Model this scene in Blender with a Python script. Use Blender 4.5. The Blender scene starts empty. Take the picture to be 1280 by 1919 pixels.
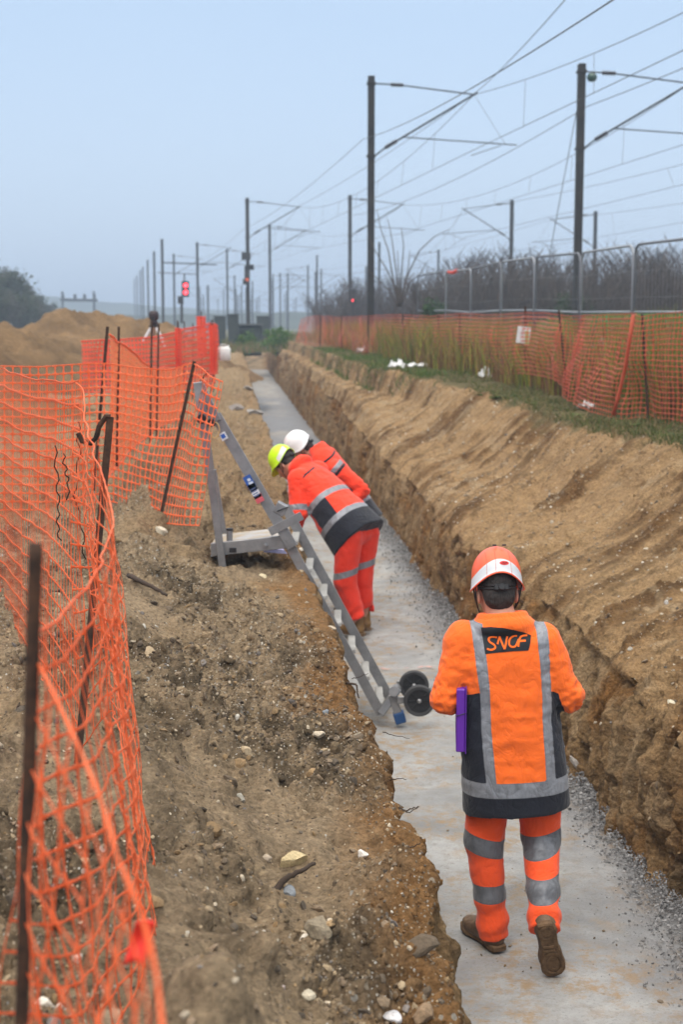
import bpy, bmesh, math, random
import numpy as np
from mathutils import Vector, Matrix
from mathutils.bvhtree import BVHTree

scene = bpy.context.scene
COL = scene.collection
R = math.radians

# ---------------------------------------------------------------- camera
EYE = 2.63
F_PX = 2665.0                      # focal length in photo pixels (1280 x 1919), a 50 mm lens
PITCH = math.atan(354.5 / F_PX)
cam_d = bpy.data.cameras.new("camera")
cam = bpy.data.objects.new("camera", cam_d)
COL.objects.link(cam)
cam.location = (0, 0, EYE)
cam.rotation_euler = (math.pi / 2 - PITCH, 0, 0)
cam_d.sensor_fit = 'VERTICAL'
cam_d.sensor_height = 36.0
cam_d.sensor_width = 24.0
cam_d.lens = 50.0
cam_d.clip_start = 0.05
cam_d.clip_end = 6000
cam_d.dof.use_dof = True
cam_d.dof.focus_distance = 5.1
cam_d.dof.aperture_fstop = 4.3
scene.camera = cam

# ---------------------------------------------------------------- light
scene.view_settings.view_transform = 'Standard'
scene.view_settings.look = 'None'
scene.view_settings.exposure = 0.0
scene.view_settings.gamma = 1.0
SUN_EL, SUN_AZ = R(58), R(200)
w = bpy.data.worlds.new("World")
scene.world = w
w.use_nodes = True
nt = w.node_tree
nt.nodes.clear()
out = nt.nodes.new('ShaderNodeOutputWorld')
sky = nt.nodes.new('ShaderNodeTexSky')
sky.sky_type = 'NISHITA'
sky.sun_disc = False
sky.sun_elevation = SUN_EL
sky.sun_rotation = SUN_AZ
sky.air_density = 1.0
sky.dust_density = 4.0
bg1 = nt.nodes.new('ShaderNodeBackground'); bg1.inputs[1].default_value = 0.05
nt.links.new(sky.outputs[0], bg1.inputs[0])
# the overcast layer: brightness depends only on the height in the sky, uneven like thin stratus
tc = nt.nodes.new('ShaderNodeTexCoord')
sep = nt.nodes.new('ShaderNodeSeparateXYZ')
nt.links.new(tc.outputs['Generated'], sep.inputs[0])
noi = nt.nodes.new('ShaderNodeTexNoise'); noi.inputs['Scale'].default_value = 1.6; noi.inputs['Detail'].default_value = 3
nt.links.new(tc.outputs['Generated'], noi.inputs['Vector'])
ma = nt.nodes.new('ShaderNodeMath'); ma.operation = 'MULTIPLY_ADD'; ma.inputs[1].default_value = 0.10
nt.links.new(noi.outputs['Fac'], ma.inputs[0]); nt.links.new(sep.outputs['Z'], ma.inputs[2])
ramp = nt.nodes.new('ShaderNodeValToRGB')
e = ramp.color_ramp.elements
e[0].position = 0.04; e[0].color = (0.55, 0.68, 0.86, 1)
e[1].position = 1.0; e[1].color = (1.06, 1.0, 0.90, 1)
for pos, c in ((0.16, (0.52, 0.65, 0.83, 1)), (0.26, (0.475, 0.615, 0.80, 1)), (0.42, (0.57, 0.71, 0.86, 1)), (0.60, (0.88, 0.88, 0.86, 1))):
    el = e.new(pos); el.color = c
nt.links.new(ma.outputs[0], ramp.inputs[0])
bg2 = nt.nodes.new('ShaderNodeBackground'); bg2.inputs[1].default_value = 1.0
nt.links.new(ramp.outputs[0], bg2.inputs[0])
# cloud overhead is brighter than the lower sky
zen = nt.nodes.new('ShaderNodeMapRange'); zen.inputs[1].default_value = 0.35; zen.inputs[2].default_value = 1.0
zen.inputs[3].default_value = 1.0; zen.inputs[4].default_value = 2.5
nt.links.new(sep.outputs['Z'], zen.inputs[0]); nt.links.new(zen.outputs[0], bg2.inputs[1])
adds = nt.nodes.new('ShaderNodeAddShader')
nt.links.new(bg1.outputs[0], adds.inputs[0]); nt.links.new(bg2.outputs[0], adds.inputs[1])
nt.links.new(adds.outputs[0], out.inputs[0])

sun_d = bpy.data.lights.new("sun", 'SUN'); sun_d.energy = 1.1; sun_d.angle = R(16); sun_d.color = (1, 0.95, 0.88)
sun = bpy.data.objects.new("sun", sun_d); COL.objects.link(sun)
sd = Vector((math.sin(SUN_AZ) * math.cos(SUN_EL), math.cos(SUN_AZ) * math.cos(SUN_EL), math.sin(SUN_EL)))
sun.rotation_euler = sd.to_track_quat('Z', 'Y').to_euler()
sun.location = (0, 0, 30)

scene.cycles.max_bounces = 6
scene.cycles.transparent_max_bounces = 12
scene.cycles.volume_bounces = 0
scene.cycles.use_denoising = True

# ---------------------------------------------------------------- geometry helpers
CP, SP = math.cos(PITCH), math.sin(PITCH)
def ray(px, py):
    """direction (x, 1, z) of the sight line of a photo pixel"""
    u = (px - 640) / F_PX; v = (py - 959.5) / F_PX
    y = CP - v * SP
    return u / y, (-SP - v * CP) / y
def at(px, py, Y):                      # point on that line at a given distance
    dx, dz = ray(px, py); return Vector((dx * Y, Y, EYE + dz * Y))
def at_z(px, py, z):                    # point on that line at a given height
    dx, dz = ray(px, py); Y = (z - EYE) / dz; return Vector((dx * Y, Y, z))
TA = -0.0762
_n = math.hypot(1, TA)
TD = (TA / _n, 1 / _n); TN = (1 / _n, -TA / _n)      # along / across the trench
def st(s, t, z=0.0):
    return Vector((s * TD[0] + t * TN[0], s * TD[1] + t * TN[1], z))
def to_st(x, y):
    return x * TD[0] + y * TD[1], x * TN[0] + y * TN[1]

# ---------------------------------------------------------------- noise (numpy)
def _hash(ix, iy, iz, seed):
    h = (ix.astype(np.int64) * 374761393 + iy.astype(np.int64) * 668265263 + iz.astype(np.int64) * 2147483647 % 1000003 + seed * 1274126177) & 0xFFFFFFFF
    h = ((h ^ (h >> 13)) * 1274126177) & 0xFFFFFFFF
    h = ((h ^ (h >> 16)) * 2246822519) & 0xFFFFFFFF
    return ((h ^ (h >> 15)) & 0xFFFFFF).astype(np.float32) / float(0xFFFFFF)
def vnoise(x, y, z=None, seed=0):
    """value noise, -1..1"""
    x = np.asarray(x, dtype=np.float64); y = np.asarray(y, dtype=np.float64) + np.zeros_like(x)
    z = np.zeros_like(x) if z is None else np.asarray(z, dtype=np.float64) + np.zeros_like(x)
    xi, yi, zi = np.floor(x), np.floor(y), np.floor(z)
    fx, fy, fz = x - xi, y - yi, z - zi
    fx, fy, fz = [f * f * f * (f * (f * 6 - 15) + 10) for f in (fx, fy, fz)]
    r = 0
    for a in (0, 1):
        wx = fx if a else 1 - fx
        for b in (0, 1):
            wy = fy if b else 1 - fy
            for c in (0, 1):
                wz = fz if c else 1 - fz
                r = r + wx * wy * wz * _hash(xi + a, yi + b, zi + c, seed)
    return r * 2 - 1
def fbm(x, y, z=None, oct=4, seed=0, gain=0.5, lac=2.03):
    r, a = 0, 1.0
    for o in range(oct):
        k = lac ** o
        r = r + a * vnoise(np.asarray(x) * k + 17.3 * o, np.asarray(y) * k + 5.1 * o, None if z is None else np.asarray(z) * k, seed + o)
        a *= gain
    return r
def worley(x, y, seed=0):
    """2-D cell noise: distance to nearest point, and a random value of that cell"""
    xi, yi = np.floor(x), np.floor(y)
    best = np.full(np.shape(x), 9.0); val = np.zeros(np.shape(x))
    for a in (-1, 0, 1):
        for b in (-1, 0, 1):
            cx, cy = xi + a, yi + b
            z = np.zeros_like(cx)
            px = cx + _hash(cx, cy, z, seed); py = cy + _hash(cx, cy, z, seed + 7)
            d = np.hypot(x - px, y - py)
            m = d < best
            best = np.where(m, d, best); val = np.where(m, _hash(cx, cy, z, seed + 13), val)
    return best, val
def sstep(a, b, x):
    t = np.clip((np.asarray(x, dtype=float) - a) / (b - a), 0, 1); return t * t * (3 - 2 * t)
def interp(x, pts):
    return np.interp(x, [p[0] for p in pts], [p[1] for p in pts])

# ---------------------------------------------------------------- object helpers
def tag(o, label=None, cat=None, group=None, kind=None):
    if label: o['label'] = label
    if cat: o['category'] = cat
    if group: o['group'] = group
    if kind: o['kind'] = kind
    return o
def empty(name, loc=(0, 0, 0), rz=0.0, label=None, cat=None, group=None):
    o = bpy.data.objects.new(name, None); COL.objects.link(o)
    o.location = loc; o.rotation_euler = (0, 0, rz); o.empty_display_size = 0.1
    return tag(o, label, cat, group)
def np_mesh(name, verts, quads=None, tris=None, smooth=True, attrs=None):
    me = bpy.data.meshes.new(name)
    verts = np.asarray(verts, dtype=np.float32).reshape(-1, 3)
    loops, starts, n = [], [], 0
    for f, k in ((quads, 4), (tris, 3)):
        if f is not None and len(f):
            f = np.asarray(f, dtype=np.int32).reshape(-1, k)
            starts.append(n + np.arange(len(f), dtype=np.int32) * k); n += f.size; loops.append(f.ravel())
    me.vertices.add(len(verts)); me.vertices.foreach_set('co', verts.ravel())
    if loops:
        loops = np.concatenate(loops); starts = np.concatenate(starts)
        me.loops.add(len(loops)); me.loops.foreach_set('vertex_index', loops)
        me.polygons.add(len(starts)); me.polygons.foreach_set('loop_start', starts)
        me.update(calc_edges=True)
        me.polygons.foreach_set('use_smooth', np.full(len(starts), smooth, dtype=bool))
    for k, v in (attrs or {}).items():
        v = np.asarray(v, dtype=np.float32)
        if v.ndim == 1:
            a = me.attributes.new(k, 'FLOAT', 'POINT'); a.data.foreach_set('value', v)
        else:
            a = me.attributes.new(k, 'FLOAT_COLOR', 'POINT')
            c = np.ones((len(v), 4), dtype=np.float32); c[:, :3] = v; a.data.foreach_set('color', c.ravel())
    me.validate(clean_customdata=False)
    me.update()
    return me
def link(name, me, mat=None, parent=None, label=None, cat=None, group=None, kind=None):
    o = bpy.data.objects.new(name, me); COL.objects.link(o)
    if mat is not None:
        for m in (mat if isinstance(mat, (list, tuple)) else [mat]): me.materials.append(m)
    if parent is not None: o.parent = parent
    return tag(o, label, cat, group, kind)
def grid_faces(nr, nc):
    i = np.arange(nr - 1)[:, None] * nc + np.arange(nc - 1)[None, :]
    return np.stack([i, i + 1, i + nc + 1, i + nc], -1).reshape(-1, 4)

class MB:
    """collects shapes of ONE part and links them as one mesh"""
    def __init__(s): s.v = []; s.q = []; s.t = []; s.n = 0
    def raw(s, v, q=None, t=None):
        v = np.asarray(v, dtype=float).reshape(-1, 3)
        if q is not None and len(q): s.q.append(np.asarray(q).reshape(-1, 4) + s.n)
        if t is not None and len(t): s.t.append(np.asarray(t).reshape(-1, 3) + s.n)
        s.v.append(v); s.n += len(v); return s
    def box(s, c, size, M=None, bev=0.0):
        """box with chamfered edges, centre c, full size, optional 3x3 orientation"""
        h = np.array(size, dtype=float) / 2
        b = min(bev if bev > 0 else min(h) * 0.12, min(h) * 0.49)
        bm = bmesh.new(); bmesh.ops.create_cube(bm, size=1)
        for v in bm.verts: v.co = Vector((v.co.x * 2 * h[0], v.co.y * 2 * h[1], v.co.z * 2 * h[2]))
        bmesh.ops.bevel(bm, geom=bm.edges[:], offset=b, segments=1, affect='EDGES')
        bmesh.ops.triangulate(bm, faces=[f for f in bm.faces if len(f.verts) > 4])
        bm.verts.index_update()
        V = np.array([v.co[:] for v in bm.verts])
        q = [[v.index for v in f.verts] for f in bm.faces if len(f.verts) == 4]
        t = [[v.index for v in f.verts] for f in bm.faces if len(f.verts) == 3]
        bm.free()
        if M is not None: V = V @ np.asarray(M).T
        return s.raw(V + np.asarray(c), q, t)
    def bar(s, a, b, wd, th, up=(0, 0, 1), bev=0.0):
        """rectangular bar from a to b; wd across, th along 'up'"""
        a, b = Vector(a), Vector(b); d = b - a; L = d.length; d.normalize()
        x = d.cross(Vector(up)); 
        if x.length < 1e-4: x = d.cross(Vector((1, 0, 0)))
        x.normalize(); z = x.cross(d).normalized()
        M = np.array([[x[i], d[i], z[i]] for i in range(3)])
        return s.box((a + b) / 2, (wd, L, th), M, bev)
    def tube(s, pts, r, n=8, caps=True):
        pts = np.array([tuple(p) for p in pts], dtype=float); m = len(pts)
        rr = np.broadcast_to(np.asarray(r, dtype=float), (m,))
        tg = np.gradient(pts, axis=0); tg /= np.linalg.norm(tg, axis=1)[:, None] + 1e-12
        ref = np.array([0, 0, 1.0]) if abs(tg[0][2]) < 0.9 else np.array([1.0, 0, 0])
        nrm = np.cross(tg[0], ref); nrm /= np.linalg.norm(nrm)
        V = []
        an = np.arange(n) * 2 * np.pi / n
        for i in range(m):
            nrm = nrm - tg[i] * np.dot(nrm, tg[i]); nrm /= np.linalg.norm(nrm) + 1e-12
            bn = np.cross(tg[i], nrm)
            V.append(pts[i] + rr[i] * (np.cos(an)[:, None] * nrm + np.sin(an)[:, None] * bn))
        V = np.concatenate(V)
        i = np.arange(m - 1)[:, None] * n; j = np.arange(n)[None, :]; jn = (j + 1) % n
        q = np.stack([i + j, i + jn, i + n + jn, i + n + j], -1).reshape(-1, 4)
        t = None
        if caps:
            V = np.concatenate([V, pts[:1], pts[-1:]])
            c0, c1 = m * n, m * n + 1; j = np.arange(n); jn = (j + 1) % n
            t = np.concatenate([np.stack([jn, j, np.full(n, c0)], -1), np.stack([(m - 1) * n + j, (m - 1) * n + jn, np.full(n, c1)], -1)])
        return s.raw(V, q, t)
    def lathe(s, prof, c=(0, 0, 0), axis=(0, 0, 1), n=24):
        """prof: list of (radius, height along axis)"""
        ax = Vector(axis).normalized(); x = ax.orthogonal().normalized(); y = ax.cross(x)
        an = np.arange(n) * 2 * np.pi / n; V = []
        for r_, h in prof:
            V.append(np.array(c) + np.array(ax) * h + max(r_, 1e-4) * (np.cos(an)[:, None] * np.array(x) + np.sin(an)[:, None] * np.array(y)))
        m = len(prof); i = np.arange(m - 1)[:, None] * n; j = np.arange(n)[None, :]; jn = (j + 1) % n
        q = np.stack([i + j, i + jn, i + n + jn, i + n + j], -1).reshape(-1, 4)
        return s.raw(np.concatenate(V), q)
    def build(s, name, mat, parent=None, smooth=False, **kw):
        me = np_mesh(name, np.concatenate(s.v), np.concatenate(s.q) if s.q else None, np.concatenate(s.t) if s.t else None, smooth)
        return link(name, me, mat, parent, **kw)
def smooth_by_angle(o, ang=35):
    me = o.data; bm = bmesh.new(); bm.from_mesh(me)
    for f in bm.faces: f.smooth = True
    for ed in bm.edges:
        if len(ed.link_faces) == 2 and ed.calc_face_angle(0) > R(ang): ed.smooth = False
    bm.to_mesh(me); bm.free(); return o
def copy_tree(o, parent=None):
    c = o.copy(); COL.objects.link(c); c.parent = parent
    for ch in list(o.children): copy_tree(ch, c)
    return c

# ---------------------------------------------------------------- material helpers
class NT:
    def __init__(s, name, rough=0.8, spec=0.3, metal=0.0):
        s.m = bpy.data.materials.new(name); s.m.use_nodes = True
        s.nt = s.m.node_tree; s.b = s.nt.nodes['Principled BSDF']
        s.b.inputs['Roughness'].default_value = rough
        s.b.inputs['Metallic'].default_value = metal
        s.b.inputs['Specular IOR Level'].default_value = spec
        s._tc = None
    def node(s, typ, **kw):
        n = s.nt.nodes.new(typ)
        for k, v in kw.items(): setattr(n, k, v)
        return n
    def l(s, a, b): s.nt.links.new(a, b)
    def coord(s, which='Object'):
        if s._tc is None: s._tc = s.node('ShaderNodeTexCoord')
        return s._tc.outputs[which]
    def mapping(s, src, scale=(1, 1, 1), rot=(0, 0, 0)):
        n = s.node('ShaderNodeMapping'); n.inputs['Scale'].default_value = scale; n.inputs['Rotation'].default_value = rot
        s.l(src, n.inputs[0]); return n.outputs[0]
    def noise(s, scale, detail=4, rough=0.55, src=None, dist=0.0):
        n = s.node('ShaderNodeTexNoise'); n.inputs['Scale'].default_value = scale; n.inputs['Detail'].default_value = detail
        n.inputs['Roughness'].default_value = rough; n.inputs['Distortion'].default_value = dist
        s.l(src if src is not None else s.coord(), n.inputs['Vector']); return n.outputs['Fac']
    def voronoi(s, scale, feature='F1', src=None, out='Distance', rnd=1.0):
        n = s.node('ShaderNodeTexVoronoi', feature=feature); n.inputs['Scale'].default_value = scale
        n.inputs['Randomness'].default_value = rnd
        s.l(src if src is not None else s.coord(), n.inputs['Vector']); return n.outputs[out]
    def attr(s, name, out='Fac'):
        n = s.node('ShaderNodeAttribute'); n.attribute_name = name; return n.outputs[out]
    def math(s, op, a, b=None, c=None, clamp=False):
        n = s.node('ShaderNodeMath', operation=op); n.use_clamp = clamp
        for i, v in enumerate((a, b, c)):
            if v is None: continue
            if isinstance(v, (int, float)): n.inputs[i].default_value = v
            else: s.l(v, n.inputs[i])
        return n.outputs[0]
    def rng(s, v, a, b, lo=0.0, hi=1.0):
        n = s.node('ShaderNodeMapRange'); n.inputs[1].default_value = a; n.inputs[2].default_value = b
        n.inputs[3].default_value = lo; n.inputs[4].default_value = hi; s.l(v, n.inputs[0]); return n.outputs[0]
    def ramp(s, v, stops):
        n = s.node('ShaderNodeValToRGB'); e = n.color_ramp.elements
        e[0].position, e[0].color = stops[0][0], (*stops[0][1], 1)
        e[1].position, e[1].color = stops[-1][0], (*stops[-1][1], 1)
        for p, c in stops[1:-1]:
            el = e.new(p); el.color = (*c, 1)
        s.l(v, n.inputs[0]); return n.outputs[0]
    def mix(s, f, a, b, mode='MIX'):
        n = s.node('ShaderNodeMix', data_type='RGBA', blend_type=mode)
        for v, i in ((f, 0), (a, 6), (b, 7)):
            if isinstance(v, (int, float)): n.inputs[i].default_value = v
            elif isinstance(v, tuple): n.inputs[i].default_value = (*v, 1)
            else: s.l(v, n.inputs[i])
        return n.outputs[2]
    def color(s, v):
        if isinstance(v, tuple): s.b.inputs['Base Color'].default_value = (*v, 1)
        else: s.l(v, s.b.inputs['Base Color'])
        return s
    def bump(s, h, dist=0.01, strength=1.0, prev=None):
        n = s.node('ShaderNodeBump'); n.inputs['Strength'].default_value = strength; n.inputs['Distance'].default_value = dist
        s.l(h, n.inputs['Height'])
        if prev is not None: s.l(prev, n.inputs['Normal'])
        s.l(n.outputs[0], s.b.inputs['Normal']); return n.outputs[0]
def simple(name, col, rough=0.6, spec=0.4, metal=0.0, vary=0.12, scale=9.0, bump=0.0, bscale=60.0):
    m = NT(name, rough, spec, metal)
    n = m.noise(scale, 5, 0.6)
    a = tuple(max(0, c * (1 - vary)) for c in col); b = tuple(min(1, c * (1 + vary)) for c in col)
    m.color(m.mix(m.rng(n, 0.3, 0.7), a, b))
    if bump: m.bump(m.noise(bscale, 4), bump)
    return m.m
# ================================================================ the ground: one sheet with the trench cut in it
RNG = np.random.default_rng(4)
def left_rim(s):
    return 0.54 + 0.015 * vnoise(s * 1.3, 0 * s, seed=3) + 0.04 * vnoise(s * 0.45, 0 * s, seed=5) \
        - 0.17 * np.exp(-((s - 11.6) / 1.0) ** 2) + 0.05 * np.exp(-((s - 4.1) / 0.42) ** 2) - 0.05 * sstep(22, 30, s)
def left_rim_z(s):
    return interp(s, [(0, 1.02), (3, 1.0), (6, 1.02), (9.5, 1.0), (13, 1.02), (20, 1.05), (30, 1.1), (60, 1.2), (90, 1.22)]) + 0.02 * vnoise(s * 0.9, 0 * s, seed=9)
def left_crest(s): return interp(s, [(0, -0.12), (2.5, -0.15), (4, -0.36), (6, -0.52), (9, -0.62), (11, -0.45), (14, -0.1), (20, 0.05), (90, 0.05)])
def left_top(s): return interp(s, [(0, 1.32), (9, 1.30), (14, 1.18), (22, 1.15), (40, 1.2), (90, 1.25)])
def right_rim(s): return 2.09 + 0.03 * vnoise(s * 1.1, 0 * s, seed=21) + 0.04 * vnoise(s * 0.35, 0 * s, seed=22)
def right_rim_z(s):
    return interp(s, [(0, 0.66), (7, 0.68), (18, 0.70), (22, 0.82), (29, 1.06), (45, 1.15), (90, 1.2)]) + 0.025 * vnoise(s * 0.8, 0 * s, seed=23)
def right_crest(s):
    return interp(s, [(0, 4.7), (8, 4.25), (12, 3.85), (14, 3.55), (20, 3.4), (25, 3.15), (28, 2.8), (40, 2.6), (90, 2.5)]) + 0.06 * vnoise(s * 0.7, 0 * s, seed=24)
def right_crest_z(s): return interp(s, [(0, 1.6), (12, 1.6), (20, 1.66), (25, 1.72), (40, 1.8), (90, 1.8)])
END = 84.0
rows = [1.55]
while rows[-1] < 108:
    rows.append(rows[-1] + max(0.0055, rows[-1] * 0.00205))
S = np.array(rows); NR = len(S)
depth_fade = 1 - sstep(END - 3, END + 1, S)            # the trench ends in a ramp
lr, lz, lc, lt = left_rim(S), left_rim_z(S), left_crest(S), left_top(S)
rr_, rz_, rc, rcz = right_rim(S), right_rim_z(S), right_crest(S), right_crest_z(S)
FL_L, FL_R = 0.50, 1.96
def seg(f, n, end=False): return np.linspace(0, 1, n, endpoint=end)
Tc, Zc, zone = [], [], []
def add_cols(T, Z, zn): Tc.append(T); Zc.append(Z); zone.append(np.full(T.shape, zn, dtype=np.float32))
one = np.ones((NR, 1))
# left field
u = (1 - seg(0, 70)) ** 2.4
T = -1.5 - 60 * u[None, :] * one; 
Z = lt[:, None] + 0 * T + 0.10 * sstep(-3, -8, T) * vnoise(S[:, None] * 0.2, T * 0.2, seed=31)
add_cols(T, Z, 0)
# left bank, from -1.5 to the rim
u = seg(0, 270)[None, :]
T = -1.5 + (lr[:, None] - 0.03 + 1.5) * u
wdt = lr[:, None] - T
slope_w = np.maximum(lr - lc, 0.3)[:, None]
k = np.clip(wdt / slope_w, 0, 1.4)
prof = 0.03 * sstep(0, 0.1, k) + 0.07 * sstep(0.0, 0.45, k) + 0.90 * sstep(0.38, 1.02, k)
Z = lz[:, None] + (lt - lz)[:, None] * prof - 0.03 * sstep(0.06, 0, wdt)
# spoil lump beside the net close to the camera, and a heap behind the stake foot
Z = Z + 0.30 * np.exp(-((S[:, None] - 2.28) / 0.24) ** 2 - ((T + 0.02) / 0.13) ** 2)
Z = Z + 0.10 * np.exp(-((S[:, None] - 9.6) / 0.7) ** 2 - ((T + 0.55) / 0.25) ** 2)
add_cols(T, Z, 1)
# left wall
u = seg(0, 80)[None, :]
T = lr[:, None] - 0.03 + 0.05 * sstep(0, 0.10, u) + (FL_L - lr[:, None] - 0.02) * u ** 0.8
Z = lz[:, None] - 0.03 - (lz[:, None] - 0.03 + 0.06) * u
add_cols(T, Z, 2)
u = seg(0, 4)[None, :]
add_cols(FL_L - 0.0 + (FL_R - FL_L) * u + 0 * S[:, None], -0.06 + 0 * u + 0 * S[:, None], 3)
# right wall
u = seg(0, 90)[None, :]
T = FL_R + (rr_[:, None] - FL_R) * (u * 0.45 + 0.55 * u ** 5)
Z = -0.06 + (rz_[:, None] + 0.06) * (u ** 0.93)
add_cols(T, Z, 4)
# right slope
u = seg(0, 300)[None, :]
T = rr_[:, None] + (rc - rr_)[:, None] * u
hgt = (rcz - rz_)[:, None]
nearmix = (1 - sstep(19, 27, S))[:, None]
sl = 0.13 * sstep(-0.06, 0.10, u) + 0.52 * u + 0.35 * sstep(0.45, 1.0, u)
fl = 0.35 * sstep(0, 0.2, u) + 0.15 * u + 0.5 * sstep(0.72, 0.95, u)
Z = rz_[:, None] + hgt * (sl * nearmix + fl * (1 - nearmix))
add_cols(T, Z, 5)
# verge and rising ground up to the railway fence
u = seg(0, 90)[None, :]
T = rc[:, None] + (7.5 - rc)[:, None] * u
Z = rcz[:, None] + 0.10 * sstep(0.3, 1, u) + 0.25 * sstep(0.7, 1, u)
add_cols(T, Z, 6)
u = seg(0, 60, True)[None, :] ** 1.8
T = 7.5 + 60 * u + 0 * S[:, None]
Z = rcz[:, None] + 0.35 + 0.55 * sstep(7.5, 11, T) * (1 - sstep(13, 15, T)) - 0.0 * T
add_cols(T, Z, 7)
T = np.concatenate(Tc, 1); Z = np.concatenate(Zc, 1); zone = np.concatenate(zone, 1)
SS = S[:, None] + 0 * T
# close the trench at its far end
top = np.where(zone <= 2, lz[:, None], rz_[:, None])
Z = np.where((zone >= 2) & (zone <= 4), Z * depth_fade[:, None] + (1 - depth_fade)[:, None] * np.maximum(Z, top), Z)
NC = T.shape[1]
P = np.stack([SS * TD[0] + T * TN[0], SS * TD[1] + T * TN[1], Z], -1)
def normals(P):
    a = np.gradient(P, axis=0); b = np.gradient(P, axis=1)
    n = np.cross(b, a); n /= np.linalg.norm(n, axis=2)[..., None] + 1e-12
    return n
N = normals(P)
DS = np.maximum(0.006, SS * 0.002)
def band(size): return 1 - sstep(size * 0.22, size * 0.5, DS)     # leave out what the mesh is too coarse for
is_wall = ((zone == 2) | (zone == 4)).astype(float)
z4 = (zone == 4).astype(float); z5 = (zone == 5).astype(float)
left = ((zone <= 1)).astype(float)
D = np.zeros_like(T)
big = fbm(SS * 1.6, T * 1.6, Z * 1.6, 3, seed=40)
med = fbm(SS * 6, T * 6, Z * 6, 3, seed=50)
sml = fbm(SS * 22, T * 22, Z * 22, 3, seed=60, gain=0.6)
rough = sstep(-0.35, 0.5, fbm(SS * 0.9, T * 1.8, None, 3, seed=70))     # where the soil is cloddy, else smeared smooth
near_l = sstep(-3.5, -1.2, T)
# left bank
D += left * (0.030 * big + 0.032 * med * (0.6 + 0.8 * rough) + 0.020 * sml * (0.25 + rough) * band(0.05)) 
D += left * near_l * sstep(8.2, 10, SS) * (0.045 * med + 0.020 * sml + 0.05 * big * sstep(9, 14, SS))
for sz, am, sd_ in ((0.17, 0.034, 80), (0.080, 0.026, 81), (0.042, 0.016, 84), (0.026, 0.009, 82), (0.016, 0.0048, 83)):
    wx = SS / sz + 0.35 * med; wy = T / sz + 0.35 * big
    d, v = worley(wx, wy, sd_)
    hump = np.sqrt(np.clip(1 - (d / 0.62) ** 2, 0, 1)) * (v > 0.35) * (0.35 + v)
    D += (left * near_l * (0.10 + rough) + 0.55 * z5 * (v > 0.82)) * am * hump * band(sz)
# smeared ledges that run along the bank
led = vnoise(SS * 1.1 + 0.5 * T, T * 11 + 0.8 * big, seed=90)
D += left * near_l * (1 - rough) * 0.016 * led + left * near_l * 0.010 * vnoise(SS * 10 + 0.4 * med, T * 1.6 + SS * 1.5, seed=92) * band(0.1)
# walls: marks of the bucket teeth, running down, and broken lumps
gro = fbm(SS * 13 + 1.4 * big, Z * 2.4, T * 2, 4, seed=100, gain=0.6)
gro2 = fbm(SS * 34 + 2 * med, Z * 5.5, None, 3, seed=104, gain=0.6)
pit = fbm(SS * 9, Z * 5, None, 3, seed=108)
D += is_wall * (0.040 * big + 0.034 * gro * band(0.08) + 0.014 * gro2 * band(0.03) + 0.022 * med - 0.07 * sstep(0.38, 0.75, pit) + 0.013 * sml * band(0.05))
D += (zone == 4) * 0.03 * np.sin(SS * 2.1 + 5 * vnoise(SS * 0.35, 0 * SS, seed=12)) * sstep(-0.1, 0.5, Z)
# right slope: curved scrapes coming down from the verge towards the camera
p = (SS * 0.72 - (T - 2.0) * 0.70) + 0.16 * (T - 2) ** 2
q = (SS * 0.70 + T * 0.72)
scr = fbm(p * 5.5 + 0.35 * big, q * 0.9, None, 4, seed=110, gain=0.58)
rid = 1 - 2 * np.abs(fbm(p * 2.3 + 0.3 * big, q * 0.45, None, 2, seed=115))
fine = fbm(p * 24, q * 4, None, 3, seed=118, gain=0.6)
brk = sstep(-0.1, 0.6, fbm(SS * 1.1, T * 1.6, None, 3, seed=141))
D += z5 * (0.035 * big + 0.024 * scr + 0.020 * rid + 0.013 * fine * band(0.04) + 0.018 * med * (.5 + brk) + (0.009 + 0.020 * brk) * sml * band(0.05))
z67 = (zone >= 6).astype(float)
D += z67 * (0.03 * big + 0.02 * med)
fade_cols = np.where(zone == 3, 0, 1.0)
D *= np.where(zone == 1, 0.40 + 0.60 * sstep(0.0, 0.14, lr[:, None] - T), np.where(zone == 2, 0.6, 1.0))
P = P + N * (D * fade_cols)[..., None]
N = normals(P)

# soil colour: a property of the ground that stays put (grey spoil, ochre subsoil, pale dry sand, humus)
def lerp(a, b, f): return a * (1 - f[..., None]) + b * f[..., None]
c1 = fbm(SS * 1.2, T * 1.9, Z * 2, 4, seed=130); c2 = fbm(SS * 5, T * 8, Z * 5, 4, seed=131); c3 = fbm(SS * 20, T * 26, Z * 20, 3, seed=132)
grey = np.array([0.315, 0.235, 0.148]); greyd = np.array([0.135, 0.102, 0.066]); ochre = np.array([0.235, 0.118, 0.040]); tan = np.array([0.295, 0.208, 0.118])
sand = np.array([0.330, 0.215, 0.108]); sandd = np.array([0.165, 0.092, 0.038]); wallc = np.array([0.275, 0.175, 0.085]); humus = np.array([0.125, 0.105, 0.050]); pale = np.array([0.42, 0.315, 0.19])
C = np.broadcast_to(grey, P.shape).copy()
C = lerp(C, greyd, sstep(-0.1, 0.5, 0.7 * c1 + 0.8 * c2) * (0.25 + 0.75 * rough)); C = lerp(C, pale * 0.9, sstep(0.35, 0.9, c3 * 0.7 + c2 * 0.5) * 0.35 * left)
C = lerp(C, tan, sstep(0.0, 0.7, -c1 + 0.4 * c2) * (1 - rough) * 0.8)
wd = np.where(zone == 1, lr[:, None] - T, 9.0)
och = sstep(0.34, 0.03, wd + 0.16 * c1 + 0.08 * c2) * (zone == 1)
C = lerp(C, ochre, och * 0.85)
far_l = (zone <= 1) * sstep(8.5, 12, SS)
C = lerp(C, tan * 1.0, far_l * 0.8)
C = lerp(C, tan * 0.92, (zone == 0) * 0.85)
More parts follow.
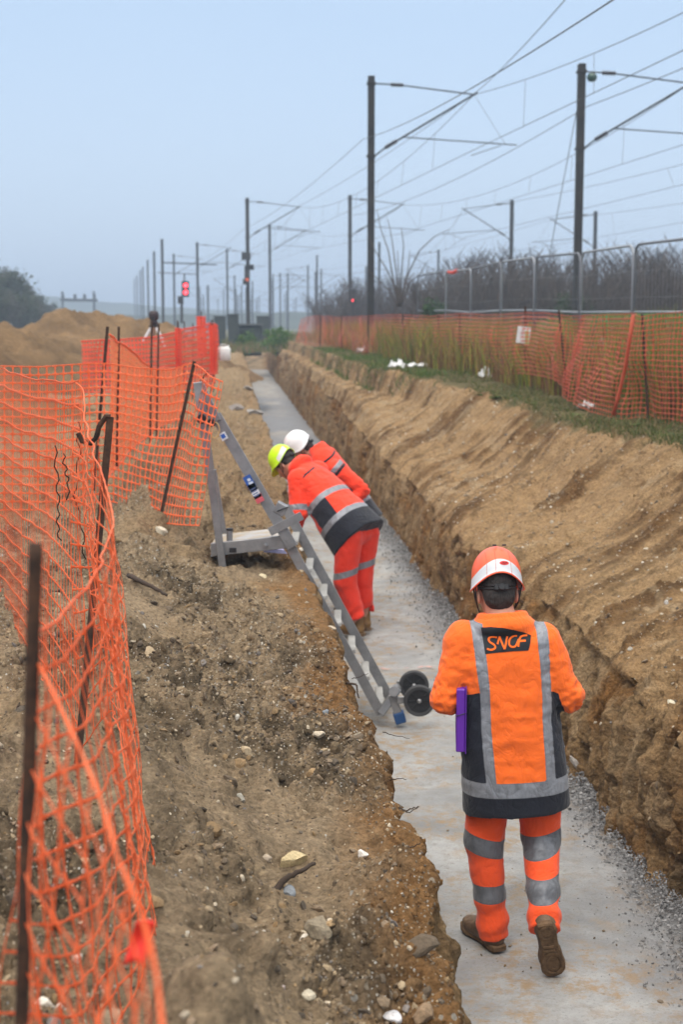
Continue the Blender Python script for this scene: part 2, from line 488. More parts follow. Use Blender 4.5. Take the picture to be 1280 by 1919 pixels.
wl = lerp(np.broadcast_to(wallc, P.shape), ochre * 0.95, sstep(-0.3, 0.6, c1 + 0.3 * c2)); wl = lerp(wl, tan * 1.2, sstep(0.1, 0.8, c2 - 0.3 * c1 + 0.4 * gro) * 0.7); wl = wl * (1 - 0.35 * sstep(0.2, 0.7, gro2 + 0.5 * pit))[..., None]
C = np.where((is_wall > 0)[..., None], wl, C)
sl_ = lerp(np.broadcast_to(sand, P.shape), sandd, sstep(-0.2, 0.9, 0.7 * scr + 0.6 * c1)); sl_ = lerp(sl_, pale, sstep(0.3, 1.0, rid + c2 - 0.6) * 0.5)
sl_ = lerp(sl_, ochre * 1.1, sstep(9, 4.5, SS) * sstep(-0.3, 0.5, c1 + c2 * 0.5) * 0.8)
sl_ = sl_ * (1 - 0.30 * sstep(0.1, 0.8, fine + 0.6 * scr))[..., None]; sl_ = lerp(sl_, pale, sstep(15, 22, SS) * 0.25 * sstep(-0.2, 0.5, c2))
C = np.where((zone == 5)[..., None], sl_, C)
toh = sstep(-0.12, 0.10, (T - rc[:, None]) + 0.16 * c1 + 0.1 * c2)
C = np.where((zone >= 5)[..., None], lerp(C if False else sl_, humus, toh), C)
C = C * (1 + 0.16 * c3 * band(0.05))[..., None]
C = np.clip(C, 0.02, 0.8)
stone_amt = np.where(zone <= 1, 0.65 + 0.4 * rough, np.where(zone == 5, 0.35, 0.18))

m = NT("soil", rough=0.95, spec=0.15)
tint = m.attr("tint", 'Color'); sa = m.attr("stony", 'Fac')
fn = m.noise(55, 7, 0.68); fm = m.noise(13, 5, 0.6)

k1 = m.rng(fn, 0.28, 0.72, 0.52, 1.48)
k2 = m.rng(fm, 0.3, 0.7, 0.80, 1.22)
kk = m.math('MULTIPLY', k1, k2)
vm = m.node('ShaderNodeVectorMath', operation='SCALE'); m.l(tint, vm.inputs[0]); m.l(kk, vm.inputs[3])
base = vm.outputs[0]
# pale chips and dark bits of flint in the soil
v1 = m.voronoi(95, 'F1'); vc = m.voronoi(95, 'F1', out='Color')
sx = m.node('ShaderNodeSeparateColor'); m.l(vc, sx.inputs[0])
chip = m.math('MULTIPLY', m.math('LESS_THAN', v1, 0.34), m.math('GREATER_THAN', m.math('MULTIPLY', sx.outputs[0], sa), 0.80))
base = m.mix(chip, base, m.ramp(sx.outputs[1], [(0, (0.55, 0.47, 0.35)), (0.5, (0.34, 0.29, 0.22)), (1, (0.62, 0.60, 0.55))]))
v2 = m.voronoi(34, 'F1'); vc2 = m.voronoi(34, 'F1', out='Color')
sx2 = m.node('ShaderNodeSeparateColor'); m.l(vc2, sx2.inputs[0])
chip2 = m.math('MULTIPLY', m.math('LESS_THAN', v2, 0.30), m.math('GREATER_THAN', m.math('MULTIPLY', sx2.outputs[0], sa), 0.88))
base = m.mix(chip2, base, m.ramp(sx2.outputs[1], [(0, (0.50, 0.40, 0.27)), (0.6, (0.27, 0.24, 0.20)), (1, (0.58, 0.55, 0.48))]))
m.color(base)
h = m.math('ADD', m.math('MULTIPLY', fn, 0.8), m.math('MULTIPLY', m.noise(160, 5, 0.7), 0.5))
h = m.math('SUBTRACT', h, m.math('MULTIPLY', m.voronoi(48), 0.55))
m.bump(h, 0.026, 1.0)
SOIL = m.m
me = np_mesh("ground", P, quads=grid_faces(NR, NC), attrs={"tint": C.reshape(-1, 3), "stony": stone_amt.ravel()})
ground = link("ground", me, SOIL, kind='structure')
GP, GN, GT, GZONE = P, N, T, zone
def ground_z(s, t):
    """height of the sheet at (s, t), outside the walls"""
    i = int(np.clip(np.searchsorted(S, s), 1, NR - 1))
    ok = (zone[i] <= 1) | (zone[i] >= 5)
    tt, zz = T[i][ok], P[i, ok, 2]
    o_ = np.argsort(tt)
    return float(np.interp(t, tt[o_], zz[o_]))
def gz_xy(x, y):
    s, t = to_st(x, y); return ground_z(s, t)
def on_ground(px, py, dz=0.0, lo=2.0, hi=100.0):
    """the point of the ground sheet a sight line meets (so a real position can be read off the photo)"""
    dx, dz_ = ray(px, py)
    Y = lo
    while Y < hi:
        p_ = Vector((dx * Y, Y, EYE + dz_ * Y)); s, t = to_st(p_.x, p_.y)
        g = 0.0 if FL_L < t < FL_R else ground_z(s, t)
        if p_.z <= g + dz: return p_
        Y *= 1.004
    return Vector((dx * hi, hi, EYE + dz_ * hi))

# far land: a plain out to the horizon
farmat = NT("meadow", 0.95, 0.1)
farmat.color(farmat.mix(farmat.rng(farmat.noise(0.05, 5), 0.3, 0.7), (0.10, 0.105, 0.06), (0.17, 0.15, 0.09)))
mb = MB()
rs = [0, 40, 90, 160, 280, 500, 900, 1500, 2400]
V = []
for r_ in rs:
    for a in range(72): V.append((r_ * math.cos(a * R(5)), r_ * math.sin(a * R(5)) , 0.75 if r_ > 0 else 0.75))
F = []
for i in range(len(rs) - 1):
    for a in range(72):
        if i == 0: F.append((a, 72 + a, 72 + (a + 1) % 72, (a + 1) % 72))
        else: F.append((i * 72 + a, (i + 1) * 72 + a, (i + 1) * 72 + (a + 1) % 72, i * 72 + (a + 1) % 72))
V = np.array(V); V[:, 2] = -0.9                       # below the trench floor, the plateau sheet starts beyond the near ground
# plateau ring: same land at the level of the works, from 100 m outwards
V2 = []
ring = [(97, 104.0), (150, 150), (260, 260), (500, 500), (1000, 1000), (2300, 2300)]
xs = np.concatenate([-np.geomspace(2300, 55, 14), np.linspace(-50, 50, 21), np.geomspace(55, 2300, 14)])
ys = np.concatenate([np.array([100.0]), np.geomspace(108, 2300, 24)])
XX, YY = np.meshgrid(xs, ys)
ZZ = 1.2 + 0.25 * vnoise(XX * 0.02, YY * 0.02, seed=6) - 0.15 * (YY <= 100)
me = np_mesh("plain", np.stack([XX, YY, ZZ], -1), quads=grid_faces(*XX.shape))
link("plain", me, farmat.m, kind='structure')
# side and rear land around the near sheet
xs = np.array([-2300, -900, -300, -120, -50.0]); ys = np.array([-2300, -900, -300, -80, 0, 40, 80, 108, 400, 2300.0])
for k_, xx in (("plain", xs), ("plain", -xs[::-1])):
    XX, YY = np.meshgrid(xx, ys)
    me = np_mesh("plain", np.stack([XX, YY, 1.02 + 0 * XX], -1), quads=grid_faces(*XX.shape))
    link("plain", me, farmat.m, kind='structure')
XX, YY = np.meshgrid(np.linspace(-70, 70, 9), np.array([-2300, -300, -40, -6, 1.62]))
me = np_mesh("ground", np.stack([XX, YY, 1.22 + 0 * XX], -1), quads=grid_faces(*XX.shape)); me.attributes.new('tint', 'FLOAT_COLOR', 'POINT').data.foreach_set('color', np.tile([0.2, 0.15, 0.1, 1], XX.size).astype(np.float32))
link("ground", me, SOIL, kind='structure')

# ---------------------------------------------------------------- concrete floor of the trench
Sf = [1.4]
while Sf[-1] < END + 1: Sf.append(Sf[-1] + max(0.012, Sf[-1] * 0.004))
Sf = np.array(Sf); Tf = np.linspace(FL_L - 0.25, FL_R + 0.12, 130)
SSf, TTf = np.meshgrid(Sf, Tf, indexing='ij')
Zf = 0.006 * fbm(SSf * 1.5, TTf * 2, None, 3, seed=200) + 0.0022 * fbm(SSf * 12, TTf * 12, None, 3, seed=201)
Zf += -0.012 * sstep(12.5, 14, SSf)
Pf = np.stack([SSf * TD[0] + TTf * TN[0], SSf * TD[1] + TTf * TN[1], Zf], -1)
m = NT("blinding_concrete", 0.85, 0.25)
n1 = m.noise(1.7, 6, 0.62, dist=0.4); n2 = m.noise(16, 7, 0.68); n3 = m.noise(70, 5, 0.7)
sx_ = m.mapping(m.coord(), (2.2, 9.0, 1))
n4 = m.noise(1.3, 5, 0.6, src=sx_)
base = m.mix(m.rng(n1, 0.35, 0.65), (0.235, 0.24, 0.245), (0.41, 0.415, 0.415))
base = m.mix(m.rng(n4, 0.52, 0.78, 0, 0.55), base, (0.24, 0.24, 0.245))
base = m.mix(m.rng(n2, 0.50, 0.72, 0, 0.8), base, (0.25, 0.235, 0.205))
mud = m.math('MULTIPLY', m.rng(m.noise(9, 7, 0.78), 0.47, 0.60), m.rng(m.noise(1.6, 3), 0.40, 0.58))
base = m.mix(m.math('MULTIPLY', mud, 0.8), base, (0.33, 0.22, 0.11))
base = m.mix(m.rng(n3, 0.56, 0.70, 0, 0.65), base, (0.15, 0.145, 0.135))
wet = m.attr("wet", 'Fac')
base = m.mix(wet, base, (0.17, 0.17, 0.18))
m.color(base)
m.l(m.rng(wet, 0, 1, 0.9, 0.42), m.b.inputs['Roughness'])
m.bump(m.math('ADD', m.math('MULTIPLY', n2, 1.0), m.math('MULTIPLY', n3, 0.6)), 0.014, 0.8)
wv = 0.80 * sstep(17.0, 22, SSf + 0.5 * vnoise(TTf * 3, SSf * 0.5, seed=4)) * (1 - sstep(50, 53, SSf + 0.8 * vnoise(TTf * 3, SSf, seed=8))) * sstep(-1.4, 0.2, fbm(SSf * 0.7, TTf * 1.5, None, 3, seed=77))
wv = np.maximum(wv, 0.45 * sstep(1.55, 1.90, TTf + 0.1 * fbm(SSf * 2, TTf * 3, None, 3, seed=78)))
me = np_mesh("trench_floor", Pf, quads=grid_faces(*SSf.shape), attrs={"wet": np.clip(wv, 0, 1).ravel()})
link("trench_floor", me, m.m, kind='structure')

# ---------------------------------------------------------------- loose stones, as masses nobody could count
def stone_shapes(nk, sub, seed, flat=0.75):
    out_ = []
    for i in range(nk):
        bm = bmesh.new(); bmesh.ops.create_icosphere(bm, subdivisions=sub, radius=1)
        V = np.array([v.co[:] for v in bm.verts]); F = np.array([[v.index for v in f.verts] for f in bm.faces]); bm.free()
        rg = np.random.default_rng(seed + i)
        pl = rg.normal(size=(9, 3)); pl /= np.linalg.norm(pl, axis=1)[:, None]; dd = rg.uniform(0.5, 0.95, 9)
        for n_, d_ in zip(pl, dd):                       # knock flat faces into it
            e_ = V @ n_ - d_; V = V - np.clip(e_, 0, None)[:, None] * n_
        V *= (1 + 0.10 * vnoise(V[:, 0] * 2.3 + i * 9, V[:, 1] * 2.3, V[:, 2] * 2.3, seed=seed))[:, None]
        V *= np.array([1, rg.uniform(0.6, 0.95), flat * rg.uniform(0.6, 1.0)])
        out_.append((V, F))
    return out_
SH0 = stone_shapes(14, 1, 300); SH1 = stone_shapes(14, 2, 400)
def scatter(name, pos, nrm, size, cols, shapes, seed, sink=0.35, mat=None, label=None):
    rg = np.random.default_rng(seed); n = len(pos); Vs, Fs, Cs, off = [], [], [], 0
    which = rg.integers(0, len(shapes), n); an = rg.uniform(0, 2 * np.pi, n); tl = rg.normal(0, 0.35, (n, 2))
    for k_, (V, F) in enumerate(shapes):
        ii = np.where(which == k_)[0]
        if not len(ii): continue
        c, s_ = np.cos(an[ii]), np.sin(an[ii])
        x = V[None, :, 0] * c[:, None] - V[None, :, 1] * s_[:, None]; y = V[None, :, 0] * s_[:, None] + V[None, :, 1] * c[:, None]
        z = V[None, :, 2] + x * tl[ii, 0][:, None] + y * tl[ii, 1][:, None]
        nz = nrm[ii]; ref = np.where(np.abs(nz[:, 2:3]) > 0.5, [[1.0, 0, 0]], [[0, 0, 1.0]])
        a = np.cross(ref, nz); a /= np.linalg.norm(a, axis=1)[:, None]; b = np.cross(nz, a)
        W = x[..., None] * a[:, None] + y[..., None] * b[:, None] + (z[..., None] + sink * 0) * nz[:, None]
        W = W * size[ii][:, None, None] + (pos[ii] + nz * (size[ii] * (0.45 - sink))[:, None])[:, None]
        m_ = V.shape[0]
        Vs.append(W.reshape(-1, 3)); Fs.append((F[None] + (np.arange(len(ii)) * m_)[:, None, None] + off).reshape(-1, 3)); off += len(ii) * m_
        Cs.append(np.repeat(cols[ii], m_, axis=0))
    me = np_mesh(name, np.concatenate(Vs), tris=np.concatenate(Fs), smooth=False, attrs={"tint": np.concatenate(Cs)})
    return link(name, me, mat, kind='stuff', label=label)
m = NT("stone", 0.85, 0.25)
tint = m.attr("tint", 'Color'); vm = m.node('ShaderNodeVectorMath', operation='SCALE'); m.l(tint, vm.inputs[0])
m.l(m.rng(m.noise(120, 5, 0.65), 0.3, 0.7, 0.7, 1.25), vm.inputs[3]); m.color(vm.outputs[0]); m.bump(m.noise(220, 4), 0.004, 0.6)
STONE = m.m
pal = np.array([[0.36, 0.28, 0.18], [0.22, 0.165, 0.11], [0.15, 0.115, 0.08], [0.46, 0.39, 0.29], [0.11, 0.088, 0.066], [0.28, 0.19, 0.10], [0.58, 0.54, 0.46], [0.19, 0.17, 0.155]])
def pick(mask_fn, n, seed, smin, smax, zn, jit=True, power=3.0, near=None, cprob=None, sminpx=0.0):
    rg = np.random.default_rng(seed)
    # density even over the ground area: weight rows by their spacing
    rw = np.gradient(S) * (S < (near or 200)); pr = rw / rw.sum()
    ri = rg.choice(NR, n * 3, p=pr)
    cz = np.where(np.isin(zone[0], zn))[0]
    ci = rg.choice(cz, n * 3)
    keep = mask_fn(ri, ci, rg); ri, ci = ri[keep][:n], ci[keep][:n]
    sz = smin + (smax - smin) * rg.random(len(ri)) ** power
    cp = rg.choice(len(pal), len(ri), p=cprob) if cprob is not None else rg.integers(0, len(pal), len(ri))
    cc = pal[cp] * rg.uniform(0.75, 1.2, len(ri))[:, None]
    return GP[ri, ci].copy(), N[ri, ci].copy(), sz, cc
earth = np.array([0.10, 0.26, 0.26, 0.05, 0.16, 0.12, 0.015, 0.035])
def bank_mask(ri, ci, rg): return (T[ri, ci] > -1.2) & (rg.random(len(ri)) < 0.06 + rough[ri, ci] ** 2 * sstep(-0.5, 0.6, fbm(SS[ri, ci] * 2.5, T[ri, ci] * 3.5, None, 2, seed=91)))
def cat4(*L): return [np.concatenate([l[i] for l in L]) for i in range(4)]
p_ = pick(lambda r, c, g: (T[r, c] > -1.2) & (g.random(len(r)) < 0.35 + 0.65 * rough[r, c]), 20000, 11, 0.0022, 0.0075, [1], near=8, power=1.6, cprob=np.array([0.16, 0.28, 0.22, 0.08, 0.10, 0.14, 0.01, 0.01]))
scatter("gravel", *p_, SH0, 15, sink=0.3, mat=STONE)
p_ = cat4(pick(bank_mask, 6000, 1, 0.004, 0.016, [1], near=7, cprob=earth), pick(bank_mask, 5000, 2, 0.006, 0.020, [1], near=14, cprob=earth))
scatter("gravel", *p_, SH0, 5, mat=STONE)
p_ = cat4(pick(bank_mask, 420, 3, 0.014, 0.036, [1], near=9, power=2.5, cprob=earth), pick(lambda r, c, g: g.random(len(r)) < 1, 300, 4, 0.014, 0.03, [1], near=22, cprob=earth))
scatter("gravel", *p_, SH1, 6, sink=0.5, mat=STONE)
# lumps of the same soil, broken off the bank
def soilcols(ri, ci, rg): return C[ri, ci] * rg.uniform(0.75, 1.25, (len(ri), 1))
def pick_clods(n, seed, smin, smax, near, thr):
    rg = np.random.default_rng(seed); rw = np.gradient(S) * (S < near); ri = rg.choice(NR, n * 4, p=rw / rw.sum()); cz = np.where(zone[0] == 1)[0]; ci = rg.choice(cz, n * 4)
    keep = (T[ri, ci] > -1.0) & (rough[ri, ci] + 0.5 * rg.random(len(ri)) > thr); ri, ci = ri[keep][:n], ci[keep][:n]
    return GP[ri, ci].copy(), N[ri, ci].copy(), smin + (smax - smin) * rg.random(len(ri)) ** 2.5, soilcols(ri, ci, rg)
CLODM = NT("clod", 0.95, 0.12); _t = CLODM.attr("tint", 'Color'); _v = CLODM.node('ShaderNodeVectorMath', operation='SCALE'); CLODM.l(_t, _v.inputs[0])
_f = CLODM.noise(70, 7, 0.7); CLODM.l(CLODM.rng(_f, 0.28, 0.72, 0.5, 1.5), _v.inputs[3]); CLODM.color(_v.outputs[0]); CLODM.bump(CLODM.noise(90, 6, 0.7), 0.02, 1.0)
p_ = cat4(pick_clods(5500, 71, 0.004, 0.015, 9, 0.85), pick_clods(2500, 72, 0.006, 0.02, 13, 0.8)); o = scatter("soil_crumbs", *p_, SH0, 73, sink=0.45, mat=CLODM.m)
p_ = pick_clods(240, 74, 0.015, 0.036, 9, 1.05); o2 = scatter("soil_crumbs", *p_, SH1, 75, sink=0.5, mat=CLODM.m)
for o_ in (o, o2): o_.data.polygons.foreach_set('use_smooth', np.ones(len(o_.data.polygons), dtype=bool))
sandc = np.array([0.25, 0.20, 0.06, 0.25, 0.04, 0.10, 0.08, 0.02])
p_ = cat4(pick(lambda r, c, g: scr[r, c] * 0.6 + g.random(len(r)) > 0.55, 5200, 7, 0.004, 0.017, [5], near=16, cprob=sandc),
          pick(lambda r, c, g: g.random(len(r)) < 0.5, 1800, 8, 0.008, 0.028, [5], near=40, cprob=sandc))
scatter("gravel", *p_, SH0, 8, mat=STONE)
p_ = pick(lambda r, c, g: g.random(len(r)) < 0.5, 900, 9, 0.006, 0.022, [4, 2], near=18, cprob=sandc)
scatter("gravel", *p_, SH0, 9, sink=0.55, mat=STONE)
# grey crushed stone spilled along the foot of the right wall
rg = np.random.default_rng(12); n = 42000
s_ = 3.2 + (30 - 3.2) * rg.random(n) ** 1.7
wid = 0.24 + 0.09 * vnoise(s_ * 0.9, 0 * s_, seed=55) + 0.10 * vnoise(s_ * 0.33, 0 * s_, seed=56) + 0.10 * sstep(7.5, 9.5, s_)
d_ = np.abs(rg.normal(0, 0.5, n)) ** 1.35 * wid * 0.95
t_ = FL_R + 0.03 - d_; keep = (d_ < 0.62) & (rg.random(n) < 1 - 0.6 * sstep(8, 14, s_) * sstep(0.03, 0.2, d_)); s_, t_, d_ = s_[keep], t_[keep], d_[keep]
zz = 0.004 + 0.075 * np.clip(1 - d_ / (wid[keep] * 1.15), 0, 1) ** 1.3 * rg.random(len(s_)) ** 0.6
pos = np.stack([s_ * TD[0] + t_ * TN[0], s_ * TD[1] + t_ * TN[1], zz], -1)
nn = rg.normal(0, 0.5, (len(s_), 3)); nn[:, 2] = 1; nn /= np.linalg.norm(nn, axis=1)[:, None]
gc = np.array([0.275, 0.275, 0.278])[None] * rg.uniform(0.45, 1.45, len(s_))[:, None]
scatter("gravel", pos, nn, (0.0032 + 0.0085 * rg.random(len(s_)) ** 2.2) * np.clip(s_ / 7, 0.9, 1.3), gc, SH0, 13, mat=STONE)
# crumbs of soil and grit on the concrete
n = 1500; s_ = 3 + 15 * rg.random(n) ** 1.4; t_ = FL_L + 0.05 + 1.4 * rg.random(n); cl = fbm(s_ * 1.6, t_ * 2.2, None, 3, seed=61) + 0.4 * rg.random(n) > 0.25
s_, t_ = s_[cl], t_[cl]; pos = np.stack([s_ * TD[0] + t_ * TN[0], s_ * TD[1] + t_ * TN[1], 0.003 + 0 * s_], -1)
cc = pal[rg.choice([0, 1, 2, 4, 5], len(s_))] * 0.8
scatter("gravel", pos, np.tile([0, 0, 1.0], (len(s_), 1)), 0.002 + 0.009 * rg.random(len(s_)) ** 3, cc, SH0, 14, mat=STONE)
# ================================================================ people: smooth bodies grown from distance fields
A3 = lambda *p: np.array(p, dtype=float)
def unit(v): v = np.asarray(v, dtype=float); return v / (np.linalg.norm(v) + 1e-12)
class Field:
    def __init__(s, lo, hi, cell):
        s.lo = np.array(lo, dtype=float); s.c = cell
        s.n = np.ceil((np.array(hi) - s.lo) / cell).astype(int) + 1
        s.F = np.full(s.n, 1.0, dtype=np.float32)
        s.ax = [s.lo[i] + cell * np.arange(s.n[i]) for i in range(3)]
    def win(s, lo, hi, pad):
        a = np.clip(np.floor((np.array(lo) - pad - s.lo) / s.c).astype(int), 0, s.n)
        b = np.clip(np.ceil((np.array(hi) + pad - s.lo) / s.c).astype(int) + 1, 0, s.n)
        sl = tuple(slice(a[i], b[i]) for i in range(3))
        return sl, s.ax[0][sl[0]][:, None, None], s.ax[1][sl[1]][None, :, None], s.ax[2][sl[2]][None, None, :]
    def add(s, prim, k=0.02, op='u'):
        fn, lo, hi = prim
        sl, x, y, z = s.win(lo, hi, k + 3 * s.c)
        if 0 in s.F[sl].shape: return s
        d = fn(x, y, z); f = s.F[sl]
        if op == 'u':
            h = np.clip(0.5 + 0.5 * (f - d) / max(k, 1e-5), 0, 1); s.F[sl] = f + (d - f) * h - k * h * (1 - h)
        else:
            h = np.clip(0.5 - 0.5 * (f + d) / max(k, 1e-5), 0, 1); s.F[sl] = f + (-d - f) * h + k * h * (1 - h)
        return s
    def mesh(s):
        F = s.F; ins = F < 0
        cnt = sum(ins[a:s.n[0] - 1 + a, b:s.n[1] - 1 + b, c:s.n[2] - 1 + c].astype(np.int8) for a in (0, 1) for b in (0, 1) for c in (0, 1))
        act = (cnt > 0) & (cnt < 8)
        idx = np.full(act.shape, -1, dtype=np.int64); cells = np.argwhere(act); idx[act] = np.arange(len(cells))
        acc = np.zeros((len(cells), 3)); num = np.zeros(len(cells))
        i, j, k = cells.T; cor = {}
        for a in (0, 1):
            for b in (0, 1):
                for c in (0, 1): cor[a, b, c] = F[i + a, j + b, k + c]
        for ax in range(3):
            for u in (0, 1):
                for v in (0, 1):
                    p = [u, v]; p.insert(ax, 0); q = list(p); q[ax] = 1
                    f0, f1 = cor[tuple(p)], cor[tuple(q)]; m = (f0 < 0) != (f1 < 0)
                    t = np.where(m, f0 / np.where(m, f0 - f1, 1), 0)
                    pos = np.zeros((len(cells), 3)); pos[:] = p; pos[:, ax] += t
                    acc[m] += pos[m]; num[m] += 1
        V = s.lo + s.c * (cells + acc / num[:, None])
        Q = []
        for ax in range(3):
            sl0 = [slice(0, s.n[i_]) for i_ in range(3)]; a0 = [slice(1, s.n[i_] - 1) for i_ in range(3)]
            lo_ = list(a0); hi_ = list(a0); lo_[ax] = slice(0, s.n[ax] - 1); hi_[ax] = slice(1, s.n[ax])
            f0, f1 = ins[tuple(lo_)], ins[tuple(hi_)]
            e = np.argwhere(f0 != f1)
            if not len(e): continue
            flip = f1[tuple(e.T)]
            g = e.copy(); o = [a for a in range(3) if a != ax]
            for a in o: g[:, a] += 1
            def cell(du, dv):
                h = g.copy(); h[:, o[0]] -= du; h[:, o[1]] -= dv; return idx[tuple(h.T)]
            q = np.stack([cell(0, 0), cell(1, 0), cell(1, 1), cell(0, 1)], -1)
            if ax == 1: flip = ~flip
            q[flip] = q[flip][:, ::-1]; Q.append(q)
        return V, np.concatenate(Q)
def cap(a, b, ra, rb, sx=None):
    a, b = np.array(a, float), np.array(b, float); ab = b - a; L2 = float(ab @ ab) + 1e-12; R_ = max(ra, rb)
    def fn(x, y, z):
        t = np.clip(((x - a[0]) * ab[0] + (y - a[1]) * ab[1] + (z - a[2]) * ab[2]) / L2, 0, 1)
        return np.sqrt((x - a[0] - t * ab[0]) ** 2 + (y - a[1] - t * ab[1]) ** 2 + (z - a[2] - t * ab[2]) ** 2) - (ra + (rb - ra) * t)
    return fn, np.minimum(a, b) - R_, np.maximum(a, b) + R_
def ell(c, r, M=None):
    c = np.array(c, float); r = np.array(r, float); M = np.eye(3) if M is None else np.array(M)   # columns of M are the axes
    def fn(x, y, z):
        dx, dy, dz = x - c[0], y - c[1], z - c[2]
        p = [dx * M[0, i] + dy * M[1, i] + dz * M[2, i] for i in range(3)]
        k0 = np.sqrt(sum((p[i] / r[i]) ** 2 for i in range(3))); k1 = np.sqrt(sum((p[i] / r[i] ** 2) ** 2 for i in range(3)))
        return k0 * (k0 - 1) / (k1 + 1e-9)
    e_ = np.sqrt(((M * r[None, :]) ** 2).sum(1))
    return fn, c - e_, c + e_
def loft(o, M, secs, ex=2.4):
    """secs: (z, half width, half depth, x shift, y shift) in the frame M (columns: side, front, up) at o"""
    o = np.array(o, float); M = np.array(M); zs = [q[0] for q in secs]
    def fn(x, y, z):
        dx, dy, dz = x - o[0], y - o[1], z - o[2]
        px, py, pz = [dx * M[0, i] + dy * M[1, i] + dz * M[2, i] for i in range(3)]
        w_, d_, cx, cy = [np.interp(pz, zs, [q[i] for q in secs]) for i in (1, 2, 3, 4)]
        q = (np.abs((px - cx) / w_) ** ex + np.abs((py - cy) / d_) ** ex) ** (1 / ex)
        d1 = (q - 1) * np.minimum(w_, d_)
        d2 = np.maximum(zs[0] - pz, pz - zs[-1])
        return np.maximum(d1, d2)
    R_ = max(max(q[1] + abs(q[3]), q[2] + abs(q[4])) for q in secs)
    cs = np.array([o + M @ A3(sx * R_, sy * R_, zz) for sx in (-1, 1) for sy in (-1, 1) for zz in (zs[0], zs[-1])])
    return fn, cs.min(0), cs.max(0)
def bounds(ps, pad): P_ = np.array(ps); return P_.min(0) - pad, P_.max(0) + pad
def frame(up, fwd):
    up = unit(up); f = np.array(fwd, float); f = unit(f - up * (f @ up)); r = np.cross(f, up); return np.stack([r, f, up], 1)
def vnormals(V, Q):
    n = np.cross(V[Q[:, 2]] - V[Q[:, 0]], V[Q[:, 3]] - V[Q[:, 1]]); N_ = np.zeros_like(V)
    for i in range(4): np.add.at(N_, Q[:, i], n)
    return N_ / (np.linalg.norm(N_, axis=1)[:, None] + 1e-12)
def head_prims(c, M):
    """a head in its own frame: x to its right, y to its face, z to its crown"""
    c = np.array(c, float); T_ = lambda *p: c + M @ A3(*p)
    P_ = [(ell(T_(0, -0.012, 0.035), (0.074, 0.094, 0.084), M), 0.02), (ell(T_(0, 0.03, -0.02), (0.062, 0.062, 0.085), M), 0.03),
          (ell(T_(0, 0.045, -0.068), (0.047, 0.048, 0.042), M), 0.03), (ell(T_(0, 0.078, -0.098), (0.022, 0.018, 0.017), M), 0.02),
          (ell(T_(0, 0.080, 0.018), (0.045, 0.016, 0.013), M), 0.015)]
    for sx in (-1, 1):
        P_ += [(ell(T_(sx * 0.040, 0.062, -0.032), (0.022, 0.024, 0.022), M), 0.02), (ell(T_(sx * 0.076, -0.006, -0.022), (0.010, 0.022, 0.034), M @ np.array(Matrix.Rotation(sx * 0.25, 3, 'Z'))), 0.008)]
    P_ += [(cap(T_(0, 0.092, 0.004), T_(0, 0.116, -0.034), 0.008, 0.012), 0.012), (ell(T_(0, 0.104, -0.040), (0.019, 0.012, 0.008), M), 0.008),
           (ell(T_(0, 0.092, -0.064), (0.024, 0.010, 0.005), M), 0.006), (ell(T_(0, 0.091, -0.075), (0.021, 0.010, 0.006), M), 0.006)]
    S_ = [(ell(T_(sx * 0.031, 0.098, -0.003), (0.017, 0.012, 0.010), M), 0.012) for sx in (-1, 1)]
    return P_, S_
def hand_prims(w_, f, n, side, curl=0.6, k=0.006):
    """palm and five fingers; f: towards the fingers, n: out of the back of the hand, side: +1 thumb on +r"""
    f = unit(f); n = unit(np.array(n) - f * (np.array(n) @ f)); r = np.cross(f, n) * side; w_ = np.array(w_, float)
    M = np.stack([r, f, n], 1); P_ = [(ell(w_ + f * 0.052, (0.041, 0.054, 0.016), M), 0.012), (cap(w_ - f * 0.03, w_ + f * 0.02, 0.027, 0.025), 0.02)]
    for i, (x, L, y0, ra) in enumerate(((0.030, 0.074, 0.090, .0090), (0.010, 0.083, 0.096, .0092), (-0.011, 0.077, 0.092, .0087), (-0.030, 0.060, 0.083, .0078))):
        p = w_ + r * x + f * y0; ang = 0.15 + 0.06 * i
        P_.append((cap(w_ + r * x * 0.8 + f * 0.05, p, 0.010, ra), k))
        for j, fr in enumerate((0.45, 0.30, 0.25)):
            ang += curl * (0.9 if j else 0.7); d_ = f * math.cos(ang) - n * math.sin(ang) + r * x * 0.8
            q = p + unit(d_) * L * fr; P_.append((cap(p, q, ra * (1 - 0.08 * j), ra * (0.92 - 0.1 * j)), k)); p = q
    p = w_ + r * 0.028 + f * 0.022
    for j, (L, d_, ra) in enumerate(((0.040, r * 0.75 + f * 0.7 - n * 0.25, .0125), (0.032, r * 0.35 + f * 0.9 - n * 0.4, .0105), (0.026, r * 0.05 + f - n * 0.55, .0092))):
        q = p + unit(d_) * L; P_.append((cap(p, q, ra, ra * 0.9), k)); p = q
    return P_

SKIN = NT("skin", 0.55, 0.4)
SKIN.color(SKIN.mix(SKIN.rng(SKIN.noise(30, 5), 0.3, 0.7), (0.44, 0.20, 0.13), (0.56, 0.29, 0.20)))
SKIN.b.inputs['Subsurface Weight'].default_value = 0.08; SKIN.b.inputs['Subsurface Radius'].default_value = (0.01, 0.004, 0.002)
SKIN.bump(SKIN.noise(250, 3), 0.001, 0.4); SKIN = SKIN.m
HAIR = NT("hair", 0.7, 0.3); HAIR.color(HAIR.mix(HAIR.rng(HAIR.noise(9, 6, 0.7, src=HAIR.mapping(HAIR.coord(), (30, 30, 4))), 0.35, 0.65), (0.012, 0.010, 0.009), (0.06, 0.05, 0.045)))
HAIR.bump(HAIR.noise(9, 5, 0.7, src=HAIR.mapping(HAIR.coord(), (60, 60, 8))), 0.003, 0.8); HAIR = HAIR.m
EYEM = simple("eye", (0.6, 0.57, 0.55), 0.2)
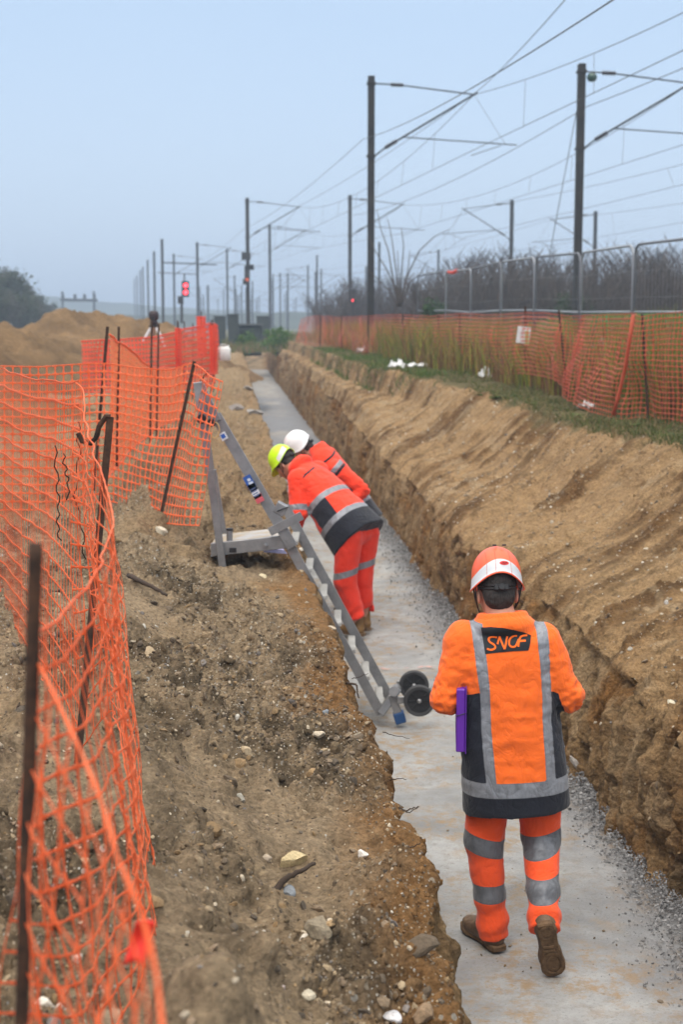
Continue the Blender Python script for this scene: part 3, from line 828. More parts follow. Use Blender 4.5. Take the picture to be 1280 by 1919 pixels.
BLACKP = simple("black_plastic", (0.018, 0.018, 0.020), 0.5, 0.4, vary=0.3)
LEATHER = NT("boot_leather", 0.6, 0.35)
LEATHER.color(LEATHER.mix(LEATHER.rng(LEATHER.noise(14, 6, 0.65), 0.4, 0.7), (0.085, 0.050, 0.030), (0.20, 0.135, 0.085))); LEATHER.bump(LEATHER.noise(70, 5), 0.003, 0.6); LEATHER = LEATHER.m
SOLEM = NT("rubber_sole", 0.8, 0.2)
_r = SOLEM.noise(26, 6, 0.65)
SOLEM.color(SOLEM.mix(SOLEM.rng(_r, 0.35, 0.65), (0.085, 0.052, 0.030), (0.20, 0.125, 0.070))); SOLEM.bump(SOLEM.noise(60, 5), 0.004, 0.7); SOLEM = SOLEM.m
def fabric(name, main, dark, silver):
    """hi-vis cloth: the bands and panels are fields stored on the mesh"""
    m = NT(name, 0.75, 0.25)
    wv = m.noise(6, 5, 0.6); dirt = m.noise(3.2, 6, 0.7)
    fsilver, fdark = m.math('GREATER_THAN', m.attr('silver'), 0.0), m.math('GREATER_THAN', m.attr('dark'), 0.0)
    fstitch = m.math('LESS_THAN', m.math('ABSOLUTE', m.math('SUBTRACT', m.attr('silver'), 0.002)), 0.0011)
    lo = tuple(c * 0.86 for c in main)
    base = m.mix(m.rng(wv, 0.3, 0.7), lo, main)
    base = m.mix(m.rng(dirt, 0.62, 0.80, 0, 0.35), base, tuple(0.5 * c + 0.5 * g for c, g in zip(main, (0.22, 0.12, 0.06))))
    dk = m.mix(m.rng(wv, 0.3, 0.7), tuple(c * 0.7 for c in dark), tuple(c * 1.3 for c in dark))
    base = m.mix(fdark, base, dk)
    crk = m.noise(3, 6, 0.75, src=m.mapping(m.coord(), (9, 9, 2.2)))
    sil = m.mix(m.rng(crk, 0.45, 0.72), silver, tuple(c * 0.55 for c in silver))
    base = m.mix(fsilver, base, sil)
    base = m.mix(m.math('MULTIPLY', fstitch, 0.5), base, tuple(c * 0.5 for c in silver))
    m.color(base)
    m.l(m.math('MULTIPLY', fsilver, 0.2), m.b.inputs['Metallic'])
    m.l(m.rng(fsilver, 0, 1, 0.8, 0.48), m.b.inputs['Roughness'])
    m.b.inputs['Sheen Weight'].default_value = 0.15
    weave = m.noise(420, 2); fold = m.noise(11, 4, 0.6, src=m.mapping(m.coord(), (1, 1, 1.8)), dist=0.8)
    crs = m.math('ABSOLUTE', m.math('SUBTRACT', m.noise(7, 3, 0.5, src=m.mapping(m.coord(), (1.6, 1.6, 1.0), (0.4, 0.3, 0.5)), dist=1.2), 0.5)); fold = m.math('ADD', m.math('MULTIPLY', fold, 0.7), m.math('MULTIPLY', m.math('SQRT', crs), 1.1)); b1 = m.bump(fold, 0.018, 0.34); m.bump(weave, 0.0008, 0.25, prev=b1)
    return m.m
def folds(V, Nn, amp, sc=(9, 9, 14), seed=0, w_=1.0):
    r_ = 1 - np.abs(fbm(V[:, 0] * sc[0], V[:, 1] * sc[1], V[:, 2] * sc[2], 3, seed=seed)) * 2.2
    return V + Nn * (amp * r_ * w_)[:, None]
def garment(name, F, mat, parent, disp=None, attrs=None):
    V, Q = F.mesh(); Nn = vnormals(V, Q)
    V0 = V.copy()
    if disp: V = disp(V, Nn)
    at_ = attrs(V0, Nn) if attrs else {}
    for k_ in ('silver', 'dark'): at_.setdefault(k_, np.full(len(V), -1.0))
    return link(name, np_mesh(name, V, quads=Q, attrs=at_), mat, parent)
def seg_t(V, a, b):
    a, b = np.array(a), np.array(b); ab = b - a; return ((V - a) @ ab) / (ab @ ab)
def dist_seg(V, a, b, ra, rb):
    t = np.clip(seg_t(V, a, b), 0, 1); return np.linalg.norm(V - a - t[:, None] * (np.array(b) - a), axis=1) - (ra + (rb - ra) * t)

def boot(parent, heel, toe_dir, up, L=0.285, shaft=0.10, label=None, mat=None):
    """heel: back of the sole on its underside; the sole lies in the plane (toe_dir, side)"""
    M = frame(up, toe_dir); heel = np.array(heel, float); T_ = lambda x, y, z: heel + M @ A3(x, y, z)
    pts = [T_(x, y, z) for x in (-.07, .07) for y in (-.03, L + .03) for z in (0, .10 + shaft)]
    F = Field(*bounds(pts, 0.03), 0.006)
    for p_, k in ((ell(T_(0, 0.045, 0.050), (0.036, 0.043, 0.045), M), .02), (ell(T_(0, 0.13, 0.045), (0.038, 0.10, 0.036), M), .03), (ell(T_(0, L - 0.075, 0.042), (0.049, 0.070, 0.033), M), .03),
                  (cap(T_(0, 0.055, 0.07), T_(0, 0.060, 0.07 + shaft * 0.7), 0.043, 0.045), .03), (ell(T_(0, 0.10, 0.075), (0.030, 0.06, 0.03), M), .03)):
        F.add(p_, k)
    F.add((lambda x, y, z: ((x - heel[0]) * M[0, 2] + (y - heel[1]) * M[1, 2] + (z - heel[2]) * M[2, 2] - 0.024), F.lo, F.lo + F.n * F.c), 0.002, 'i') if False else None
    V, Q = F.mesh(); Nn = vnormals(V, Q); V = folds(V, Nn, 0.0018, (40, 40, 40), 5)
    hz = (V - heel) @ M[:, 2]; V = V + np.clip(0.020 - hz, 0, None)[:, None] * M[:, 2]
    o = link("boot", np_mesh("boot", V, quads=Q), mat or LEATHER, parent, label=label)
    # sole: outline extruded, with a separate heel block and tread
    prof = [(0.0, -.004, 0), (0.030, 0.0, 1), (0.037, 0.03, 1), (0.034, 0.08, 1), (0.032, 0.12, 1), (0.040, 0.17, 1), (0.050, 0.215, 1), (0.047, 0.25, 1), (0.030, 0.28, 1), (0.0, 0.290, 0)]
    ys = np.linspace(0, 1, 40); py = np.array([q[1] for q in prof]) * L / .285; px = np.array([q[0] for q in prof])
    yy = (1 - np.cos(np.pi * ys)) / 2 * (py[-1] - py[0]) + py[0]; xx = np.interp(yy, py, px); xx = np.maximum(xx, 0.001)
    xo = 0.006 * np.sin(yy / L * np.pi)
    ring_ = [(x + o_, y) for x, y, o_ in zip(xx, yy, xo)] + [(-x + o_, y) for x, y, o_ in zip(xx[::-1], yy[::-1], xo[::-1])]
    n = len(ring_); mb = MB(); V = []
    cx_, cy_ = 0.0, 0.14
    for z, s_ in ((0.003, 0.965), (0.008, 1.01), (0.026, 1.015), (0.030, 0.97)):
        for x, y in ring_: V.append(T_(cx_ + (x - cx_) * s_, cy_ + (y - cy_) * s_, z + 0.006 * max(0, (y - L * .75) / (L * .25)) ** 2))
    q = [(i * n + j, i * n + (j + 1) % n, (i + 1) * n + (j + 1) % n, (i + 1) * n + j) for i in range(3) for j in range(n)]
    tri = []
    for j in range(39):
        q.append((j, 2 * 40 - 1 - j, 2 * 40 - 2 - j, j + 1)[::-1]); a = 3 * n; q.append((a + j, a + 2 * 40 - 1 - j, a + 2 * 40 - 2 - j, a + j + 1))
    mb.raw(V, q)
    def ringshape(cx, cy, r1x, r1y, wd_, z0):
        an = np.linspace(0, 2 * np.pi, 25)[:-1]; Vr = []
        for rr, zz in ((0, .004), (0, z0), (-wd_, z0), (-wd_, .004)):
            for a in an: Vr.append(T_(cx + (r1x + rr) * math.cos(a), cy + (r1y + rr) * math.sin(a), zz))
        m_ = len(an); mb.raw(Vr, [(i * m_ + j, i * m_ + (j + 1) % m_, ((i + 1) % 4) * m_ + (j + 1) % m_, ((i + 1) % 4) * m_ + j) for i in range(4) for j in range(m_)])
    ringshape(0, 0.042, 0.031, 0.036, 0.009, 0.0); ringshape(0, 0.042, 0.016, 0.020, 0.008, 0.0)
    ringshape(0.005, L * 0.72, 0.043, 0.060, 0.011, 0.0); ringshape(0.005, L * 0.72, 0.024, 0.038, 0.010, 0.0)
    mb.box(T_(0, 0.115, 0.001), (0.045, 0.010, 0.006), M); mb.box(T_(0, 0.135, 0.001), (0.045, 0.010, 0.006), M)
    s_ = mb.build("sole", SOLEM, None, smooth=False); s_.parent = o
    smooth_by_angle(s_, 30)
    # laces and tongue
    mb = MB()
    for i in range(4):
        y = 0.115 + 0.022 * i; z = 0.100 - 0.009 * i
        mb.tube([T_(-0.022, y, z - .012), T_(-0.010, y + .006, z), T_(0.010, y - .006, z), T_(0.022, y, z - .012)], 0.0022, 6)
    l_ = mb.build("lace", BLACKP, None, smooth=True); l_.parent = o
    return o

def helmet(parent, c, M, col, band=None, badge=False, label=None):
    """shell whose lower edge is low over the ears and arched at the nape"""
    nA, nB = 72, 26; V = []; at_b = []; c = np.array(c, float)
    rx, ry, rz = 0.102, 0.124, 0.120
    for b in range(nB + 1):
        fb = b / nB
        for a in range(nA):
            th = 2 * math.pi * a / nA; cs, sn = math.cos(th), math.sin(th)      # th: 90 deg = front
            back = max(0, -sn); front = max(0, sn)
            rim = -0.035 - 0.030 * (abs(cs) ** 3) * (1 - 0.5 * front) + 0.022 * back ** 4 + 0.010 * front ** 2
            el0 = math.asin(max(-0.9, rim / rz)); el = el0 + (math.pi / 2 - el0) * fb
            k = math.cos(el)
            if el < 0: k = 1 + 0.10 * (-el)                       # flares slightly below the widest line
            lip = 0.006 * max(0, 1 - fb * 18)
            rid = 0.003 * math.exp(-((math.degrees(th) % 180 - 90) / 9.0) ** 2) * sstep(0.3, 0.7, fb)
            x = (rx + lip + rid) * k * cs; y = (ry + lip + rid) * k * sn; z = rz * math.sin(el) + rid
            if front > 0.55 and fb < 0.16:                        # peak
                w_ = (front - 0.55) / 0.45 * (1 - fb / 0.16); y += 0.050 * w_; z -= 0.012 * w_
            V.append(c + M @ A3(x, y, z)); at_b.append((z - rim, sn))
    q = [(b * nA + a, b * nA + (a + 1) % nA, (b + 1) * nA + (a + 1) % nA, (b + 1) * nA + a) for b in range(nB) for a in range(nA)]
    at_b = np.array(at_b)
    hz, sn = at_b[:, 0], at_b[:, 1]
    f = np.minimum(np.minimum(hz - 0.006, 0.050 + 0.010 * np.clip(-sn, 0, 1) - hz), 0.02) if band else np.full(len(V), -1.0)
    if band == 'side': f = np.minimum(f, 0.12 - np.abs(sn + 0.55) * 0.3)
    if band == 'back': f = np.minimum(f, 0.35 * (0.35 - sn))
    me = np_mesh("helmet", V, quads=q, attrs={"silver": f})
    m = NT("helmet_shell", 0.32, 0.5); s_ = m.math('GREATER_THAN', m.attr('silver'), 0.0)
    base = m.mix(m.rng(m.noise(24, 6, 0.7), 0.5, 0.75, 0, 0.35), col, tuple(x * 0.72 + 0.05 for x in col))
    m.color(m.mix(s_, base, (0.62, 0.64, 0.67))); m.l(m.rng(s_, 0, 1, 0.32, 0.45), m.b.inputs['Roughness']); m.bump(m.noise(60, 3), 0.0006, 0.4)
    o = link("helmet", me, m.m, parent, label=label)
    sm = o.modifiers.new("thick", 'SOLIDIFY'); sm.thickness = 0.004; sm.offset = -1
    bv = BVHTree.FromPolygons([Vector(v) for v in V], q)
    def onto(x, z, yy=-0.3, off=0.0012):
        o_ = Vector(c + M @ A3(x, yy, z)); d_ = Vector(M @ A3(0, 1 if yy < 0 else -1, 0)); h = bv.ray_cast(o_, d_)
        return (h[0] - d_ * off) if h[0] else o_ + d_ * 0.18
    if badge:
        # seams of the band, the red oval maker's badge and the vents
        mb = MB()
        for x0 in (-0.055, -0.020, 0.045):
            mb.tube([onto(x0 + 0.04 * (z - 0.0) * (-1 if x0 < 0 else 1) * -1, z, off=0.0004) for z in np.linspace(-0.02, 0.085, 12)], 0.0008, 5)
        k_ = mb.build("seam", simple("seam_red", (0.5, 0.06, 0.03))); k_.parent = o
        mb = MB(); cx, cz, n = 0.016, 0.028, 24
        Vd = [onto(cx, cz)] + [onto(cx + 0.020 * math.cos(a), cz + 0.009 * math.sin(a)) for a in np.linspace(0, 2 * np.pi, n + 1)[:-1]]
        mb.raw(Vd, None, [(0, 1 + (i + 1) % n, 1 + i) for i in range(n)])
        k_ = mb.build("badge", simple("badge_red", (0.62, 0.03, 0.03), 0.4), smooth=True); k_.parent = o
        mb = MB(); d2 = 0.0024
        def stroke(pts): mb.tube([onto(cx + a * 0.0105, cz + b_ * 0.0046, off=d2) for a, b_ in pts], 0.0008, 5)
        stroke([(-0.75, 1), (-0.75, -0.6), (-1.0, -1), (-1.25, -0.6)]); stroke([(0.1, 1), (-0.35, 0.8), (-0.2, 0.1), (0.15, -0.1), (0.1, -0.9), (-0.4, -1)])
        stroke([(0.6, -1), (0.6, 1), (1.1, 0.8), (1.1, 0.1), (0.6, 0)])
        k_ = mb.build("badge_letters", simple("badge_dark", (0.06, 0.01, 0.02))); k_.parent = o
        for x0 in (-0.012, 0.028):
            k_ = MB().box(Vector(c + M @ A3(x0, -0.070, 0.1125)), (0.016, 0.010, 0.006), M).build("vent", BLACKP); k_.parent = o
    # inner harness: ring and ratchet at the nape, chin strap
    mb = MB(); ringp = [c + M @ A3(0.078 * math.cos(a), -0.008 + 0.098 * math.sin(a), -0.050 - 0.018 * max(0, -math.sin(a))) for a in np.linspace(0, 2 * np.pi, 41)]
    for dz in (-0.006, 0.006): mb.tube([p - M[:, 2] * dz for p in ringp], 0.004, 6, caps=False)
    mb.box(c + M @ A3(0, -0.112, -0.070), (0.060, 0.014, 0.026), M, 0.004)
    mb.lathe([(0.0001, 0.010), (0.012, 0.010), (0.014, 0.006), (0.014, -0.004)], c + M @ A3(0, -0.117, -0.070), M @ A3(0, -1, 0), 16)
    k_ = mb.build("headband", BLACKP, None, smooth=False); k_.parent = o
    mb = MB()
    for sx in (-1, 1):
        mb.tube([c + M @ A3(sx * 0.096, 0.01, -0.050), c + M @ A3(sx * 0.090, 0.020, -0.09), c + M @ A3(sx * 0.070, 0.050, -0.145), c + M @ A3(sx * 0.03, 0.078, -0.178), c + M @ A3(0, 0.085, -0.182)], 0.0032, 6)
        mb.tube([c + M @ A3(sx * 0.096, -0.045, -0.050), c + M @ A3(sx * 0.088, 0.005, -0.11), c + M @ A3(sx * 0.078, 0.035, -0.13)], 0.0032, 6)
    k_ = mb.build("chin_strap", BLACKP, None, smooth=True); k_.parent = o
    return o

def make_person(base, J, label, jacket_mat, trouser_mat, jacket_secs, jattr, tattr, helm, folds_amp=0.006, cell=0.010, collar=(0.085, 0.080), leg_r=None, sleeves=None, bootmat=None):
    """J holds world positions; everything is stored relative to the base on the floor"""
    base = A3(*base); root = empty("person", tuple(base), 0, label, "person", "site workers in orange clothes in the trench")
    J = {k: (np.array(v, float) - base if k not in ('cup', 'pel', 'cuff', 'shaft', 'face', 'torso_f', 'head_up', 'toeL', 'toeR', 'upL', 'upR', 'hfL', 'hfR', 'hnL', 'hnR') else np.array(v, float)) for k, v in J.items()}
    J.setdefault('cup', np.zeros(1)); J.setdefault('pel', np.array([0.105])); J.setdefault('cuff', np.array([0.045]))
    HM = frame(J['head_up'], J['face'])
    TM = frame(J['neck'] - J['hem'], J['torso_f'])
    # ---- body: one continuous skin from crown to feet
    pts = [J[k] for k in ('head', 'neck', 'hem', 'shL', 'shR', 'elL', 'elR', 'wrL', 'wrR', 'hipL', 'hipR', 'knL', 'knR', 'anL', 'anR')]
    B = Field(*bounds(pts, 0.24), 0.0055 if cell > 0.006 else 0.005)
    up = unit(J['neck'] - J['hem'])
    pel = (J['hipL'] + J['hipR']) / 2 + up * 0.04
    chest = J['neck'] - up * 0.17
    for p_, k in ((cap(pel, chest, 0.10, 0.105), .03), (cap(chest, J['neck'] - up * 0.03, 0.10, 0.06), .04), (cap(J['neck'] - up * 0.05, J['head'] - HM[:, 2] * 0.055 - HM[:, 1] * 0.018, 0.060, 0.057), .03)): B.add(p_, k)
    for s_ in 'LR':
        sh, el_, wr = J['sh' + s_], J['el' + s_], J['wr' + s_]
        hp, kn, an = J['hip' + s_], J['kn' + s_], J['an' + s_]
        for p_, k in ((cap(chest, sh, 0.07, 0.050), .03), (cap(sh, el_, 0.046, 0.037), .02), (cap(el_, wr, 0.037, 0.026), .02), (cap(pel, hp, 0.075, 0.06), .03), (cap(hp, kn, 0.062, 0.050), .02), (cap(kn, an, 0.052, 0.036), .02)): B.add(p_, k)
        for p_, k in hand_prims(wr, J['hf' + s_], J['hn' + s_], 1 if s_ == 'R' else -1, J.get('curl', 0.6) if not isinstance(J.get('curl', 0.6), np.ndarray) else 0.6): B.add(p_, k)
        fd = unit(J['toe' + s_]); B.add(cap(an - unit(J['up' + s_]) * 0.02, an + fd * 0.10 - unit(J['up' + s_]) * 0.045, 0.032, 0.020), .02)
    ap, sp = head_prims(J['head'], HM)
    for p_, k in ap: B.add(p_, k)
    for p_, k in sp: B.add(p_, k, 'i')
    V, Q = B.mesh(); body = link("body", np_mesh("body", V, quads=Q), SKIN, root)
    for sx in (-1, 1):
        e_ = MB().lathe([(0.0115 * math.sin(a), -0.0115 * math.cos(a)) for a in np.linspace(0, np.pi, 12)], J['head'] + HM @ A3(sx * 0.031, 0.079, -0.003), HM[:, 1], 16).build("eye", EYEM, None, smooth=True)
        e_.parent = body
    # ---- hair
    H = Field(*bounds([J['head']], 0.16), 0.005)
    H.add(ell(J['head'] + HM @ A3(0, -0.020, 0.036), (0.080, 0.094, 0.090), HM), 0.01)
    H.add(ell(J['head'] + HM @ A3(0, -0.052, -0.030), (0.064, 0.054, 0.065), HM), 0.02)
    H.add(ell(J['head'] + HM @ A3(0, 0.085, -0.045), (0.095, 0.085, 0.105), HM), 0.01, 'i')
    for sx in (-1, 1): H.add(ell(J['head'] + HM @ A3(sx * 0.078, -0.004, -0.024), (0.020, 0.026, 0.034), HM), 0.008, 'i')
    V, Q = H.mesh(); V = folds(V, vnormals(V, Q), 0.0015, (60, 60, 60), 3); link("hair", np_mesh("hair", V, quads=Q), HAIR, body)
    # ---- jacket
    sl = sleeves or dict(sh=0.080, el=0.062, wr=0.050)
    Jf = Field(*bounds([J['hem'], J['neck'], J['shL'], J['shR'], J['elL'], J['elR'], J['wrL'], J['wrR']], 0.30), cell)
    Jf.add(loft(J['hem'], TM, jacket_secs), 0.004)
    arms = {}
    for s_ in 'LR':
        sh, el_, wr = J['sh' + s_], J['el' + s_], J['wr' + s_]
        Jf.add(cap(sh, el_, sl['sh'], sl['el'] + 0.004), 0.022); Jf.add(cap(el_, wr - unit(wr - el_) * 0.02, sl['el'], sl['wr']), 0.015)
        arms[s_] = (sh, el_, wr)
    # collar: a raised ring, open at the front, leaning back from the neck
    cdir = unit(0.6 * up + 0.4 * HM[:, 2])
    cu = J['neck'] + up * J.get('cup', np.zeros(1))[0] - TM[:, 1] * 0.004; CM = frame(cdir, J['torso_f'])
    for i in range(26):
        f_ = lambda i_, r_, h_: cu + CM @ A3((collar[0] + r_) * math.cos(math.pi * (1.5 + (i_ - 12.5) / 25 * 1.80)), (collar[1] + r_) * math.sin(math.pi * (1.5 + (i_ - 12.5) / 25 * 1.80)), h_)
        Jf.add(cap(f_(i - .5, 0.010, -0.014), f_(i + .5, 0.010, -0.014), 0.018, 0.018), 0.03)
        Jf.add(cap(f_(i - .5, 0.012, 0.008), f_(i + .5, 0.012, 0.008), 0.014, 0.014), 0.005)
        Jf.add(cap(f_(i - .5, 0.000, 0.030), f_(i + .5, 0.000, 0.030), 0.010, 0.010), 0.012)
    Jf.add(cap(cu + cdir * 0.01, cu + cdir * 0.16, 0.064, 0.068), 0.006, 'i')
    def jd(V, Nn):
        P_ = (V - J['hem']) @ TM
        a_ = P_[:, 2]; T0 = jacket_secs[-1][0]
        w_ = 0.35 + 0.65 * sstep(0.05, 0.25, a_) * (1 - 0.5 * sstep(0.45, 0.65, a_))
        V = folds(V, Nn, folds_amp * 0.7, (7, 7, 10), 11, w_)
        near = np.zeros(len(V))
        for s_ in 'LR':
            sh, el_, wr = arms[s_]; de = np.linalg.norm(V - el_, axis=1); near = np.maximum(near, sstep(0.16, 0.03, de))
            d_arm = np.minimum(dist_seg(V, sh, el_, .07, .06), dist_seg(V, el_, wr, .06, .05))
            pit_ = sstep(0.17, 0.05, np.linalg.norm(V - (sh - up * 0.10), axis=1)); near = np.maximum(near, pit_ * 0.7)
        V = folds(V, Nn, folds_amp * 1.5, (20, 20, 24), 13, near)
        # hem edge waves a little
        V = V + (0.006 * vnoise(P_[:, 0] * 9, P_[:, 1] * 9, seed=8) * sstep(0.1, 0.0, a_))[:, None] * TM[:, 2]
        return V
    def ja(V, Nn):
        P_ = (V - J['hem']) @ TM
        body_d = np.interp(P_[:, 2], [q[0] for q in jacket_secs], [q[1] for q in jacket_secs])
        arm_t = {}
        dA = {s_: np.minimum(dist_seg(V, arms[s_][0], arms[s_][1], sl['sh'], sl['el']), dist_seg(V, arms[s_][1], arms[s_][2], sl['el'], sl['wr'])) for s_ in 'LR'}
        dT = loft(J['hem'], TM, jacket_secs)[0](V[:, 0], V[:, 1], V[:, 2])
        onarm = {s_: np.minimum(dT, 0.05) - dA[s_] for s_ in 'LR'}     # > 0: sleeve
        return jattr(V, P_, onarm, arms)
    jk = garment("jacket", Jf, jacket_mat, root, jd, ja)
    # ---- trousers
    lr_ = leg_r or dict(top=0.098, kn=0.072, an=0.062)
    Tf_ = Field(*bounds([J['hipL'], J['hipR'], J['knL'], J['knR'], J['anL'], J['anR']], 0.20), min(cell, 0.009))
    Tf_.add(cap(J['hipL'] + up * 0.06, J['hipR'] + up * 0.06, J['pel'][0], J['pel'][0]), 0.05); Tf_.add(cap(J['hipL'] * .6 + J['hipR'] * .4 + A3(0, 0, .01), J['hipR'] * .6 + J['hipL'] * .4 + A3(0, 0, .01), 0.105, 0.105), 0.04)
    for s_ in 'LR':
        hp, kn, an = J['hip' + s_], J['kn' + s_], J['an' + s_]
        Tf_.add(cap(hp, kn, lr_['top'], lr_['kn'] + 0.003), 0.030); Tf_.add(cap(kn, an + unit(an - kn) * 0.05, lr_['kn'], lr_['an']), 0.02)
        Tf_.add(cap(kn * 0.25 + an * 0.75, an + unit(an - kn) * 0.07, lr_['an'] - 0.002, lr_['an']), 0.02)
    # cut flat at the cuffs
    for s_ in 'LR':
        kn, an = J['kn' + s_], J['an' + s_]; d_ = unit(an - kn); o_ = an + d_ * J['cuff'][0]
        Tf_.add((lambda x, y, z, o_=o_, d_=d_: 0.03 - ((x - o_[0]) * d_[0] + (y - o_[1]) * d_[1] + (z - o_[2]) * d_[2]) - 0.03 + 0 * x if False else np.maximum(-((x - o_[0]) * d_[0] + (y - o_[1]) * d_[1] + (z - o_[2]) * d_[2]), np.sqrt((x - o_[0]) ** 2 + (y - o_[1]) ** 2 + (z - o_[2]) ** 2) - 0.24), o_ - 0.25, o_ + 0.25), 0.004, 'i')
    def td(V, Nn):
        w_ = np.full(len(V), 0.35); V2_ = V.copy()
        for s_ in 'LR':
            kn, an = J['kn' + s_], J['an' + s_]; t_ = seg_t(V, kn, an); near = dist_seg(V, kn, an, .06, .06) < 0.05
            wz = np.where(near, sstep(0.35, 0.85, t_) * sstep(1.12, 0.98, t_), 0); ring = np.sin(t_ * 21 + 2.5 * vnoise(V[:, 0] * 9, V[:, 1] * 9, V[:, 2] * 4, seed=2) + (1 if s_ == 'L' else 0))
            V2_ = V2_ + Nn * (0.007 * wz * ring)[:, None]
            w_ = np.maximum(w_, sstep(0.14, 0.03, np.linalg.norm(V - kn, axis=1)) * 0.9)
        return folds(V2_, Nn, 0.0065, (12, 12, 12), 17, w_)
    def ta(V, Nn):
        side = dist_seg(V, J['hipL'], J['knL'], .09, .07); side = np.minimum(side, dist_seg(V, J['knL'], J['anL'], .07, .06))
        sR = np.minimum(dist_seg(V, J['hipR'], J['knR'], .09, .07), dist_seg(V, J['knR'], J['anR'], .07, .06))
        return tattr(V, side < sR, J)
    garment("trousers", Tf_, trouser_mat, root, td, ta)
    # ---- boots
    for s_ in 'LR':
        upv = unit(J['up' + s_]); td_ = unit(J['toe' + s_] - upv * (J['toe' + s_] @ upv))
        boot(root, J['an' + s_] - upv * 0.095 - td_ * 0.058, td_, upv, shaft=0.10 if 'shaft' not in J else J['shaft'][0], mat=bootmat)
    HC = J['head'] + HM @ A3(0, -0.006, 0.062)
    helmet(root, HC, HM, **helm)
    return root, J, TM, HM, jk
ORANGE = (1.0, 0.165, 0.018); REDOR = (1.0, 0.060, 0.022); DARKB = (0.012, 0.014, 0.022); SILV = (0.27, 0.285, 0.315)
JACK1 = fabric("orange_jacket_cloth", ORANGE, DARKB, SILV)
JACK2 = fabric("red_orange_jacket_cloth", REDOR, DARKB, SILV)
TR1 = fabric("orange_trouser_cloth", (0.95, 0.10, 0.022), DARKB, (0.16, 0.17, 0.19))
TR2 = fabric("red_orange_trouser_cloth", (0.90, 0.045, 0.018), DARKB, SILV)

# ---------------------------------------------------------------- worker walking away
bx, by = 0.70, 5.70
def W(x, y, z): return (bx + x, by + y, z)
J1 = dict(cup=[-0.022], pel=[0.088], head=W(-0.058, 0.075, 1.535), neck=W(-0.040, 0.015, 1.435), hem=W(0.028, 0.0, 0.635), face=(-0.05, 0.93, -0.36), head_up=(-0.03, 0.36, 0.93), torso_f=(-0.03, 1, 0),
          shL=W(-0.200, 0.0, 1.345), shR=W(0.122, 0.005, 1.335), elL=W(-0.268, -0.035, 1.105), elR=W(0.230, -0.02, 1.115), wrL=W(-0.105, 0.215, 1.10), wrR=W(0.085, 0.225, 1.13),
          hfL=(0.75, 0.6, 0.1), hfR=(-0.7, 0.65, 0.15), hnL=(-0.5, 0.5, -0.6), hnR=(0.3, -0.1, 0.9),
          hipL=W(-0.070, 0.0, 0.86), hipR=W(0.108, 0.0, 0.86), knL=W(-0.102, 0.035, 0.475), knR=W(0.138, 0.035, 0.500), anL=W(-0.058, 0.035, 0.100), anR=W(0.118, -0.235, 0.245),
          toeL=(-0.42, 0.9, 0), toeR=(0.20, 0.34, -0.94), upL=(0, 0, 1), upR=(0.0, 0.94, 0.34))
secs1 = [(0.0, .222, .148, .0, 0), (0.10, .220, .150, .0, 0), (0.30, .206, .145, 0.002, 0), (0.50, .196, .140, .0, 0.0), (0.62, .200, .132, -.002, 0), (0.70, .190, .118, -.002, 0), (0.745, .158, .100, -.003, 0), (0.785, .105, .082, -.002, 0.0), (0.815, .070, .062, 0, 0)]
def jattr1(V, P, onarm, arms):
    z, x = V[:, 2], V[:, 0]
    cL = np.interp(z, [0.70, .783, .998, 1.166, 1.45], [-.088, -.092, -.114, -.122, -.157]); cR = np.interp(z, [.70, .783, .998, 1.166, 1.39, 1.46], [.158, .153, .134, .129, .113, .095])
    hw = np.interp(z, [.7, 1.1, 1.4], [.0205, .0195, .024])
    arm = np.where(z < 1.03, -0.05, np.maximum(onarm['L'], onarm['R']))
    body = np.where(z > 1.30, 1.425 - z + 0.0 * x, -arm * 4 + 0.02)
    st_ = np.maximum(hw - np.abs(x - cL), hw - np.abs(x - cR)); st_ = np.where(z > 0.76, np.minimum(st_, body), -1.0)
    a = P[:, 2] - 0.10 * 0 + 0.012 * np.sin(x * 9)
    tilt = z + 0.045 * (x - 0.03) * -1
    bandf = np.minimum(tilt - 0.722, 0.785 - tilt)
    side_strip = np.minimum(0.014 - np.abs(V[:, 1] - 0.055), 0.9 - z) if False else -1.0
    silver = np.maximum(st_, bandf)
    outer = np.maximum((cL - hw) - x, x - (cR + hw))
    edge = 1.150 - z + 0.35 * np.clip(outer, 0, 0.1) * -1
    dk = np.minimum(np.minimum(outer, edge), np.minimum(-arm + 0.012, 1.0))
    dk = np.where(z < 0.722 + 0.06, np.maximum(dk, 0.722 - tilt), dk)
    return dict(silver=silver, dark=dk)
def tattr1(V, left, J):
    z, x = V[:, 2], V[:, 0]
    zl = z + np.where(left, 0.28 * (x + 0.10), -0.22 * (x - 0.14)) * np.where(z > 0.38, 1, 0.25)
    b1 = 0.040 - np.abs(zl - np.where(left, 0.472, 0.492)); b2 = 0.038 - np.abs(z - np.where(left, 0.262, 0.352) + np.where(left, 0, -0.10 * (x - 0.14)))
    return dict(silver=np.maximum(b1, b2), dark=np.full(len(V), -1.0))
P1 = make_person((bx, by, 0), J1, "worker in orange jacket with dark side panels walking away along the trench floor", JACK1, TR1, secs1, jattr1, tattr1,
                 dict(col=(0.90, 0.13, 0.05), band='back', badge=True), cell=0.0075, collar=(0.092, 0.078), leg_r=dict(top=0.103, kn=0.078, an=0.058), sleeves=dict(sh=0.080, el=0.057, wr=0.048))
root1, JJ1, TM1, HM1, jk1 = P1

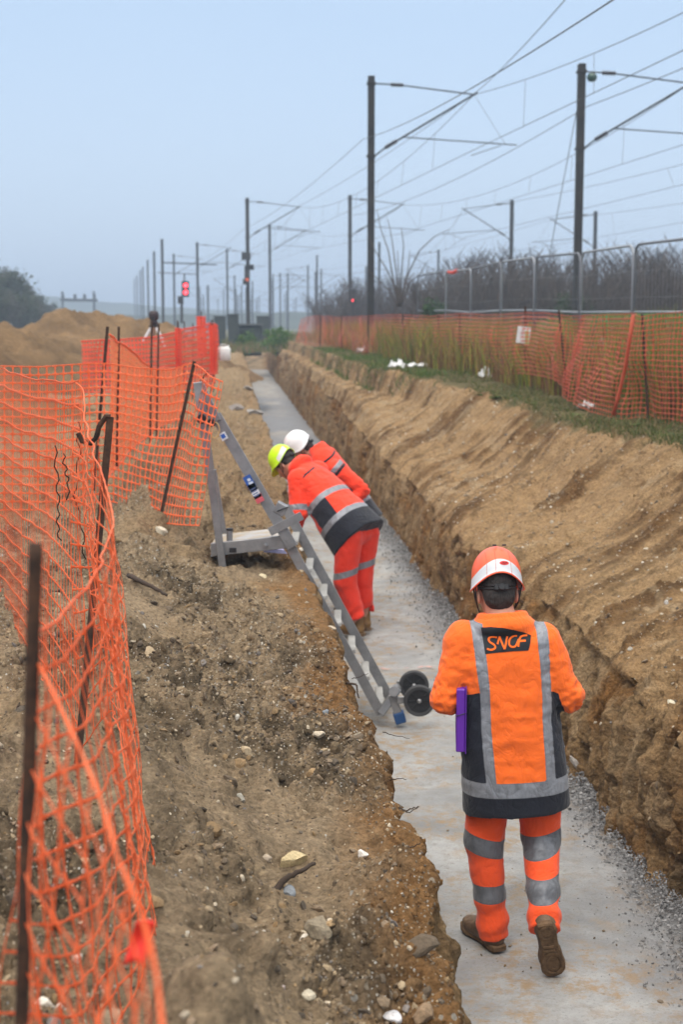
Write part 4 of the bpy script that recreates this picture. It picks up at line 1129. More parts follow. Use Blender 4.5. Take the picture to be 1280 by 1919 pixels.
# the railway company's badge on the back: dark plate with four orange letters
jm = jk1.data; nv = len(jm.vertices); co = np.empty(nv * 3, np.float32); jm.vertices.foreach_get('co', co); co = co.reshape(-1, 3)
BV1 = BVHTree.FromPolygons([Vector(v) for v in co.tolist()], [tuple(p.vertices) for p in jm.polygons])
def on_back(x, z, off):
    h = BV1.ray_cast(Vector((x, -0.6, z)), Vector((0, 1, 0)))
    return (h[0][0], h[0][1] - off, h[0][2]) if h[0] else (x, -0.14, z)
# plate outline in photo pixels around the back, turned into metres on the jacket
PXM = 458.0
def bpx(px, py):
    v = at(px, py, by - 0.135); return v.x - bx, v.z
outline = [(904.5, 1182), (922, 1179), (945, 1179.5), (966, 1184), (985, 1190), (999.5, 1196.5), (997, 1210), (993, 1222.5), (965, 1223), (938, 1225), (911, 1228.5), (908, 1205)]
def plate(pts, off, nx=34, nz=16):
    P_ = [Vector((*bpx(*p), 0)) for p in pts]
    xs_ = [p.x for p in P_]; zs_ = [p.y for p in P_]
    bm = bmesh.new(); f = bm.faces.new([bm.verts.new((p.x, p.y, 0)) for p in P_])
    for i in range(1, nx):
        X = min(xs_) + (max(xs_) - min(xs_)) * i / nx; bmesh.ops.bisect_plane(bm, geom=bm.verts[:] + bm.edges[:] + bm.faces[:], plane_co=(X, 0, 0), plane_no=(1, 0, 0))
    for i in range(1, nz):
        Zc_ = min(zs_) + (max(zs_) - min(zs_)) * i / nz; bmesh.ops.bisect_plane(bm, geom=bm.verts[:] + bm.edges[:] + bm.faces[:], plane_co=(0, Zc_, 0), plane_no=(0, 1, 0))
    for v in bm.verts: v.co = Vector(on_back(v.co.x, v.co.y, off))
    bmesh.ops.recalc_face_normals(bm, faces=bm.faces); me = bpy.data.meshes.new("p"); bm.to_mesh(me); bm.free()
    for p in me.polygons: p.use_smooth = True
    return me
BADGE = simple("badge_black", (0.014, 0.016, 0.020), 0.6, 0.3, vary=0.15)
link("company_badge", plate(outline, 0.0022), BADGE, jk1)
LET = simple("badge_orange", (1.0, 0.17, 0.02), 0.7, 0.2, vary=0.04)
def letter(strokes, wd):
    """flat pen strokes laid on the cloth: centre lines in photo pixels"""
    mb = MB()
    for pts in strokes:
        pts = np.array(pts, float)
        # smooth the polyline
        for _ in range(3 if len(pts) > 3 else 1):
            q = np.empty((2 * len(pts) - 2, 2)); q[0::2] = 0.75 * pts[:-1] + 0.25 * pts[1:]; q[1::2] = 0.25 * pts[:-1] + 0.75 * pts[1:]; pts = np.vstack([pts[:1], q, pts[-1:]])
        d = np.gradient(pts, axis=0); d /= np.linalg.norm(d, axis=1)[:, None] + 1e-9; nrm_ = np.stack([-d[:, 1], d[:, 0]], 1)
        rows_ = [pts + nrm_ * o_ for o_ in (-wd / 2, 0, wd / 2)]
        V = [on_back(*bpx(rows_[j][i][0], rows_[j][i][1]), 0.0042) for i in range(len(pts)) for j in range(3)]
        mb.raw(V, [(i * 3 + j, i * 3 + j + 1, i * 3 + j + 4, i * 3 + j + 3) for i in range(len(pts) - 1) for j in range(2)])
    return mb
for strokes in ([[(934, 1198.5), (926, 1197.5), (919, 1199.5), (918, 1204), (921, 1208), (928, 1211), (931, 1216), (927, 1219.5), (921, 1221), (914.5, 1219)]],
                [[(934.5, 1210.5), (937, 1203), (938.5, 1197.5), (939, 1197.5)], [(938.5, 1197), (942, 1206), (947.5, 1219)], [(947.5, 1219), (951, 1207), (953.5, 1196.5)]],
                [[(972, 1196), (965, 1196), (959, 1200), (956, 1207), (957, 1213), (962, 1215.5), (968, 1214.5), (972, 1208), (974.5, 1203), (975, 1202)]],
                [[(973.5, 1215), (975.5, 1204), (979, 1197.5), (984, 1195.8), (992, 1195.6)], [(975.5, 1205), (982, 1204.8), (988.5, 1204.6)]]):
    letter(strokes, 3.5).build("badge_letter", LET, jk1, smooth=True)

# ---------------------------------------------------------------- the two workers bending over by the ladder
def jattr2(V, P, onarm, arms):
    a = P[:, 2]; arm = np.maximum(onarm['L'], onarm['R'])
    hem = np.minimum(a - 0.115, 0.170 - a); mid = np.minimum(a - 0.345, 0.400 - a)
    torso = -arm + 0.01
    sil = np.minimum(np.maximum(hem, mid), torso * 3)
    dk = np.minimum(0.115 - a, torso * 3)
    side = np.minimum(np.minimum(np.abs(P[:, 0]) - 0.155, 0.345 - a), np.minimum(a - 0.17, torso))
    dk = np.maximum(dk, np.minimum(side, 0.10 - np.abs(P[:, 1] + 0.0)))
    for s_ in 'LR':
        sh, el_, wr = arms[s_]; L = np.linalg.norm(el_ - sh); t = seg_t(V, sh, el_) * L
        sil = np.maximum(sil, np.minimum(np.minimum(0.026 - np.abs(t - (L - 0.035)), onarm[s_] + 0.01), 0.2))
    yoke = 0.010 - np.abs(P[:, 2] - 0.66 + 0.25 * np.abs(P[:, 0])); dk = np.maximum(dk, np.minimum(np.minimum(yoke, torso), np.abs(P[:, 0]) - 0.03))
    return dict(silver=sil, dark=dk)
def tattr2(V, left, J):
    z, x = V[:, 2], V[:, 0]
    s_ = 0.028 - np.abs(z - 0.60 - 0.30 * (x - 0.0)); s2 = 0.028 - np.abs(z - 0.33 - 0.1 * x)
    return dict(silver=s_, dark=0.012 - np.abs(z - 0.16) if False else np.full(len(V), -1.0))
f2 = A3(-0.82, 0.57, 0); r2 = A3(0.57, 0.82, 0)
TANL = simple('tan_boot_leather', (0.19, 0.105, 0.035), 0.6, vary=.2)
J2 = dict(cuff=[-0.075], shaft=[0.22], pel=[0.10], head=(-0.485, 12.22, 1.425), neck=(-0.365, 12.06, 1.425), hem=(0.135, 11.74, 0.900), face=tuple(f2 * 0.62 - A3(0, 0, 0.78)), head_up=tuple(f2 * 0.78 + A3(0, 0, 0.62)), torso_f=tuple(f2 - A3(0, 0, 0.8)),
          shL=(-0.365, 11.86, 1.335), shR=(-0.20, 12.18, 1.37), elL=(-0.355, 11.78, 1.06), elR=(-0.30, 12.28, 1.08), wrL=(-0.40, 11.98, 0.87), wrR=(-0.46, 12.2, 0.90),
          hfL=(-0.3, 0.5, -0.8), hfR=(-0.4, 0.1, -0.9), hnL=(-0.9, -0.3, 0.2), hnR=(-0.7, 0.6, 0.3),
          hipL=(0.060, 11.62, 0.88), hipR=(0.205, 11.84, 0.88), knL=(0.030, 11.66, 0.50), knR=(0.170, 11.84, 0.50), anL=(0.140, 11.70, 0.12), anR=(0.200, 11.92, 0.12),
          toeL=(-0.75, 0.65, 0), toeR=(-0.6, 0.8, 0), upL=(0, 0, 1), upR=(0, 0, 1))
secs2 = [(-0.06, .265, .235, 0, 0.035), (0.12, .255, .210, 0, 0.025), (0.30, .235, .178, 0, 0.015), (0.50, .222, .150, 0, 0), (0.62, .212, .132, 0, 0), (0.70, .165, .105, 0, 0), (0.76, .10, .085, 0, 0), (0.79, .075, .07, 0, 0)]
make_person((0.135, 11.74, 0), J2, "worker in bright yellow-green helmet and red-orange jacket bending beside the ladder", JACK2, TR2, secs2, jattr2, tattr2, dict(col=(0.55, 0.95, 0.012), band='side'), cell=0.010, leg_r=dict(top=0.116, kn=0.092, an=0.074), sleeves=dict(sh=0.090, el=0.072, wr=0.052), bootmat=TANL)
J3 = dict(cuff=[-0.03], shaft=[0.18], head=(-0.365, 12.95, 1.490), neck=(-0.175, 12.88, 1.430), hem=(0.170, 12.80, 0.860), face=(-0.72, 0.05, -0.68), head_up=(-0.66, 0.0, 0.74), torso_f=(-1, 0.05, -0.6),
          shL=(-0.06, 12.68, 1.335), shR=(-0.08, 13.04, 1.335), elL=(0.185, 12.66, 1.145), elR=(0.00, 13.14, 1.08), wrL=(0.00, 12.58, 0.98), wrR=(-0.22, 13.1, 0.98),
          hfL=(-0.8, 0.1, -0.5), hfR=(-0.8, 0, -0.5), hnL=(-0.2, -0.9, 0.2), hnR=(-0.2, 0.9, 0.2),
          hipL=(0.17, 12.70, 0.90), hipR=(0.17, 12.90, 0.90), knL=(0.12, 12.70, 0.49), knR=(0.14, 12.92, 0.49), anL=(0.16, 12.70, 0.115), anR=(0.20, 12.94, 0.115),
          toeL=(-1, 0.1, 0), toeR=(-1, 0.2, 0), upL=(0, 0, 1), upR=(0, 0, 1))
def jattr3(V, P, onarm, arms):
    d = jattr2(V, P, onarm, arms); sh, el_, wr = arms['L']; t = seg_t(V, sh, el_)
    k_ = np.minimum(onarm['L'] + 0.05, 0.2)
    d['silver'] = np.where(t < 0.6, np.maximum(np.where(onarm['L'] > -0.05, -1, d['silver']), np.minimum(0.024 - np.abs(t * 0.31 + 0.045), k_)), -1) if False else np.maximum(np.where(onarm['L'] > 0, -1, d['silver']), np.minimum(0.022 - np.abs(t * 0.31 - 0.005), k_))
    d['dark'] = np.maximum(d['dark'], np.minimum(0.014 - np.abs(t * 0.31 - 0.043), k_)); return d
make_person((0.24, 12.80, 0), J3, "worker in white helmet bending behind the one in the yellow-green helmet", JACK2, TR2, secs2, jattr3, tattr2, dict(col=(0.80, 0.82, 0.84), band=None), cell=0.011, sleeves=dict(sh=0.084, el=0.064, wr=0.05))
# folder under the arm
fo = empty("document_folder", (0.70 - 0.212, 5.66, 0.905), R(-4), "purple document folder held under the left arm of the worker walking away", "folder")
PUR = simple("purple_card", (0.13, 0.025, 0.36), 0.4, 0.45, vary=0.08)
mb = MB(); mb.box((0, 0.075, 0.130), (0.036, 0.30, 0.262), None, 0.004); mb.build("cover", PUR, fo)
mb = MB(); mb.box((0.0205, 0.075, 0.130), (0.004, 0.31, 0.272), None, 0.001); mb.build("flap", PUR, fo)
mb = MB(); mb.tube([(-.019, -0.077, 0.150), (0.019, -0.077, 0.163), (0.0235, -0.082, 0.166), (0.024, 0.05, 0.166)], 0.0018, 6); mb.build("elastic_strap", BLACKP, fo)
# ================================================================ orange mesh fences on steel stakes
def netmat(name, c1, c2):
    m = NT(name, 0.5, 0.35); f = m.noise(5, 4)
    m.color(m.mix(m.rng(f, 0.3, 0.7), c1, c2)); m.b.inputs['Transmission Weight'].default_value = 0.0
    m.b.inputs['Subsurface Weight'].default_value = 0.0
    # thin plastic lets light through
    t = m.node('ShaderNodeBsdfTranslucent'); t.inputs[0].default_value = (*c2, 1); mx = m.node('ShaderNodeMixShader'); mx.inputs[0].default_value = 0.35
    m.l(m.b.outputs[0], mx.inputs[1]); m.l(t.outputs[0], mx.inputs[2]); o_ = m.nt.nodes['Material Output']; m.l(mx.outputs[0], o_.inputs[0])
    return m.m
NETA = netmat("orange_mesh_plastic", (0.88, 0.155, 0.040), (1.0, 0.27, 0.11))
NETR = netmat("faded_orange_mesh_plastic", (0.50, 0.105, 0.052), (0.68, 0.165, 0.085))
NETF = netmat("red_mesh_plastic", (0.86, 0.07, 0.035), (0.95, 0.14, 0.07))
RUST = NT("rusty_steel", 0.85, 0.3); RUST.color(RUST.mix(RUST.rng(RUST.noise(30, 6, 0.7), 0.35, 0.7), (0.022, 0.015, 0.012), (0.085, 0.042, 0.024))); RUST.bump(RUST.noise(150, 4), 0.002, 0.6); RUST = RUST.m

def net_surface(path, n_u, tops, bots, wob=0.02, seed=0, freq=2.5, pinch=None):
    """path: list of (x, y) points; tops/bots: heights at those points. Returns f(u, v): u along (metres), v 0 at the bottom .. 1 at the top"""
    path = np.array(path, float); d = np.r_[0, np.cumsum(np.linalg.norm(np.diff(path[:, :2], axis=0), axis=1))]
    def f(u, v):
        x = np.interp(u, d, path[:, 0]); y = np.interp(u, d, path[:, 1]); zt = np.interp(u, d, tops); zb = np.interp(u, d, bots)
        dx = np.interp(u + 0.05, d, path[:, 0]) - np.interp(u - 0.05, d, path[:, 0]); dy = np.interp(u + 0.05, d, path[:, 1]) - np.interp(u - 0.05, d, path[:, 1]); L = np.hypot(dx, dy) + 1e-9
        o_ = wob * (vnoise(u * freq, v * 1.7, seed=seed) + 0.6 * vnoise(u * freq * 2.7, v * 2.2, seed=seed + 1))
        sag = 0.010 * vnoise(u * freq * 1.6, v * 5, seed=seed + 2)
        return np.stack([x - dy / L * o_, y + dx / L * o_, zb + (zt - zb) * v + sag], -1)
    return f, d[-1]
def make_net(name, f, L, H, mesh_w, mesh_h, bar, mat, parent, seed=0, ext=None, stretch=None, lw=1.0, label=None, thick=0.0015, detail=True):
    """a sheet of plastic mesh: cells with rounded holes, strands thicker at the knots, heavier selvedges"""
    nu, nv = max(2, int(L / mesh_w)), max(2, int(H / mesh_h))
    V, Q = [], []
    U, Vv = np.meshgrid(np.arange(nu), np.arange(nv), indexing='ij'); U = U.ravel(); Vv = Vv.ravel()
    # cell outline (8 points) and hole outline (8 points), in cell units
    bx_, by_ = bar / mesh_w / 2, bar / mesh_h / 2 * lw
    outer = np.array([(0, 0), (.5, 0), (1, 0), (1, .5), (1, 1), (.5, 1), (0, 1), (0, .5)])
    kx, ky = bx_ * 2.3, by_ * 2.3
    inner = np.array([(kx, ky), (.5, by_), (1 - kx, ky), (1 - bx_, .5), (1 - kx, 1 - ky), (.5, 1 - by_), (kx, 1 - ky), (bx_, .5)])
    def place(pts):
        uu = (U[:, None] + pts[None, :, 0]) * (L / nu); vv = (Vv[:, None] + pts[None, :, 1]) / nv
        return f(uu, vv)
    O = place(outer); I = place(inner); n = len(U)
    P_ = np.concatenate([O, I], 1).reshape(-1, 3); b = (np.arange(n) * 16)[:, None, None]
    q = np.array([(j, (j + 1) % 8, 8 + (j + 1) % 8, 8 + j) for j in range(8)])[None] + b
    o = link(name, np_mesh(name, P_, quads=q.reshape(-1, 4), smooth=True), mat, parent, label=label)
    if thick:
        bm = bmesh.new(); bm.from_mesh(o.data); bmesh.ops.remove_doubles(bm, verts=bm.verts, dist=0.0006); bm.to_mesh(o.data); bm.free()
        s_ = o.modifiers.new("thickness", 'SOLIDIFY'); s_.thickness = thick; s_.offset = 0
    us = np.linspace(0, L, max(8, int(L / (mesh_w * 0.5))))
    for nm, v_ in (("selvedge", 1.0), ("selvedge", 0.0)):
        pts = f(us, np.full_like(us, v_)); mb = MB(); mb.tube(pts, bar * 0.62 * (1 + 0.35 * np.sin(us * 2 * np.pi / (mesh_w))), 6)
        k_ = mb.build(nm, mat, None, smooth=True); k_.parent = o
    return o
def stake(parent, base, top, r=0.007, hook=None, flat=False, depth=0.15):
    base, top = Vector(base), Vector(top); mb = MB(); d = (top - base).normalized()
    b0 = base - d * depth
    if flat:
        mb.bar(b0, top, 0.022, 0.006, up=(0, 1, 0), bev=0.001)
    else:
        n = max(8, int((top - b0).length / 0.02)); pts = [b0 + (top - b0) * (i / n) for i in range(n + 1)]
        mb.tube(pts, [r * (1 + 0.10 * (i % 2)) for i in range(n + 1)], 8)
    if hook: mb.tube([base + Vector(p) if False else Vector(p) for p in hook], 0.008, 8)
    return mb.build("stake", RUST, parent, smooth=not flat)
FG = "orange mesh fences on steel stakes"
def G(x, y): return gz_xy(x, y)

# --- nearest fence: follows the crest of the spoil bank from beside the camera, then turns away to the left
fa = empty("mesh_fence", (-0.45, 1.9, 1.3), 0, "blurred orange mesh fence nearest the camera, sagging between a rusty rod and a hooked stake", "fence", FG)
def loc(o, p): return Vector(p) - o.location
def curve_net(o, cols, **kw):
    """cols: (top point, bottom point) pairs in world space, in order along the net"""
    tops = np.array([tuple(loc(o, c[0])) for c in cols]); bots = np.array([tuple(loc(o, c[1])) for c in cols])
    d = np.r_[0, np.cumsum(np.linalg.norm(np.diff((tops + bots) / 2, axis=0), axis=1))]
    seed = kw.pop('seed', 0); wob = kw.pop('wob', 0.02); fr = kw.pop('freq', 3.0)
    # smooth the control columns
    def crv(A, u):
        uu = np.clip(u, 0, d[-1]); i = np.clip(np.searchsorted(d, uu, side='right') - 1, 0, len(d) - 2); t = (uu - d[i]) / (d[i + 1] - d[i])
        p0, p1, p2, p3 = A[np.maximum(i - 1, 0)], A[i], A[i + 1], A[np.minimum(i + 2, len(A) - 1)]; t = t[..., None]
        return 0.5 * (2 * p1 + (p2 - p0) * t + (2 * p0 - 5 * p1 + 4 * p2 - p3) * t ** 2 + (3 * p1 - p0 - 3 * p2 + p3) * t ** 3)
    def f(u, v):
        T_, B_ = crv(tops, u), crv(bots, u); P_ = B_ + (T_ - B_) * v[..., None]
        e = crv(tops, u + 0.03) - crv(tops, u - 0.03); n_ = np.stack([-e[..., 1], e[..., 0], 0 * e[..., 0]], -1); n_ /= np.linalg.norm(n_, axis=-1)[..., None] + 1e-6
        w_ = wob * (vnoise(u * fr, v * 1.5, seed=seed) + 0.5 * vnoise(u * fr * 2.5, v * 3, seed=seed + 1)); edge = 0.4 + 0.6 * np.sin(np.pi * v)
        return P_ + n_ * (w_ * edge)[..., None] + np.stack([0 * u, 0 * u, 0.006 * vnoise(u * fr * 1.3, v * 4, seed=seed + 2)], -1)
    return f, d[-1]
near_rod_top = at(66, 1018, 1.72); near_rod_base = at(28, 2300, 1.66)
hk_top = at(206, 781, 4.35); hk_base = at(140, 1480, 4.2)
cols = [ (at(330, 2080, 1.02), at(150, 2500, 1.05)), (at(285, 1800, 1.18), at(70, 2380, 1.20)), (at(225, 1600, 1.34), at(45, 2300, 1.32)), (at(150, 1405, 1.5), at(30, 2260, 1.5)), (at(64, 1240, 1.72), at(24, 2170, 1.72))]
f, L = curve_net(fa, cols, seed=3, wob=0.02, freq=5)
make_net("net", f, L, 1.0, 0.085, 0.10, 0.0038, NETA, fa, thick=0.0012)
cols = [ (at(66, 1225, 1.76), at(40, 2160, 1.95)), (at(100, 1170, 2.0), at(180, 2160, 2.35)), (at(158, 1095, 2.45), at(300, 1950, 2.8)), (at(212, 985, 3.1), at(286, 1690, 3.35)), (at(190, 880, 3.6), at(225, 1420, 3.7)), (at(160, 790, 4.1), at(212, 1330, 4.2)), (at(148, 716, 4.4), at(150, 1400, 4.42))]
f, L = curve_net(fa, cols, seed=8, wob=0.045, freq=4)
make_net("net", f, L * 1.0, 1.0, 0.060, 0.062, 0.0036, NETA, fa, thick=0.0014)
cols = [ (at(148, 716, 4.4), at(150, 1400, 4.42)), (at(110, 716, 4.75), at(90, 1290, 4.8)), (at(55, 706, 5.4), at(43, 1228, 5.6)), (at(0, 692, 6.3), at(0, 1165, 6.5)), (at(-60, 690, 7.4), at(-60, 1080, 7.6))]
f, L = curve_net(fa, cols, seed=12, wob=0.012, freq=3)
make_net("net", f, L, 1.0, 0.036, 0.060, 0.0030, NETA, fa, thick=0.001, lw=1.4)
for x in fa.children: x["label"] = "sagging orange plastic mesh"
s_ = stake(fa, loc(fa, near_rod_base), loc(fa, near_rod_top), r=0.0082)
hk = [hk_top, hk_top + Vector((-0.012, 0, 0.002)), hk_top + Vector((-0.035, 0, -0.03)), hk_top + Vector((-0.045, 0, -0.065)), hk_top + Vector((-0.062, 0, -0.082)), hk_top + Vector((-0.088, 0, -0.075)), hk_top + Vector((-0.10, 0, -0.05))]
stake(fa, loc(fa, hk_base), loc(fa, hk_top), flat=True, hook=[loc(fa, p) for p in hk])
# twisted tie wires caught in the mesh
for k_, pts in enumerate(([(102, 835), (104, 900), (112, 950), (107, 985), (110, 940 + 80)], [(115, 850), (122, 880), (130, 905), (124, 945)], [(143, 790), (150, 850), (140, 930), (152, 1000), (160, 1060)])):
    P_ = [at(x + 3 * math.sin(i * 2.1 + k_), y, 4.45 + 0.02 * i) for i, (x, y) in enumerate(pts)]
    Pd = []
    for i in range(len(P_) - 1):
        for j in range(5): Pd.append(loc(fa, P_[i].lerp(P_[i + 1], j / 5) + Vector((0.006 * math.sin((i * 5 + j) * 1.7), 0.005 * math.cos((i * 5 + j) * 1.3), 0))))
    MB().tube(Pd, 0.0022, 6).build("tie_wire", RUST, fa, smooth=True)
# --- fence across behind it, ending in a loose flap at the ladder
fb = empty("mesh_fence", tuple(at(300, 982, 9.6)), 0, "bright orange mesh fence panel with a loose flap hanging beside the ladder", "fence", FG)
cols = [(at(-90, 690, 9.9), at(-90, 960, 9.9)), (at(0, 685, 9.95), at(0, 955, 9.95)), (at(95, 686, 9.95), at(95, 955, 9.95)), (at(190, 680, 9.95), at(195, 940, 9.95)), (at(255, 688, 9.85), at(240, 948, 9.8)), (at(315, 694, 9.55), at(285, 965, 9.5)), (at(362, 682, 9.3), at(306, 978, 9.3)),
        (at(392, 704, 8.92), at(345, 982, 8.95)), (at(418, 716, 8.75), at(374, 984, 8.8))]
f, L = curve_net(fb, cols, seed=22, wob=0.03, freq=3)
make_net("net", f, L, 1.05, 0.058, 0.060, 0.0062, NETA, fb, thick=0.002, lw=1.2)
stake(fb, loc(fb, at(297, 984, 9.25)), loc(fb, at(364, 677, 9.28)), flat=True)
stake(fb, loc(fb, at(178, 880, 9.95)), loc(fb, at(201, 612, 10.0)), flat=True)
MB().tube([loc(fb, at(375, 716, 9.6)), loc(fb, at(382, 706, 9.6)), loc(fb, at(388, 696, 9.6))], 0.008, 6).build("hook", RUST, fb)
# --- long fence running away beyond the ladder, in runs
def run_fence(name_lbl, cols, stakes, mat, mw, mh, bar, seed, wob=0.03, thick=0.0, grp=FG, fold=None):
    b0 = cols[0][1]; o = empty("mesh_fence", tuple(b0), 0, name_lbl, "fence", grp)
    f, L = curve_net(o, cols, seed=seed, wob=wob, freq=2.0)
    Hh = np.mean([(a - b).length for a, b in cols])
    make_net("net", f, L, Hh, mw, mh, bar, mat, o, thick=thick)
    for a, b in stakes: stake(o, loc(o, a), loc(o, b), r=0.010)
    return o
run_fence("orange mesh fence sloping down from the tall stake behind the near panel",
          [(at(203, 628, 10.3), at(195, 900, 10.3)), (at(222, 640, 11.5), at(215, 880, 11.5)), (at(245, 655, 13.2), at(238, 850, 13.2)), (at(272, 682, 15.5), at(268, 822, 15.5)), (at(300, 690, 18.0), at(300, 800, 18.0)), (at(345, 690, 21.0), at(345, 780, 21))],
          [(at(219, 840, 11.6), at(222, 612, 11.6)), (at(281, 810, 15.7), at(284, 602, 15.7)), (at(293, 800, 16.6), at(297, 606, 16.6))], NETA, 0.036, 0.046, 0.0135, 31)
run_fence("orange mesh fence along the left bank in front of the surveying tripod",
          [(at(150, 640, 24), at(150, 735, 24)), (at(222, 636, 24.5), at(222, 735, 24.5)), (at(286, 632, 25), at(286, 730, 25)), (at(332, 622, 26), at(332, 728, 26)), (at(345, 616, 26.3), at(345, 728, 26.3)), (at(372, 612, 27), at(372, 725, 27)), (at(395, 606, 27.5), at(396, 722, 27.5)), (at(404, 612, 28.6), at(404, 712, 28.6))],
          [(at(331, 735, 26), at(332, 600, 26)), (at(344, 735, 26.4), at(345, 602, 26.4)), (at(361, 735, 26.8), at(361, 606, 26.8)), (at(395, 722, 27.4), at(395, 600, 27.4))], NETF, 0.07, 0.08, 0.020, 41, wob=0.08)
# bundles of net wound round the far stakes
for k_, (x0, x1, y0, y1, Y, lb) in enumerate(((369, 386, 594, 668, 29, "tall red roll of mesh wound on a stake, left of two"), (392, 407, 610, 700, 27.2, "red roll of mesh on a stake beside the white can, right of two"), (329, 341, 616, 706, 25.8, "narrow red roll of mesh on a stake behind the tripod legs"))):
    p0, p1 = at((x0 + x1) / 2, y1, Y), at((x0 + x1) / 2, y0, Y); r_ = (x1 - x0) / 2 / F_PX * Y
    o = empty("mesh_roll", tuple(p0), 0, lb, "mesh roll", "red mesh rolls on the far stakes")
    H_ = (p1 - p0).length
    def fr(u, v, r_=r_, H_=H_, k_=k_):
        a = u / r_; rr = r_ * (1 + 0.16 * np.sin(5 * a + k_ + v * 3) + 0.10 * vnoise(a, v * 6, seed=k_)) * (1 - 0.03 * a)
        return np.stack([rr * np.cos(a), rr * 0.8 * np.sin(a), H_ * v], -1)
    make_net("net", fr, r_ * 2 * math.pi * 1.6, H_, 0.05, 0.055, 0.017, NETF, o, thick=0)
    stake(o, (0, 0, -0.2), (0, 0, H_ + 0.12), r=0.012)

# --- right-hand fence along the verge
top = lambda x, y, Y: at(x, y, Y)
rf = empty("mesh_fence", tuple(at(1205, 792, 14.6)), 0, "sagging orange mesh fence on the right verge with its lower edge in the grass", "fence", FG)
cols = [(at(1420, 575, 12.4), at(1420, 850, 12.4)), (at(1340, 578, 13.2), at(1340, 835, 13.2)), (at(1280, 584, 13.9), at(1280, 800, 13.8)), (at(1240, 588, 14.3), at(1235, 792, 14.3)), (at(1208, 594, 14.6), at(1200, 782, 14.6)), (at(1185, 588, 14.9), at(1160, 784, 14.9)), (at(1130, 590, 16.0), at(1085, 762, 16.0)), (at(1085, 592, 17.4), at(1060, 738, 17.4)), (at(1050, 590, 18.4), at(1052, 715, 18.4))]
f, L = curve_net(rf, cols, seed=51, wob=0.12, freq=2.2)
make_net("net", f, L, 1.05, 0.060, 0.050, 0.0058, NETR, rf)
stake(rf, loc(rf, at(1216, 792, 14.5)), loc(rf, at(1204, 588, 14.6)), r=0.013)
stake(rf, loc(rf, at(1062, 722, 18.2)), loc(rf, at(1048, 582, 18.3)), r=0.013)
pts = [loc(rf, at(*p)) for p in ((1188, 590, 14.7), (1180, 640, 14.75), (1172, 690, 14.8), (1160, 740, 14.9), (1150, 778, 14.9))]
MB().tube(pts, 0.02, 8).build("net_fold", NETR, rf, smooth=True)
cols = [(at(1050, 590, 18.4), at(1052, 715, 18.4)), (at(1000, 586, 20.5), at(990, 700, 20.5)), (at(930, 590, 23.5), at(925, 700, 23.5)), (at(862, 588, 26.5), at(862, 692, 26.5)), (at(800, 592, 29.5), at(800, 685, 29.5)), (at(740, 590, 33), at(738, 675, 33)), (at(690, 592, 37), at(688, 668, 37)), (at(640, 594, 42), at(640, 660, 42)), (at(600, 592, 47), at(602, 655, 47)), (at(575, 594, 51), at(565, 645, 51)), (at(562, 600, 53), at(556, 640, 53))]
o = empty("mesh_fence", tuple(cols[0][1]), 0, "long faded orange mesh fence running along the verge into the distance", "fence", FG)
f, L = curve_net(o, cols, seed=61, wob=0.14, freq=1.2)
make_net("net", f, L, 1.05, 0.08, 0.07, 0.0085, NETR, o, thick=0)
for x, yt, yb, Y in ((985, 574, 712, 20.9), (862, 588, 705, 26.5), (822, 590, 690, 28.5), (755, 586, 680, 32), (690, 588, 670, 37), (640, 590, 665, 42), (600, 588, 660, 47)):
    stake(o, loc(o, at(x, yb, Y)), loc(o, at(x, yt, Y)), r=0.016)
# tail of the net lying loose at the far end


# ================================================================ aluminium ladder with standing platform
ALU = NT("aluminium", 0.42, 0.5, 0.75)
ALU.color(ALU.mix(ALU.rng(ALU.noise(7, 6, 0.7), 0.35, 0.7), (0.24, 0.245, 0.255), (0.36, 0.36, 0.37))); ALU.l(ALU.rng(ALU.noise(30, 5), 0.3, 0.7, 0.38, 0.62), ALU.b.inputs['Roughness']); ALU.bump(ALU.noise(90, 3), 0.0006, 0.4); ALU = ALU.m
STEPM = simple("worn_step", (0.36, 0.355, 0.34), 0.55, 0.4, vary=.2)
TYRE = simple("tyre_rubber", (0.055, 0.055, 0.058), 0.8, 0.2); HUB = simple("wheel_hub", (0.020, 0.020, 0.022), 0.5, 0.4)
ld = empty("platform_ladder", tuple(at(728, 1352, 9.2)), 0, "grey aluminium platform ladder leaning from the trench floor onto the left bank, with two wheels", "ladder")
lb = ld.location.copy()
def Lp(px, py, Y): return at(px, py, Y) - lb
Yn, Yf = 9.05, 9.50
def rail(a, b, name="rail", wd=0.062, th=0.026):
    a, b = Vector(a), Vector(b); mb = MB(); d = (b - a).normalized(); side = d.cross(Vector((0, 1, 0))).normalized()
    # C-section: web and two flanges
    mb.bar(a, b, wd, 0.004, up=(0, 1, 0), bev=0.0008)
    for s_ in (-1, 1):
        o_ = side * (wd / 2 - 0.002) * s_ + Vector((0, th / 2, 0)); mb.bar(a + o_, b + o_, 0.004, th, up=(0, 1, 0), bev=0.0008)
    for t in np.linspace(0.06, 0.94, 9):
        p = a.lerp(b, t) - Vector((0, 0.003, 0)) + side * 0.012 * (1 if int(t * 50) % 2 else -1); mb.lathe([(0.0001, -0.002), (0.005, -0.002), (0.005, 0.002)], p, (0, 1, 0), 10)
    return mb.build(name, ALU, ld)
